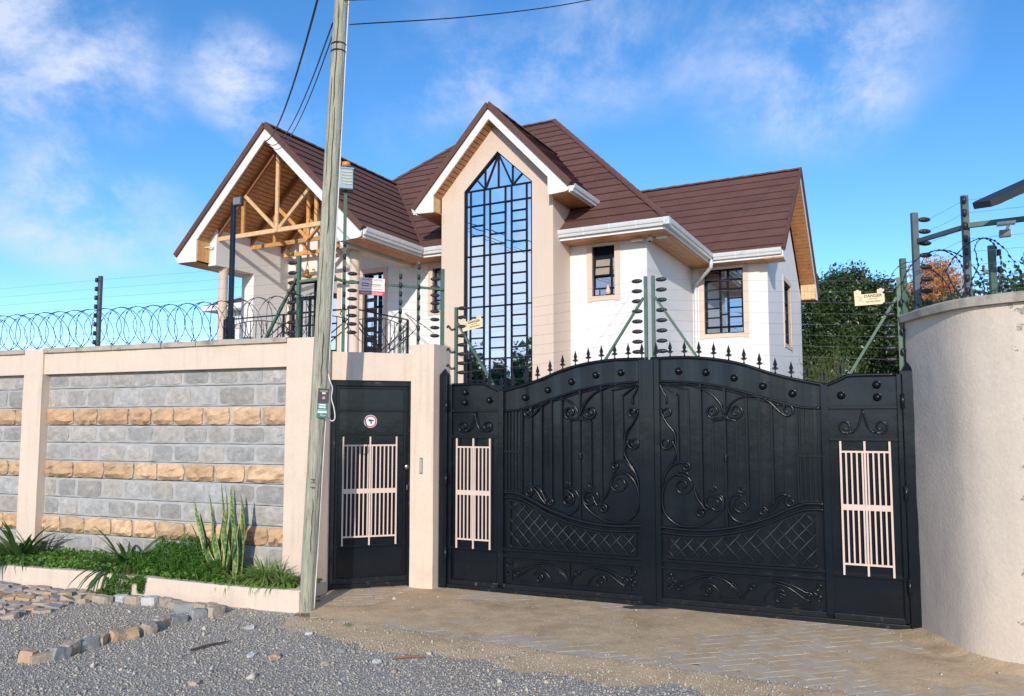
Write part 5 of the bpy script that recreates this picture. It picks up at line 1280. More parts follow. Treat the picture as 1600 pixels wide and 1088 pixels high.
ZE = 6.09; K_ = .97
mz = lambda v: ZE + K_ * (v + .6)
RW_E, RW_R, RW_B, RW_U = (3.42, 6.07), (7.3, 9.22), (11.18, 6.07), 2.42
LW_C, LW_H, LW_ZA, LW_ZE, LW_V = -8.65, 3.02, 8.99, 6.07, -3.0
CG_C, CG_H, CG_ZA, CG_ZE, CG_V = -3.34, 2.03, 9.09, 6.93, -1.3
def build_roofs():
    rl = -7.2; ridge_v = 4.34; rz = mz(ridge_v)
    cross = -.6 + (LW_ZA - ZE) / K_; hipu = rl - (ridge_v - cross)
    vl = LW_C + LW_H
    main = slope('main_roof', [(vl, -.6, ZE), (.6, -.6, ZE), (-4.21, ridge_v, rz), (rl, ridge_v, rz), (hipu, cross, LW_ZA), (LW_C, cross, LW_ZA)], (1, 0, 0), label='hipped front slope behind the tall window gable')
    cap((.62, -.62, ZE + .02), (-4.21, ridge_v, rz + .02), main); cap((rl, ridge_v, rz + .02), (-4.21, ridge_v, rz + .02), main); cap((rl, ridge_v, rz + .02), (hipu - .2, cross - .2, LW_ZA - .17), main)
    bk = ridge_v + (ridge_v + .6)
    s2 = slope('main_roof_side', [(.6, -.6, ZE), (.6, bk, ZE), (-4.21, ridge_v, rz)], (0, 1, 0)); slope('main_roof_back', [(.6, bk, ZE), (rl - 4.94, bk, ZE), (rl, ridge_v, rz), (-4.21, ridge_v, rz)], (1, 0, 0))
    slope('main_roof_side', [(rl - 4.94, bk, ZE), (rl - 4.94, .2, ZE), (hipu, cross, LW_ZA), (rl, ridge_v, rz)], (0, 1, 0))
    # left wing with the open timber gable
    a = (LW_C, LW_V, LW_ZA); b = (LW_C, cross + .1, LW_ZA)
    r_ = slope('left_wing_roof', [(LW_C + LW_H, LW_V, LW_ZE), (LW_C + LW_H, -.55, LW_ZE), b, a], (0, 1, 0), label='right slope over the balcony gable')
    slope('left_wing_roof', [(LW_C - LW_H, LW_V, LW_ZE), (LW_C - LW_H, cross, LW_ZE), b, a], (0, 1, 0)); cap((a[0], a[1], a[2] + .02), (b[0], b[1], b[2] + .02), r_)
    cap((LW_C + LW_H + .02, -.6, LW_ZE + .03), (LW_C, cross, LW_ZA + .03), r_, .04)
    # tall window gable
    vm = lambda z: -.6 + (z - ZE) / K_
    a = (CG_C, CG_V, CG_ZA); b = (CG_C, vm(CG_ZA) + .05, CG_ZA)
    r_ = slope('window_gable_roof', [(CG_C + CG_H, CG_V, CG_ZE), (CG_C + CG_H, vm(CG_ZE) + .05, CG_ZE), b, a], (0, 1, 0), h=.30, label='right slope over the tall window')
    slope('window_gable_roof', [(CG_C - CG_H, CG_V, CG_ZE), (CG_C - CG_H, vm(CG_ZE) + .05, CG_ZE), b, a], (0, 1, 0), h=.30); cap((a[0], a[1], a[2] + .02), (b[0], b[1], b[2] + .02), r_, .07)
    # right wing
    r_ = slope('right_wing_roof', [(.52, RW_E[0], RW_E[1]), (RW_U, RW_E[0], RW_E[1]), (RW_U, RW_R[0], RW_R[1]), (-2.8, RW_R[0], RW_R[1])], (1, 0, 0), h=.475, off=.22, label='front slope of the right wing')
    slope('right_wing_roof', [(-2.8, RW_B[0], RW_B[1]), (RW_U, RW_B[0], RW_B[1]), (RW_U, RW_R[0], RW_R[1]), (-2.8, RW_R[0], RW_R[1])], (1, 0, 0)); cap((-2.6, RW_R[0], RW_R[1] + .02), (RW_U + .03, RW_R[0], RW_R[1] + .02), r_)
    # brown verge trims along the rakes
    def verge(p, q, w=.09, h=.13, dn=.03):
        MB().bar(Vector(p) + Vector((0, 0, -dn)), Vector(q) + Vector((0, 0, -dn)), w, h).build('verge_trim', M['roof'], house)
    for sg in (1, -1):
        verge((LW_C, LW_V - .03, LW_ZA + .04), (LW_C + sg * (LW_H + .03), LW_V - .03, LW_ZE + .01)); verge((CG_C, CG_V - .03, CG_ZA + .04), (CG_C + sg * (CG_H + .03), CG_V - .03, CG_ZE + .01))
    verge((RW_U + .03, RW_R[0], RW_R[1] + .03), (RW_U + .03, RW_E[0] - .03, RW_E[1] + .01), .07, .11); verge((RW_U + .03, RW_R[0], RW_R[1] + .03), (RW_U + .03, RW_B[0] + .03, RW_B[1] + .01), .07, .11)
build_roofs()

def soffit_sheet(parent, o, along, across, la, lb, n, m='wood_soffit', name='soffit_boards', t=.014, gap=.006, lens=None):
    """tongue-and-groove boards: n boards side by side along 'across', open joints between"""
    o = Vector(o); al = Vector(along).normalized(); ac = Vector(across).normalized(); nn = al.cross(ac).normalized(); mb = MB(); w = lb / n
    for i in range(n):
        a0, a1 = (0, la) if lens is None else lens((i + .5) / n)
        if a1 - a0 < .03: continue
        p0 = o + ac * (w * i + gap / 2); p1 = o + ac * (w * (i + 1) - gap / 2); j = random.uniform(-.002, .002)
        vs = [p0 + al * a0, p0 + al * a1, p1 + al * a1, p1 + al * a0]; vs = [v_ + nn * j for v_ in vs]; mb.add(vs + [v_ + nn * t for v_ in vs], [(0, 1, 2, 3), (7, 6, 5, 4), (0, 4, 5, 1), (1, 5, 6, 2), (2, 6, 7, 3), (3, 7, 4, 0)])
    return mb.build(name, M[m], parent, kind='stuff')

def gutter(p, q, out, name='gutter', closed=True, joint=.62):
    """moulded box gutter from p to q (top edge line); out points away from the house"""
    p, q, out = Vector(p), Vector(q), Vector(out); d = (q - p).normalized()
    prof = [(0, 0), (0, -.155), (.075, -.155), (.088, -.10), (.110, -.085), (.122, -.04), (.128, .004), (.114, .004), (.108, -.03), (.02, -.03)]
    vs = [p + out * x + Vector((0, 0, z)) for x, z in prof] + [q + out * x + Vector((0, 0, z)) for x, z in prof]; n = len(prof)
    g = MB().add(vs, [(i, (i + 1) % n, (i + 1) % n + n, i + n) for i in range(n)] + [tuple(range(n))[::-1], tuple(range(n, 2 * n))]).build(name, M['gutter'], house)
    L = (q - p).length; k = int(L / joint)
    for i in range(1, k + 1):
        c = p + d * (L * i / (k + 1)); mb = MB(); pr = [(x + (.004 if x > .01 else 0), z - (.003 if z < -.14 else 0)) for x, z in prof[1:7]]; m_ = len(pr)
        va = [c - d * .012 + out * x + Vector((0, 0, z)) for x, z in pr]; vb = [c + d * .012 + out * x + Vector((0, 0, z)) for x, z in pr]
        mb.add(va + vb, [(j, j + 1, m_ + j + 1, m_ + j) for j in range(m_ - 1)]).build('gutter_bracket', M['white_trim'], g)
    return g
def build_eaves():
    T = M['white_trim']
    gz = 6.075
    # front eave right of the tall window, the return along the recess, and the right wing eave
    e0 = -1.86; F_ = .50; g0 = -.60
    fas = lambda a0, a1, b0, b1, z0=5.855, z1=6.04: MB().box(a0, a1, b0, b1, z0, z1).build('fascia_board', T, house)
    fas(e0, .602, -.60, -.575); gutter((e0, g0, gz), (.602, g0, gz), (0, -1, 0)); 
    fas(.577, .602, -.575, 3.42); gutter((.602, -.60, gz), (.602, 3.36, gz), (1, 0, 0), joint=.5)
    fas(.602, 2.40, 3.43, 3.455); gutter((.72, 3.43, gz), (2.40, 3.43, gz), (0, -1, 0))
    MB().box(.602, .735, -.735, -.602, gz - .155, gz + .004).build('gutter_corner', M['gutter'], house)
    soffit_sheet(house, (e0, -.575, EZ), (1, 0, 0), (0, 1, 0), .577 - e0, .575, 6); soffit_sheet(house, (.0, 0.0, EZ), (0, 1, 0), (1, 0, 0), 3.44, .577, 6); soffit_sheet(house, (.002, 3.455, EZ + .012), (1, 0, 0), (0, 1, 0), 1.95, .545, 6)
    # left of the tall window
    vl = LW_C + LW_H
    fas(vl, -4.83, -.60, -.575); gutter((vl + .0, g0, gz), (-4.83, g0, gz), (0, -1, 0)); soffit_sheet(house, (-6.5, -.575, EZ), (1, 0, 0), (0, 1, 0), 1.67, .575, 6)
    fas(vl - .025, vl, LW_V + .05, -.6); gutter((vl, LW_V + .02, gz), (vl, -.735, gz), (1, 0, 0), joint=.5)
    soffit_sheet(house, (vl - .55, LW_V + .03, EZ), (0, 1, 0), (1, 0, 0), 2.42, .53, 6)
    ul = LW_C - LW_H
    fas(ul, ul + .025, LW_V + .05, 3.0); gutter((ul, LW_V + .02, gz), (ul, 3.0, gz), (-1, 0, 0)); soffit_sheet(house, (ul + .02, LW_V + .03, EZ), (0, 1, 0), (1, 0, 0), 5.5, .6, 6)
    # tall window gable eaves
    gz2 = CG_ZE - .02
    for sg in (1, -1):
        u = CG_C + sg * CG_H
        MB().box(min(u, u - sg * .025), max(u, u - sg * .025), CG_V + .02, .2, gz2 - .17, gz2 - .01).build('fascia_board', T, house)
        gutter((u, CG_V + .01, gz2), (u, .33, gz2), (sg, 0, 0), joint=.6)
        iu = CG_C + sg * 1.49; a_, b_ = sorted((u - sg * .02, iu)); soffit_sheet(house, (a_, CG_V + .02, 6.775), (0, 1, 0), (1, 0, 0), 1.3, b_ - a_, 5)
        # boarded cheek of the boxed eave and sloping rake soffit
        ib = CG_C + sg * 1.52; 
        mb = MB()
        for i in range(3): y0 = CG_V + .01 + i * .107; mb.box(min(ib, ib + sg * .014), max(ib, ib + sg * .014), y0 + .003, y0 + .104, 6.76, 7.20)
        mb.build('eave_cheek_boards', M['wood_pale'], house, kind='stuff')
        s0 = Vector((CG_C + sg * 1.52, CG_V + .012, CG_ZA - .325 - (CG_ZA - CG_ZE) / CG_H * 1.52)); top = Vector((CG_C, CG_V + .012, CG_ZA - .325))
        soffit_sheet(house, s0, (0, 1, 0), top - s0, .32, (top - s0).length, 18, gap=.016)
    MB().tube(catmull([(-1.18, .28, gz2 - .14), (-1.18, .28, gz2 - .24), (-1.13, .28, gz2 - .30), (-.98, .27, gz2 - .31)], 4), .042, 10).build('downspout', M['gutter'], house, smooth=True)
    # downpipe in the recess corner
    MB().tube(catmull([(.66, 3.34, gz - .15), (.66, 3.34, gz - .28), (.60, 3.42, gz - .37), (.25, 3.78, gz - .57), (.12, 3.90, gz - .66), (.10, 3.92, gz - .80), (.10, 3.92, 4.5), (.10, 3.92, .2)], 5), .048, 10).build('downpipe', M['gutter'], house, smooth=True)
    for z in (5.0, 4.0): MB().lathe([(.054, 0), (.054, .03)], (.10, 3.92, z), 12).build('pipe_clip', M['white_trim'], house)
    # rake fascias: thick white boards with boxed tails
    def rake(c, h, za, ze, v, wv, tail_in, tail_z, inner_z, nm='rake_fascia'):
        k = (za - ze) / h
        for sg in (1, -1):
            pts = [(c, za - .045), (c + sg * (h + .0), ze - .045), (c + sg * (h - .02), tail_z + .03), (c + sg * (h - .10), tail_z), (c + sg * tail_in, tail_z - .02), (c + sg * tail_in, za - .045 - wv - k * tail_in), (c, za - .045 - wv)]
            MB().prism(pts, v - .02, v + .012).build(nm, T, house)
    rake(LW_C, LW_H, LW_ZA, LW_ZE, LW_V, .33, 2.30, 5.85, 0); rake(CG_C, CG_H, CG_ZA, CG_ZE, CG_V, .29, 1.51, 6.76, 0)
    # right wing gable: rake boards facing the side, soffit and boxed eave
    k = (RW_R[1] - RW_E[1]) / (RW_R[0] - RW_E[0])
    for sg, e in ((-1, RW_E), (1, RW_B)):
        c, h = RW_R[0], RW_R[0] - RW_E[0]
        pts = [(c, RW_R[1] - .03), (c + sg * h, e[1] - .03), (c + sg * h, e[1] - .22), (c + sg * (h - .45), e[1] - .25), (c + sg * (h - .55), RW_R[1] - .22 - k * (h - .55)), (c, RW_R[1] - .22)]
        MB().prism(pts, RW_U - .012, RW_U + .012, 'x').build('rake_fascia', T, house)
        s0 = Vector((1.955, c + sg * (h - .6), RW_R[1] - .21 - k * (h - .6))); top = Vector((1.955, c, RW_R[1] - .21)); soffit_sheet(house, s0, (1, 0, 0), top - s0, RW_U - 1.975, (top - s0).length, 30, gap=.016)
        # boxed eave end
        yb = c + sg * (h - .58); mb = MB()
        for i in range(4): mb.box(1.96 + i * .112, 2.066 + i * .112, min(yb, yb + sg * .014), max(yb, yb + sg * .014), e[1] - .23, e[1] + .34)
        mb.build('eave_cheek_boards', M['wood_pale'], house, kind='stuff'); MB().box(1.96, RW_U - .013, min(yb, c + sg * h), max(yb, c + sg * h), e[1] - .24, e[1] - .20).build('eave_box_floor', M['wood_soffit'], house)
    # left gable eave boxes
    for sg in (1, -1):
        ib = LW_C + sg * 2.29; mb = MB()
        for i in range(5): y0 = LW_V + .014 + i * .105; mb.box(min(ib, ib + sg * .014), max(ib, ib + sg * .014), y0 + .003, y0 + .102, 5.86, 6.50)
        mb.build('eave_cheek_boards', M['wood_light'], house, kind='stuff')
build_eaves()

def build_balcony():
    k = (LW_ZA - LW_ZE) / LW_H
    # boarded ceiling under both slopes
    for sg in (1, -1):
        s0 = Vector((LW_C + sg * 2.55, LW_V + .014, LW_ZA - .26 - k * 2.55)); top = Vector((LW_C, LW_V + .014, LW_ZA - .26))
        soffit_sheet(house, s0, (0, 1, 0), top - s0, 3.0, (top - s0).length, 30, name='ceiling_boards', gap=.014)
    # exposed trusses
    for v in (-2.53, -1.42, -.28):
        tr = bpy.data.objects.new('roof_truss', None); C.objects.link(tr); tr.parent = house; tr.location = (LW_C, v, 0)
        zb = 6.43; half = 2.03 if v < -.5 else 2.0; Z = lambda x: LW_ZA - .36 - k * abs(x)
        MB().bar((-half, 0, zb + .05), (half, 0, zb + .05), .05, .105).build('bottom_chord', M['wood_pale' if v < -2 else 'wood_light'], tr)
        MB().box(-half - .003, -half, -.026, .026, zb, zb + .1).build('chord_end', M['wood_light'], tr)
        m_ = 'wood_pale' if v < -2 else 'wood_light'
        MB().bar((0, -.03, zb + .0), (0, -.03, Z(0) + .05), .095, .05, up=(0, 1, 0)).build('king_post', M[m_], tr)
        for sg in (1, -1):
            MB().bar((sg * 1.22, .028, zb), (sg * 1.22, .028, Z(1.22) + .03), .09, .05, up=(0, 1, 0)).build('post', M['wood_light'], tr)
            MB().bar((sg * 1.14, -.004, Z(1.14) - .02), (sg * .05, -.004, zb + .10), .085, .046, up=(0, 1, 0)).build('brace', M[m_], tr)
            MB().bar((sg * 2.45, 0, Z(2.45)), (0, 0, Z(0)), .05, .15).build('rafter', M['wood_dark'], tr)
    # beams on round columns
    for (u0, u1) in ((-10.98, -10.70), (-6.60, -6.32)):
        MB().box(u0, u1, -2.6, .0, 5.79, 6.74).build('beam', M['white_wall'], house); MB().box(u0 + .002, u1 - .002, -2.598, -.02, 5.784, 5.79).build('beam_soffit', M['tan_wall'], house)
        c = MB(); c.lathe([(.125, 3.2), (.125, 3.3), (.118, 3.34), (.118, 5.70), (.13, 5.73), (.13, 5.785)], ((u0 + u1) / 2, -2.22, 0), 24); c.build('column', M['tan_wall'], house, smooth=True)
    MB().box(-11.15, -10.70, -1.30, -.0, 3.2, 5.79).build('balcony_side_wall', M['white_wall'], house)
    MB().box(-11.3, -6.15, -2.75, -.005, 2.95, 3.22).build('balcony_slab', M['tan_wall'], house)
    MB().box(-11.25, -6.2, -2.7, -2.5, 0, 2.95).build('lower_wall', M['tan_wall'], house)
    MB().box(-6.4, -6.2, -2.5, -.01, 0, 2.95).build('lower_wall', M['tan_wall'], house)
    # railings
    def rail(name, p, q, n):
        p, q = Vector(p), Vector(q); d = q - p; L = d.length; t = bpy.data.objects.new(name, None); C.objects.link(t); t.parent = house; t.location = p; t.rotation_euler = (0, 0, math.atan2(d.y, d.x))
        K = M['black_trim']; z0 = .12; h = 1.18; px = lambda f: L * f
        MB().bar((0, 0, h), (L, 0, h), .055, .030).build('handrail', K, t); MB().bar((0, 0, z0), (L, 0, z0), .03, .03).build('lower_rail', K, t)
        for i in range(n + 1): MB().bar((px(i / n), 0, 0), (px(i / n), 0, h), .045, .045).build('newel', K, t)
        for i in range(n):
            a, b = px(i / n), px((i + 1) / n); w = b - a
            arc = [(a + w * f, 0, h - .09 - .16 * (2 * f - 1) ** 2) for f in np.linspace(0, 1, 13)]; MB().tube(arc, .012, 5).build('arched_bar', K, t)
            MB().bar((a, .0, h - .40), (a + w * .5, 0, z0), .022, .022).bar((a + w * .5, 0, z0), (b, 0, h - .40), .022, .022).bar((a, .0, h - .25), (a + w * .42, 0, z0 + .12), .022, .022).bar((a + w * .42, 0, z0 + .12), (b, 0, h - .22), .022, .022).build('diagonal_bar', K, t)
            m_ = 11
            for j in range(1, m_):
                f = j / m_; x = a + w * f; MB().bar((x, .006, z0), (x, .006, h - .09 - .16 * (2 * f - 1) ** 2), .014, .014).build('baluster', K, t)
    rail('balcony_railing', (-10.72, -2.25, 3.22), (-6.58, -2.25, 3.22), 2); rail('balcony_railing', (-6.46, -2.08, 3.22), (-6.46, -.05, 3.22), 1)
    # hanging bronze lamp
    t = bpy.data.objects.new('hanging_lamp', None); C.objects.link(t); t.parent = house; t.location = (-8.97, -1.1, 5.55)
    MB().tube([(0, 0, .88), (0, 0, .42)], .008, 6).tube([(0, 0, .42), (-.10, 0, .08)], .010, 6).tube([(0, 0, .42), (.10, 0, .08)], .010, 6).build('chain', M['gold'], t)
    MB().lathe([(.02, .0), (.12, .03), (.13, .07), (.06, .12), (.05, .2), (.02, .24)], (0, 0, 0), 14).build('bowl', M['gold'], t, smooth=True)
    for s_ in (-1, 1): MB().tube(catmull([(s_ * .10, 0, .04), (s_ * .20, 0, .06), (s_ * .26, 0, .16), (s_ * .22, 0, .22), (s_ * .17, 0, .19)], 5), .014, 6).build('arm', M['gold'], t, smooth=True)
    # floodlight on the left beam, camera and lights under the right front corner
    t = bpy.data.objects.new('floodlight', None); C.objects.link(t); t.parent = house; t.location = (-10.95, -2.62, 6.26)
    MB().lathe([(.05, 0), (.05, .05)], (.14, -.04, 0), 12, 'y').build('wall_plate', M['white_trim'], t); MB().tube([(.14, -.05, 0), (-.02, -.16, -.02)], .014, 6).build('bracket', M['white_trim'], t)
    MB().box(-.17, -.01, -.24, -.16, -.09, .06).build('lamp_body', M['plastic_white'], t, bevel=.008); MB().box(-.155, -.025, -.248, -.241, -.075, .045).build('lens', M['lamp_face'], t)
    t = bpy.data.objects.new('corner_camera', None); C.objects.link(t); t.parent = house; t.location = (.12, -.14, EZ)
    MB().lathe([(.02, -.13), (.06, -.10), (.065, -.06), (.05, -.04), (.05, 0)], (0, 0, 0), 14).build('dome', M['plastic_white'], t, smooth=True); MB().lathe([(.002, -.15), (.03, -.14), (.04, -.12)], (0, -.02, 0), 10).build('camera_eye', M['print_black'], t, smooth=True)
    for x0, x1 in ((-.42, -.16), (.16, .40)): MB().box(x0, x1, -.06, .02, -.09, -.05).build('lamp_tube', M['plastic_white'], t, bevel=.006)
build_balcony()

# ================================================================== ELECTRIC FENCES
ins_mesh = {}
def insulator_mesh(kind):
    if kind not in ins_mesh:
        mb = MB()
        if kind == 'spool': mb.lathe([(.003, -.052), (.009, -.049), (.016, -.036), (.020, -.022), (.018, -.018), (.021, -.012), (.021, .012), (.018, .018), (.020, .022), (.016, .036), (.009, .049), (.003, .052)], (0, 0, 0), 10, 'x')
        else: mb.lathe([(.010, -.026), (.018, -.020), (.016, -.006), (.020, 0), (.016, .006), (.018, .020), (.010, .026)], (0, 0, 0), 10, 'z'); 
        ins_mesh[kind] = mb.mesh('insulator', M['insulator'], smooth=True)
    return ins_mesh[kind]
def fence_post(parent, p, z0, z1, m='green_post', w=.04, name='post'):
    """U-section steel post standing at p (local) with a folded front"""
    x, y = p[0], p[1]; mb = MB(); t = .005
    mb.box(x - w / 2, x + w / 2, y - t, y + t, z0, z1).box(x - w / 2, x - w / 2 + t, y + t, y + .028, z0, z1).box(x + w / 2 - t, x + w / 2, y + t, y + .028, z0, z1)
    return mb.build(name, M[m], parent)
def insulators(post, p, zs, off, kind):
    for z in zs: link('insulator', insulator_mesh(kind), post, loc=(p[0] + off[0], p[1] + off[1], z))
def wires(parent, pts, zs_list, r=.0011, sag=.006):
    """tensioned wires through the posts: pts local (x, y), zs_list gives each post's heights"""
    for k in range(len(zs_list[0])):
        path = []
        for i in range(len(pts)):
            a = Vector((pts[i][0], pts[i][1], zs_list[i][k]))
            if i: 
                b = path[-1]; mid = (a + b) / 2; mid.z -= sag; path.append(mid)
            path.append(a)
        MB().tube(path, r, 4).build('wire', M['wire'], parent)
lev = lambda a, b, n=8: [a + (b - a) * i / (n - 1) for i in range(n)]

def build_fences():
    # along the boundary wall
    t = thing('electric_fence', 'electric fence of thin wires standing along the top of the stone boundary wall', 'electric fence', WALL_O, WALL_A, 'electric security fences')
    zs = lev(2.60, 3.32)
    p = (-3.10, .2); ps = fence_post(t, p, 2.5, 3.37, 'galv', .045); insulators(ps, p, zs, (-.025, -.018), 'clip')
    p2 = (-6.6, .2); ps = fence_post(t, p2, 2.5, 3.37, 'galv', .045); insulators(ps, p2, zs, (-.025, -.018), 'clip')
    p3 = (-.36, .2); ps = fence_post(t, p3, 2.5, 3.39, 'green_post', .032); insulators(ps, p3, zs, (-.075, 0), 'spool')
    MB().bar((-.385, .2, 3.16), (-.76, .2, 2.53), .026, .024).build('strut', M['green_post'], t)
    MB().bar((-.34, .2, 3.12), (.02, .30, 3.17), .026, .026).build('tie_bar', M['green_post'], t)
    wires(t, [(-10.5, .18), (-6.6, .18), (-3.1, .18), (-.42, .2)], [zs] * 4)
    # over the pedestrian door
    t = thing('electric_fence', 'electric fence on the lintel above the pedestrian door', 'electric fence', DOOR_O, DOOR_A, 'electric security fences')
    zs = lev(2.62, 3.24)
    pa = (-.692, .10); ps = fence_post(t, pa, 2.40, 4.13, 'green_post', .032); insulators(ps, pa, zs, (.085, 0), 'spool'); insulators(ps, pa, lev(2.75, 3.55, 7), (.0, -.016), 'clip')
    for p, z1 in (((-.10, .10), 3.30), ((.10, .12), 3.42)):
        ps = fence_post(t, p, 2.40, z1, 'green_post', .026); insulators(ps, p, lev(2.58, z1 - .06, 8), (0, -.016), 'clip')
    pe = (.37, .14); ps = fence_post(t, pe, 2.05, 3.36, 'green_post', .04); insulators(ps, pe, zs, (-.085, 0), 'spool')
    MB().bar((-.692, .085, 3.15), (.37, .12, 3.13), .024, .024).build('tie_bar', M['green_post'], t)
    MB().bar((-.692, .085, 3.15), (-.92, .0, 3.20), .024, .024).build('tie_bar', M['green_post'], t)
    wires(t, [(-.59, .10), (-.10, .085), (.10, .10), (.27, .14)], [zs, zs, zs, zs])
    # on the gate leaves
    for side, lab in ((1, 'electric fence riding on the left gate leaf'), (-1, 'electric fence riding on the right gate leaf')):
        base = GW((0, 0, 0)) if side == 1 else GW((4.34, 0, 0)); t = thing('electric_fence', lab, 'electric fence', base, GATE_A, 'electric security fences')
        X = lambda x: x * side; y = .06; zs = lev(2.20, 2.875) if side == 1 else lev(2.20, 2.865); zc = lev(2.345, 3.023)
        hx = .115 if side == 1 else .055
        pa = (X(hx), y); ps = fence_post(t, pa, 2.03, 2.89, 'green_post', .030); insulators(ps, pa, zs, (X(.075), 0), 'spool')
        pc = (X(2.134), y); ps = fence_post(t, pc, 2.24, 3.065, 'green_post', .030); insulators(ps, pc, zc, (X(-.08), 0), 'spool')
        MB().bar((X(hx + .02), y, 2.72), (X(.555 if side == 1 else .467), y, 2.06), .026, .022).build('strut', M['green_post'], t)
        MB().bar((X(2.115), y, 2.86), (X(1.735), y, 2.28), .026, .022).build('strut', M['green_post'], t)
        wires(t, [(X(hx + .075), y), (X(2.055), y)], [zs, zc], r=.0010)
        # the leaf's wires are joined to the next fence by slack spring leads
        for z in (2.66, 2.42, 2.25):
            pts = catmull([(X(.02), .05, z + .02), (X(.045), .03, z + .03), (X(hx * .7), .03, z - .01), (X(hx), .05, z)], 6); MB().tube(pts, .011, 6).build('spring_lead', M['insulator'], t, smooth=True)
    # on the curved wall
    t = thing('electric_fence', 'electric fence climbing over the curved wall beside the street lamp', 'electric fence', (3.36, 6.30, 0), 0, 'electric security fences')
    zs = lev(2.66, 3.36, 8)
    p1 = (0.0, 0.0); ps = fence_post(t, p1, 2.50, 3.42, 'galv', .05); insulators(ps, p1, zs, (.075, 0), 'spool')
    p0 = (-.05, .12); fence_post(t, p0, 1.9, 3.06, 'green_post', .045)
    p2 = (.095, -.55); ps = fence_post(t, p2, 2.55, 3.40, 'galv', .045); insulators(ps, p2, zs, (-.02, -.016), 'clip')
    p3 = (.57, -.10); ps = fence_post(t, p3, 2.1, 3.12, 'green_post', .05); insulators(ps, p3, lev(2.64, 3.06, 4), (.05, 0), 'clip')
    p4 = (1.5, -1.35); ps = fence_post(t, p4, 2.5, 3.4, 'green_post', .045); insulators(ps, p4, zs, (.0, -.02), 'clip')
    MB().bar((.02, .0, 3.18), (.095, -.53, 3.16), .034, .034).build('tie_bar', M['galv'], t); MB().bar((.095, -.57, 3.16), (1.5, -1.35, 3.18), .036, .036).build('tie_bar', M['green_post'], t)
    wires(t, [(.10, 0), (.08, -.55), (1.5, -1.35)], [zs, zs, zs], r=.0013)
build_fences()

# ------------------------------------------------------------------ razor wire coils
def razor(label, path, rad, pitch, loc, rz, seed, jitter=.02, alt=1.0):
    """concertina coil laid along path (local points of its axis), with barbs clamped on the wire"""
    t = thing('razor_wire', label, 'razor wire', loc, rz, 'coils of razor wire on the walls'); rnd = random.Random(seed)
    P = catmull(path, 10); L = [0]
    for a, b in zip(P[:-1], P[1:]): L.append(L[-1] + (b - a).length)
    turns = L[-1] / pitch; n = int(turns * 34); pts = []; amp = [rnd.uniform(-1, 1) for _ in range(int(turns) + 3)]
    for i in range(n + 1):
        q = i / n; s_ = q * L[-1]; ph = q * turns; k = int(ph); f = ph - k
        r_ = rad * (1 + jitter * ((1 - f) * amp[k] + f * amp[k + 1]))
        # stretched loops lean alternately along the axis, as clipped concertina does
        s2 = min(max(s_ + alt * pitch * .55 * math.sin(2 * math.pi * ph) * (1 if k % 2 else -1) * .8, 0), L[-1])
        j = max(1, next((m_ for m_ in range(1, len(L)) if L[m_] >= s2), len(L) - 1)); w = (s2 - L[j - 1]) / max(1e-6, L[j] - L[j - 1]); c = P[j - 1].lerp(P[j], w); d = (P[j] - P[j - 1]).normalized()
        sd_ = d.cross(Vector((0, 0, 1))).normalized(); up = sd_.cross(d)
        a = 2 * math.pi * ph; pts.append(c + (sd_ * math.cos(a) + up * math.sin(a)) * r_)
    MB().tube(pts, .0032, 4, caps=False).build('coil_wire', M['razor'], t)
    mb = MB(); acc = 0
    for a, b in zip(pts[:-1], pts[1:]):
        acc += (b - a).length
        if acc > .044:
            acc = 0; d = (b - a).normalized(); s_ = d.cross(Vector((.3, .5, .8))).normalized(); u = s_.cross(d)
            vs = [a - d * .013 + s_ * .007, a + d * .013 + s_ * .007, a + d * .013 - s_ * .007, a - d * .013 - s_ * .007, a + u * .006]; mb.add(vs, [(0, 1, 4), (1, 2, 4), (2, 3, 4), (3, 0, 4), (3, 2, 1, 0)])
    mb.build('barbs', M['razor'], t, kind='stuff'); return t
razor('long coil of razor wire along the top of the stone boundary wall', [(-9.5, .17, 2.75), (-6, .17, 2.75), (-3, .17, 2.755), (-1.5, .17, 2.745), (-.02, .16, 2.76)], .222, .118, WALL_O, WALL_A, 1)
razor('short loose coil of razor wire above the pedestrian door', [(-.72, .12, 2.66), (-.4, .16, 2.62), (0.05, .17, 2.68), (.30, .16, 2.70)], .20, .40, DOOR_O, DOOR_A, 2, .1)
razor('coil of razor wire on the curved wall', [(-.05, .05, 2.78), (.02, -.35, 2.80), (.20, -.72, 2.80), (.55, -.98, 2.82), (1.1, -1.3, 2.82), (1.7, -1.6, 2.82)], .24, .19, (3.40, 6.28, 0), 0, 3, .08)

# ------------------------------------------------------------------ signs on the fences
def danger_sign(label, loc, rz, tilt):
    t = thing('danger_sign', label, 'sign', loc, rz, 'electric fence warning signs'); t.rotation_euler = (0, tilt, rz)
    MB().prism([(-.115, -.065), (.115, -.065), (.117, .062), (.062, .062), (.062, .030), (-.062, .030), (-.062, .062), (-.117, .062)], 0, .003).build('sign_plate', M['sign_cream'], t)
    for s_ in (-.09, .09): MB().box(s_ - .011, s_ + .011, -.004, 0, .038, .070).build('clip', M['beige_bar'], t)
    text('lettering', 'DANGER', .034, M['print_black'], t, (.028, -.0012, .010), xs=1.0, bold=.0006); text('lettering', 'ELECTRIC FENCE', .0145, M['print_black'], t, (.028, -.0012, -.038), bold=.0003)
    text('lettering', 'HATARI', .020, M['print_grey'], t, (.028, -.0012, -.015))
    z = MB()
    for a, b in (((-.098, .018), (-.058, -.004)), ((-.058, -.004), (-.082, -.010)), ((-.082, -.010), (-.046, -.036)), ((-.094, -.030), (-.066, -.016)), ((-.05, .014), (-.066, .004))): z.bar((a[0], -.001, a[1]), (b[0], -.001, b[1]), .004, .001)
    z.build('spark_mark', M['print_grey'], t)
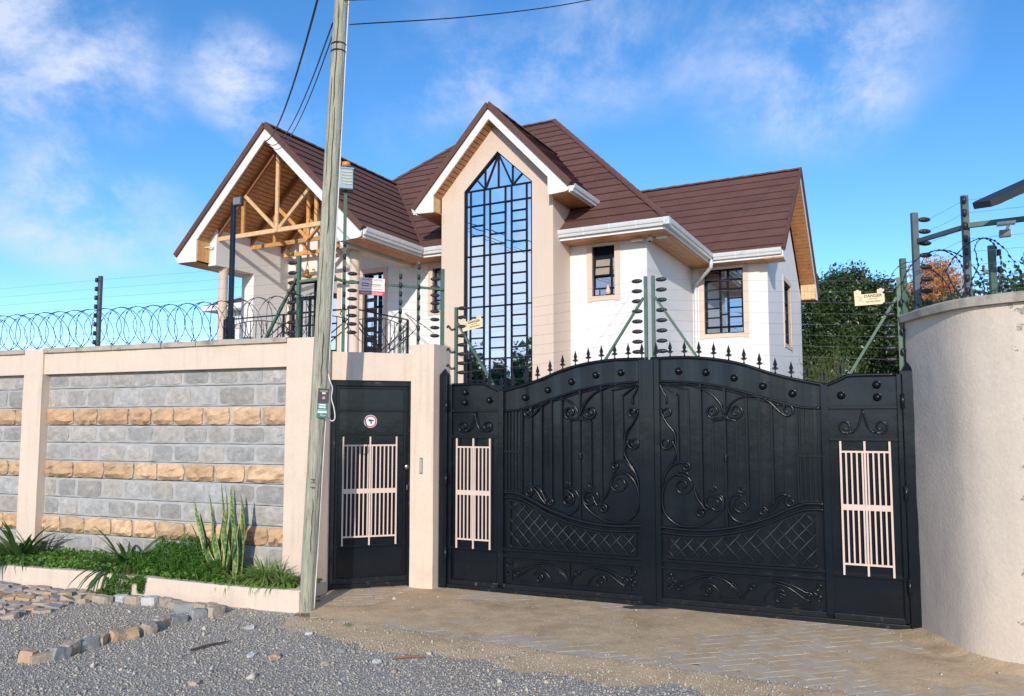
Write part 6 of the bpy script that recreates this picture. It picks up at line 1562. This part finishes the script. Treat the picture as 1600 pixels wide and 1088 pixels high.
p = GW((4.06, .052, 2.735)); danger_sign('cream DANGER sign hanging level on the wires before the dark tree', p, GATE_A, R(-1.5))
p = GW((.305, .052, 2.71)); danger_sign('cream DANGER sign hanging tilted on the wires before the tall window', p, GATE_A, R(-10))

def guard_sign():
    p = DW((-.408, .055, 3.10)); t = thing('security_sign', 'white and red security notice on the green bar above the pedestrian door', 'sign', p, DOOR_A); t.rotation_euler = (0, R(1), DOOR_A)
    MB().box(-.133, .133, 0, .003, -.040, .098).build('sign_plate', M['sign_white'], t); MB().box(-.133, .133, 0, .003, -.085, -.040).build('red_band', M['print_red'], t)
    text('lettering', 'SECURITY NOTICE', .025, M['print_red'], t, (0, -.001, .078), bold=.0003); text('lettering', 'BY', .015, M['print_black'], t, (0, -.001, .055))
    MB().box(-.106, -.034, -.0012, 0, .006, .044).build('logo_box', M['print_red'], t); MB().box(-.098, -.042, -.002, -.0012, .019, .031).build('logo_strip', M['print_white'], t)
    def words(x0, x1, z, h, m):
        k = x0
        while k < x1: e = min(x1, k + random.uniform(.008, .016)); MB().box(k, e - .003, -.0013, 0, z, z + h).build('printed_word', M[m], t); k = e
    words(-.022, .10, .022, .012, 'print_grey'); words(-.022, .10, .008, .004, 'print_red'); words(-.115, .115, -.022, .006, 'print_grey'); words(-.118, -.02, -.062, .007, 'print_white'); words(.0, .118, -.062, .007, 'print_white'); words(-.1, .11, -.077, .005, 'print_white')
guard_sign()

def alarm():
    p = DW((-.692, .10, 4.13)); t = thing('alarm_siren', 'grey louvred alarm box with an amber beacon on a green post', 'alarm', p, DOOR_A)
    MB().box(-.07, .07, -.06, .06, 0, .215).build('alarm_case', M['alarm_grey'], t, bevel=.006); MB().box(-.078, .078, -.068, .068, .213, .228).build('alarm_lid', M['alarm_grey'], t, bevel=.003); MB().box(-.074, .074, -.064, .064, -.012, .002).build('alarm_base', M['lamp_body'], t)
    for i in range(5):
        z = .045 + i * .032; MB().prism([(-.061, z), (-.068, z + .004), (-.061, z + .017)], -.045, .055, 'x').build('louvre', M['alarm_cream'], t)
        c = MB(); c.prism([(-.071, z), (-.078, z + .004), (-.071, z + .017)], -.045, .045, 'y'); c.build('louvre', M['alarm_cream'], t)
    MB().lathe([(.045, .228), (.045, .25)], (0, 0, 0), 18).build('beacon_base', M['lamp_body'], t, smooth=False); MB().lathe([(.043, .25), (.044, .285), (.038, .30), (.004, .304)], (0, 0, 0), 18).build('beacon', M['amber'], t, smooth=True)
alarm()

def flood_pole():
    p = WW((-1.21, .2, 2.5)); t = thing('floodlight_pole', 'square black pole with a small floodlight on the stone wall', 'floodlight', p, WALL_A)
    MB().box(-.021, .021, -.021, .021, 0, 1.53).build('pole', M['black_steel'], t, bevel=.003); MB().box(-.033, .033, -.033, .033, 0, .30).build('pole_sleeve', M['black_steel'], t, bevel=.004)
    b = MB(); b.bar((0, 0, 1.52), (.075, -.03, 1.545), .03, .02); b.build('bracket', M['lamp_body'], t)
    h = MB(); h.box(.045, .155, -.07, -.02, 1.475, 1.575); hb = h.build('lamp_head', M['lamp_body'], t, bevel=.006); MB().box(.056, .144, -.076, -.0705, 1.488, 1.562).build('lens', M['lamp_face'], t)
flood_pole()

def street_lamp():
    t = thing('street_lamp', 'flat dark solar street lamp leaning in over the curved wall', 'street lamp', (3.15, 5.05, 3.10), 0)
    # the lamp head is a slim tray seen from below, carried on an arm from a post outside the frame
    L = .86; d = Vector((.86, .16, .39)).normalized(); s_ = Vector((-.14, .97, .17)).normalized(); n = d.cross(s_).normalized(); n = n if n.z > 0 else -n
    def q(a, b, c): return tuple(d * a + s_ * b + n * c)
    w = .10; rim = [(0, -w * .8), (.05, -w), (L, -w), (L, w), (.05, w), (0, w * .8)]
    vs = [q(a, b, 0) for a, b in rim] + [q(a, b, .045) for a, b in rim]; m_ = 6
    MB().add(vs, [tuple(range(m_))[::-1], tuple(range(m_, 2 * m_))] + [(i, (i + 1) % m_, (i + 1) % m_ + m_, i + m_) for i in range(m_)]).build('lamp_tray', M['lamp_body'], t)
    vs = [q(a, b, -.004) for a, b in ((.04, -w * .82), (L - .04, -w * .85), (L - .04, w * .85), (.04, w * .82))] + [q(a, b, .001) for a, b in ((.04, -w * .82), (L - .04, -w * .85), (L - .04, w * .85), (.04, w * .82))]
    MB().add(vs, [(3, 2, 1, 0), (4, 5, 6, 7), (0, 1, 5, 4), (1, 2, 6, 5), (2, 3, 7, 6), (3, 0, 4, 7)]).build('led_board', mat('lamp_led_board', (.20, .19, .15), .4, var=.15, vscale=50), t)
    for i in range(9): 
        a = .09 + i * .085; MB().bar(q(a, -w * .75, -.006), q(a, w * .75, -.006), .006, .003).build('led_rib', M['galv'], t)
    MB().tube([q(L - .02, 0, .02), q(L + .5, 0, .02), (1.35, .42, .3), (1.5, .45, -.2), (1.5, .45, -3.1)], .04, 10).build('arm', M['galv'], t)
    # small floodlight hung on the fence bar
    t = thing('small_floodlight', 'small white floodlight hung under the green bar on the curved wall', 'floodlight', (3.66, 5.60, 3.10), R(-30))
    MB().box(-.06, .06, -.035, .035, .03, .055).build('mount', M['plastic_white'], t, bevel=.008); MB().box(-.05, .03, -.05, .03, -.06, -.01).build('lamp_head', M['plastic_white'], t, bevel=.01); MB().box(-.045, .025, -.054, -.05, -.054, -.016).build('lens', M['lamp_face'], t); MB().tube([(0, 0, -.01), (.02, 0, .035)], .012, 6).build('neck', M['plastic_white'], t)
street_lamp()

# ------------------------------------------------------------------ overhead cables
def cable(label, pts, r, n=14):
    P = [Vector(p) for p in pts]; t = MB().tube([p - P[0] for p in catmull(P, n)], r, 6).build('overhead_cable', M['cable_black'], None, smooth=True); t.location = P[0]
    return tag(t, label, 'cable', 'overhead service cables')
def sagline(a, b, sag, n=7):
    a, b = Vector(a), Vector(b); return [a.lerp(b, i / n) - Vector((0, 0, sag * 4 * (i / n) * (1 - i / n))) for i in range(n + 1)]
px, py = pole_x(7.2); gable = HW((-8.62, -3.06, 8.55))
cable('thick black service cable from high on the pole to the balcony gable peak', sagline((px - .09, py, 6.55), gable, .55), .014)
px, py = pole_x(5.5)
cable('thin black cable from the pole binding to the balcony gable', sagline((px - .08, py + .03, 5.45), gable + Vector((.10, 0, -.05)), .42), .008)
cable('second thin black cable beside the first running to the balcony gable', sagline((px - .07, py + .05, 5.38), gable + Vector((.16, 0, -.12)), .45), .007)
cable('single black cable leaving the pole to the right across the sky', [(px + .085, py, 5.42), (-.4, 7.85, 5.98), (.86, 9.0, 6.80), (2.6, 10.6, 8.1), (6.5, 14.2, 11.4)], .006)
cable('upper black cable leaving the pole top to the right', [(px + .09, py, 5.66), (-1.2, 7.25, 5.83), (-.70, 7.5, 6.03), (.6, 8.2, 6.75), (5, 10.5, 9.6)], .005)
t = MB().tube(catmull([(px + .08 + .10 * math.cos(a) * (1 + .2 * math.sin(3 * a)), py - .05, 5.72 + .09 * math.sin(a)) for a in [i * .55 for i in range(14)]], 3), .005, 5).build('spare_cable_loop', M['cable_black'], None, smooth=True); tag(t, 'small loop of spare black cable hanging at the pole binding', 'cable')
t = MB().tube([WW((-.9, .02, 2.3)), WW((-.9, .02, 2.31))], .001, 4); del t

# ================================================================== KERB STONES, COBBLES, LOOSE STONES
STONE_T = {'ochre': mat('ochre_block', (0.50, 0.345, 0.215), .95, var=.15, vscale=14, bump=.005, bscale=45, stain=((.36, .27, .18), 8, .5, .7), fine=.1),
           'grey': mat('grey_block', (0.27, 0.275, 0.28), .95, var=.15, vscale=14, bump=.005, bscale=45, stain=((.40, .385, .36), 9, .5, .7), fine=.1),
           'buff': mat('buff_block', (0.43, 0.355, 0.275), .95, var=.15, vscale=14, bump=.005, bscale=45, stain=((.34, .28, .22), 8, .5, .7), fine=.1),
           'white': mat('pale_block', (0.52, 0.53, 0.53), .95, var=.1, vscale=14, bump=.004, bscale=45, stain=((.40, .40, .40), 8, .5, .7))}
def block(mb, sx, sy, sz, rough):
    """rough hewn block: subdivided box with knocked corners"""
    n = 3; vs = []; ids = {}
    def vid(i, j, k):
        if (i, j, k) not in ids:
            x, y, z = (i / n - .5), (j / n - .5), k / n
            ed = (i in (0, n)) + (j in (0, n)) + (k in (0, n)); s_ = 1 - .05 * max(0, ed - 1)
            vs.append((x * sx * s_ + random.gauss(0, rough), y * sy * s_ + random.gauss(0, rough), (z - .5) * sz * s_ + sz / 2 + random.gauss(0, rough))); ids[(i, j, k)] = len(vs) - 1
        return ids[(i, j, k)]
    fs = []
    for a in range(n):
        for b in range(n):
            for (f0, m_) in ((0, 0), (n, 1)):
                for ax in range(3):
                    q = []
                    for (u, w) in ((a, b), (a + 1, b), (a + 1, b + 1), (a, b + 1)):
                        c = [0, 0, 0]; c[ax] = f0; c[(ax + 1) % 3] = u; c[(ax + 2) % 3] = w; q.append(vid(*c))
                    fs.append(tuple(q if m_ else q[::-1]))
    return mb.add(vs, fs)
def kerb_stones():
    line = [(-3.42, 5.56, 'ochre'), (-3.31, 5.56, 'buff'), (-3.235, 5.63, 'grey'), (-3.22, 5.76, 'buff'), (-3.17, 5.89, 'grey'), (-3.14, 6.01, 'buff'), (-3.08, 6.11, 'ochre'), (-2.99, 6.19, 'ochre'), (-2.915, 6.29, 'buff'), (-2.905, 6.39, 'grey'), (-2.90, 6.50, 'buff'), (-2.83, 6.62, 'grey'), (-2.71, 6.78, 'grey'), (-2.60, 6.87, 'buff')]
    nth = ['first', 'second', 'third', 'fourth', 'fifth', 'sixth', 'seventh', 'eighth', 'ninth', 'tenth', 'eleventh', 'twelfth', 'thirteenth', 'last']
    for i, (x, y, k) in enumerate(line):
        a = line[max(0, i - 1)]; b = line[min(len(line) - 1, i + 1)]; ang = math.atan2(b[1] - a[1], b[0] - a[0])
        mb = block(MB(), random.uniform(.10, .15), random.uniform(.07, .10), random.uniform(.085, .115), .003); o = mb.build('kerb_stone', STONE_T[k], None)
        o.location = (x, y, -.035); o.rotation_euler = (random.gauss(0, .10), random.gauss(0, .12), ang + random.gauss(0, .22))
        tag(o, f'rough {k} stone block, {nth[i]} from the near end of the curved kerb row', 'stone block', 'stone blocks of the curved kerb row')
    back = [(-3.86, 7.40, 'buff'), (-3.70, 7.44, 'white'), (-3.52, 7.33, 'buff'), (-3.36, 7.30, 'white'), (-3.19, 7.25, 'buff'), (-3.03, 7.16, 'buff'), (-2.92, 7.03, 'grey'), (-2.78, 7.02, 'buff'), (-2.66, 7.0, 'buff')]
    nb = ['first', 'second', 'third', 'fourth', 'fifth', 'sixth', 'seventh', 'eighth', 'last']
    for i, (x, y, k) in enumerate(back):
        mb = block(MB(), random.uniform(.15, .2), random.uniform(.08, .10), random.uniform(.075, .10), .003); o = mb.build('kerb_stone', STONE_T[k], None)
        o.location = (x, y, -.03); o.rotation_euler = (random.gauss(0, .05), random.gauss(0, .05), WALL_A + random.gauss(0, .16)); w = {'white': 'pale whitish'}.get(k, k)
        tag(o, f'{w} stone block, {nb[i]} from the left in the row below the planter', 'stone block', 'stone blocks in the row below the planter')
kerb_stones()
def cobbles():
    c = MB().add([(-7.5, 9.05, -.012), (-7.5, 6.6, -.012), (-4.35, 6.72, -.012), (-4.0, 7.25, -.012), (-3.9, 7.42, -.012)], [(0, 1, 2, 3, 4)]).build('cobbled_verge', M['sand'], kind='structure')
    ca, sa = math.cos(WALL_A), math.sin(WALL_A); n = 0
    row = 0; y = -.58
    while y > -2.3:
        x = -6.5 + (row % 2) * .08
        while x < -1.5:
            w = random.uniform(.12, .20); p = WW((x + w / 2, y + random.uniform(-.02, .02), 0)); x += w + .012
            lim = np.interp(p.y, [6.6, 6.95, 7.25, 7.45, 8.0], [-4.45, -4.22, -4.05, -3.95, -3.9])
            if p.x > lim or p.x < -6.6: continue
            k = random.choice(['buff', 'buff', 'buff', 'ochre', 'grey']); mb = MB(); m_ = 6; hgt = random.uniform(.030, .05); pts = []
            for i in range(m_): a = 2 * math.pi * (i + .5) / m_ + random.uniform(-.22, .22); pts.append((math.cos(a) * w * .54 * random.uniform(.85, 1.1), math.sin(a) * .062 * random.uniform(.85, 1.1)))
            tl = (random.gauss(0, .12), random.gauss(0, .16)); vs = [(q[0] * .9, q[1] * .9, hgt + q[0] * tl[0] + q[1] * tl[1] + random.uniform(-.004, .004)) for q in pts] + [(q[0], q[1], hgt * .6) for q in pts] + [(q[0], q[1], -.03) for q in pts]
            fs = [tuple(range(m_))] + [(m_ + i, m_ + (i + 1) % m_, (i + 1) % m_, i) for i in range(m_)] + [(2 * m_ + i, 2 * m_ + (i + 1) % m_, m_ + (i + 1) % m_, m_ + i) for i in range(m_)]
            o = mb.add(vs, fs).build('cobble', STONE_T[k], c); o.location = (p.x, p.y, -.02); o.rotation_euler = (0, 0, WALL_A + random.gauss(0, .25)); n += 1
        y -= .135; row += 1
cobbles()
def loose():
    # single stones lying about on gravel and sand: (x, y, size, tone, label)
    L = [(-1.62, 6.28, .045, 'white', 'small pale flat stone on the gravel below the planter end'), (-2.15, 6.45, .055, 'white', 'two-inch whitish stone nearest the long kerb stone end'), (-2.28, 6.42, .04, 'buff', 'small buff pebble left of the whitish stone'), (-1.88, 5.7, .05, 'white', 'pale chip beside the dead stick'), (-1.70, 5.64, .055, 'ochre', 'sandy flat chip right of the dead stick'),
         (-1.26, 5.82, .05, 'grey', 'grey lump on the gravel below the pole'), (-1.3, 5.5, .045, 'buff', 'buff chip on the gravel in front of the pole'), (.31, 4.55, .06, 'buff', 'pale split stone on the gravel, lower middle'), (.37, 4.5, .05, 'grey', 'thin grey flake beside the pale split stone'), (1.05, 4.48, .05, 'white', 'small white stone right of the split stone'),
         (1.12, 4.46, .05, 'ochre', 'yellowish stone touching the small white stone'), (-.95, 5.55, .045, 'white', 'white pebble on the gravel left of the brown twig'), (-.80, 5.35, .04, 'buff', 'buff pebble nearest the road before the brown twig'), (-2.05, 5.1, .05, 'buff', 'buff flat stone on the near gravel, lower left'), (-2.62, 4.75, .05, 'grey', 'dark grey stone near the black crack in the gravel'), (.92, 5.36, .022, 'ochre', 'tiny rust-brown chip on the pavers')]
    for (x, y, s_, k, lab) in L:
        mb = block(MB(), s_ * 1.3, s_ * .9, s_ * .55, s_ * .07); o = mb.build('loose_stone', STONE_T[k], None); o.location = (x, y, -.018 if s_ > .03 else .002); o.rotation_euler = (random.gauss(0, .15), random.gauss(0, .15), random.uniform(0, 3.1)); tag(o, lab, 'stone', 'loose stones on the road')
    tag(MB().tube([Vector((-2.36, 5.79, .006)) - Vector((-2.27, 5.9, 0)), Vector((.0, .0, .012)), Vector((.11, .12, .008))], [.008, .009, .005], 6).build('dead_stick', M['stick']), 'short dark dead stick lying on the gravel', 'stick').location = (-2.27, 5.9, 0)
    o = tag(MB().tube([(-.11, -.012, .004), (0, .004, .012), (.12, .02, .006)], [.006, .010, .005], 6).build('brown_twig', M['wood_dark']), 'curved reddish brown twig lying near the driveway edge', 'stick'); o.location = (-.74, 5.63, -.008)
    mb = MB()
    for i in range(9):
        a = i * .7; mb.strip([(0, 0, .01), (math.cos(a) * .03, math.sin(a) * .03, .03), (math.cos(a) * .06, math.sin(a) * .05, .008)], [(0, .006, .01), (math.cos(a + .25) * .03, math.sin(a + .25) * .03, .03), (math.cos(a) * .06, math.sin(a) * .05, .008)], random.random())
    o = tag(mb.build('green_sprig', M['leaf_fern']), 'small green sprig lying on the gravel by the pole foot', 'leaf'); o.location = (-1.35, 6.45, 0)
loose()

# ================================================================== TREES AND NEIGHBOURS
def tree(name, label, loc, clumps, n, leaf, m, trunk_h, trunk_r, seed, group=None, aspect=.5, cat='tree', up=.25):
    """clumps: (dx, dy, z, rx, ry, rz) crowns of leaf masses; leaves thin out towards clump centres so that gaps show"""
    rng = np.random.default_rng(seed); t = thing(name, label, cat, loc, 0, group); V = []; F = []; T = []; o = 0
    vol = np.array([c[3] * c[4] * c[5] for c in clumps]) ** .67; ns = (n * vol / vol.sum()).astype(int)
    for c, k in zip(clumps, ns):
        # leafy twigs: little groups of leaves round random twig ends near the clump surface
        tw = max(4, k // 14); d = rng.normal(size=(tw, 3)); d /= np.linalg.norm(d, axis=1)[:, None]; r_ = rng.uniform(.12, 1, tw) ** .38
        p = np.array(c[:3]) + d * (r_ * (1 + .30 * vnoise(d[:, 0] * 2 + 3, d[:, 1] * 2 + d[:, 2], seed, 3, 1.2)))[:, None] * np.array(c[3:])
        p = np.repeat(p, 14, 0) + rng.normal(0, leaf * 1.15, (tw * 14, 3)); v, f, tt = leaf_quads(p, leaf, aspect, up=up, rng=rng, droop=.25)
        V.append(v); F.append(f + o); T.append(np.clip(tt + np.repeat(rng.normal(0, .34, tw), 14 * 4), 0, 1)); o += len(v)
    link('crown', np_mesh('crown', np.concatenate(V), np.concatenate(F), m, np.concatenate(T)), t)
    rnd = random.Random(seed); mb = MB(); top = max(c[2] for c in clumps)
    trunk = [(0, 0, -.1), (rnd.gauss(0, .05), rnd.gauss(0, .05), trunk_h * .5), (rnd.gauss(0, .1), rnd.gauss(0, .1), trunk_h)]; mb.tube(catmull(trunk, 5), [trunk_r * (1.15 - .4 * i / 10) for i in range(11)], 9)
    for c in clumps:
        a = Vector(trunk[-1]); b = Vector(c[:3]) + Vector((0, 0, c[5] * .4)); mid = a.lerp(b, .5) + Vector((rnd.gauss(0, .15), rnd.gauss(0, .15), rnd.uniform(0, .2)))
        P = catmull([a - Vector((0, 0, .1)), mid, b], 5); mb.tube(P, [trunk_r * .55 * (1 - .8 * i / (len(P) - 1)) for i in range(len(P))], 6)
        for _ in range(4):
            e = Vector(c[:3]) + Vector((rnd.uniform(-1, 1) * c[3], rnd.uniform(-1, 1) * c[4], rnd.uniform(-.5, 1) * c[5])) * .8; mb.tube(catmull([mid, (mid + e) / 2 + Vector((0, 0, .08)), e], 3), [trunk_r * .22 * (1 - .12 * i) for i in range(7)], 5)
    mb.build('trunk', M['bark'], t, smooth=True); return t
tree('broadleaf_tree', 'large dark glossy broadleaf tree behind the right gate leaf', (12.9, 29.0, 0),
     [(0.0, 0.0, 5.94, 1.78, 1.56, 1.58), (-1.62, 0.13, 5.02, 1.58, 1.44, 1.72), (1.43, 0.0, 5.02, 1.72, 1.44, 1.72), (-0.52, -0.65, 3.83, 1.98, 1.44, 1.72), (2.08, -0.26, 3.56, 1.72, 1.32, 1.85), (-2.08, -0.13, 3.3, 1.45, 1.32, 1.85), (0.39, -0.78, 1.98, 2.24, 1.32, 1.58), (3.38, 0.39, 4.62, 1.45, 1.2, 1.45), (-0.26, 0.13, 6.73, 0.79, 0.72, 0.73), (3.77, 0.26, 2.38, 1.85, 1.2, 1.98), (0.98, 0.0, 6.34, 0.92, 0.84, 0.79)], 110000, .14, M['leaf_dark'], 2.2, .16, 71, aspect=.48)
tree('leafy_bush', 'dark leafy bush tops showing behind the right end of the curved wall', (8.95, 13.8, 0), [(0, 0, 3.75, 1.0, .9, .75), (1.1, .3, 3.7, 1, .9, .8), (-.85, .3, 3.3, .7, .7, .55), (.4, 0, 2.6, 1.4, 1, 1)], 9000, .11, M['leaf_dark'], 2.0, .09, 72, cat='bush')
tree('rusty_tree', 'rust and orange leaved tree far beyond the curved wall', (17.75, 32.0, .25), [(0, 0, 7.1, 1.15, .9, 1.2), (-.55, 0, 5.6, .9, .8, .9), (.5, 0, 5.5, .9, .8, .9), (-.9, .2, 4.7, .8, .7, .8), (.9, .1, 4.7, .8, .7, .7), (0, 0, 5.9, 1.1, .9, 1.2)], 26000, .16, M['leaf_rust'], 4.2, .13, 73, aspect=.35)
tree('leafy_bush', 'low green bush tops between the dark tree and the rusty tree', (14.6, 25.0, 0), [(0, 0, 5.0, 1.1, 1, .9), (1.3, .2, 4.7, 1.1, 1, .8), (-1.1, 0, 4.9, 1, .9, .9), (2.6, .5, 4.9, 1, .9, .8), (3.9, .6, 4.8, 1.1, .9, .9), (.5, 0, 3.5, 2.4, 1, 1.2)], 12000, .14, M['leaf_dark'], 2.6, .1, 74, cat='bush')
def broom():
    t = thing('broom_shrub', 'wispy yellow-green broom shrub in front of the dark tree', 'shrub', (9.05, 21.5, 0)); rng = np.random.default_rng(75); mb = MB(); P = []
    for i in range(130):
        a = rng.uniform(0, 6.28); sp = rng.uniform(.05, .95); h = rng.uniform(2.2, 4.1) * (1 - .18 * sp)
        e = Vector((math.cos(a) * sp * 1.15, math.sin(a) * sp * .8, h)); c = catmull([(math.cos(a) * .05, math.sin(a) * .05, 0), (e.x * .35, e.y * .35, h * .5), e], 4); mb.tube(c, [.012 * (1 - .1 * k) for k in range(len(c))], 4, caps=False)
        for k in range(70): q = rng.uniform(.45, 1.0) ; b = c[min(len(c) - 1, int(q * (len(c) - 1) + .5))]; P.append((b.x + rng.normal(0, .09), b.y + rng.normal(0, .09), b.z + rng.normal(0, .14)))
    mb.build('stems', M['twig'], t); v, f, tt = leaf_quads(np.array(P), .13, .10, up=1.6, rng=rng); link('foliage', np_mesh('foliage', v, f, M['leaf_broom'], tt), t, kind='stuff')
broom()
# the neighbour's white house seen through the balcony
def neighbour():
    p = HW((-19.3, 8.0, 0)); t = thing('neighbour_house', 'white neighbouring house glimpsed through the balcony beside the left column', 'house', p, HOUSE_A)
    MB().box(-3.2, 3.0, 0, 5, 0, 6.75).build('wall', M['far_wall'], t)
    MB().box(-3.2, 3.0, -.05, 0, 5.95, 6.12).build('string_course', M['tan_wall'], t)
    MB().prism([(-3.7, 6.75), (3.5, 6.75), (3.5, 6.98), (-3.7, 6.98)], -.6, 5.5).build('eave', M['white_trim'], t); MB().add([(-3.7, -.6, 6.985), (3.5, -.6, 6.985), (3.5, 5.5, 6.985), (-3.7, 5.5, 6.985), (-1, 2.4, 8.2), (1, 2.4, 8.2)], [(0, 1, 5, 4), (1, 2, 5), (2, 3, 4, 5), (3, 0, 4)]).build('roof', M['roof'], t)
neighbour()
# trees across the street, behind the camera: they show in the window glass
def street_trees():
    base = tree('street_tree', 'street tree across the road, seen only as a reflection in the tall window', (-36.5, -.5, 0), [(0, 0, 3.9, 2.2, 2, 1.4), (-1.6, .4, 3.2, 1.6, 1.6, 1.1), (1.7, -.3, 3.3, 1.7, 1.6, 1.2), (.2, .2, 4.8, 1.2, 1.2, 1.0)], 5200, .34, M['leaf_far'], 2.6, .2, 81, group='trees across the road')
    for i, (x, y, s_) in enumerate(((-34.2, -4.2, .84), (-33.2, -7.2, 1.25), (-41, .5, 1.15), (-29, -8.8, 1.0), (-43, -7, 1.4), (-47, -2, 1.5))): copy_tree(base, (x, y, 0), (0, 0, i * 1.3), scale=s_)
    t = thing('street_house', 'low brown house across the road, seen only as a reflection in the tall window', 'house', (-31, -2.2, 0), R(35)); MB().box(-4, 4, -3, 3, 0, 2.7).build('wall', mat('brown_render', (.24, .16, .10), .9), t); MB().add([(-4.5, -3.5, 2.7), (4.5, -3.5, 2.7), (4.5, 3.5, 2.7), (-4.5, 3.5, 2.7), (-2, 0, 4.4), (2, 0, 4.4)], [(0, 1, 5, 4), (1, 2, 5), (2, 3, 4, 5), (3, 0, 4)]).build('roof', M['roof'], t)
street_trees()
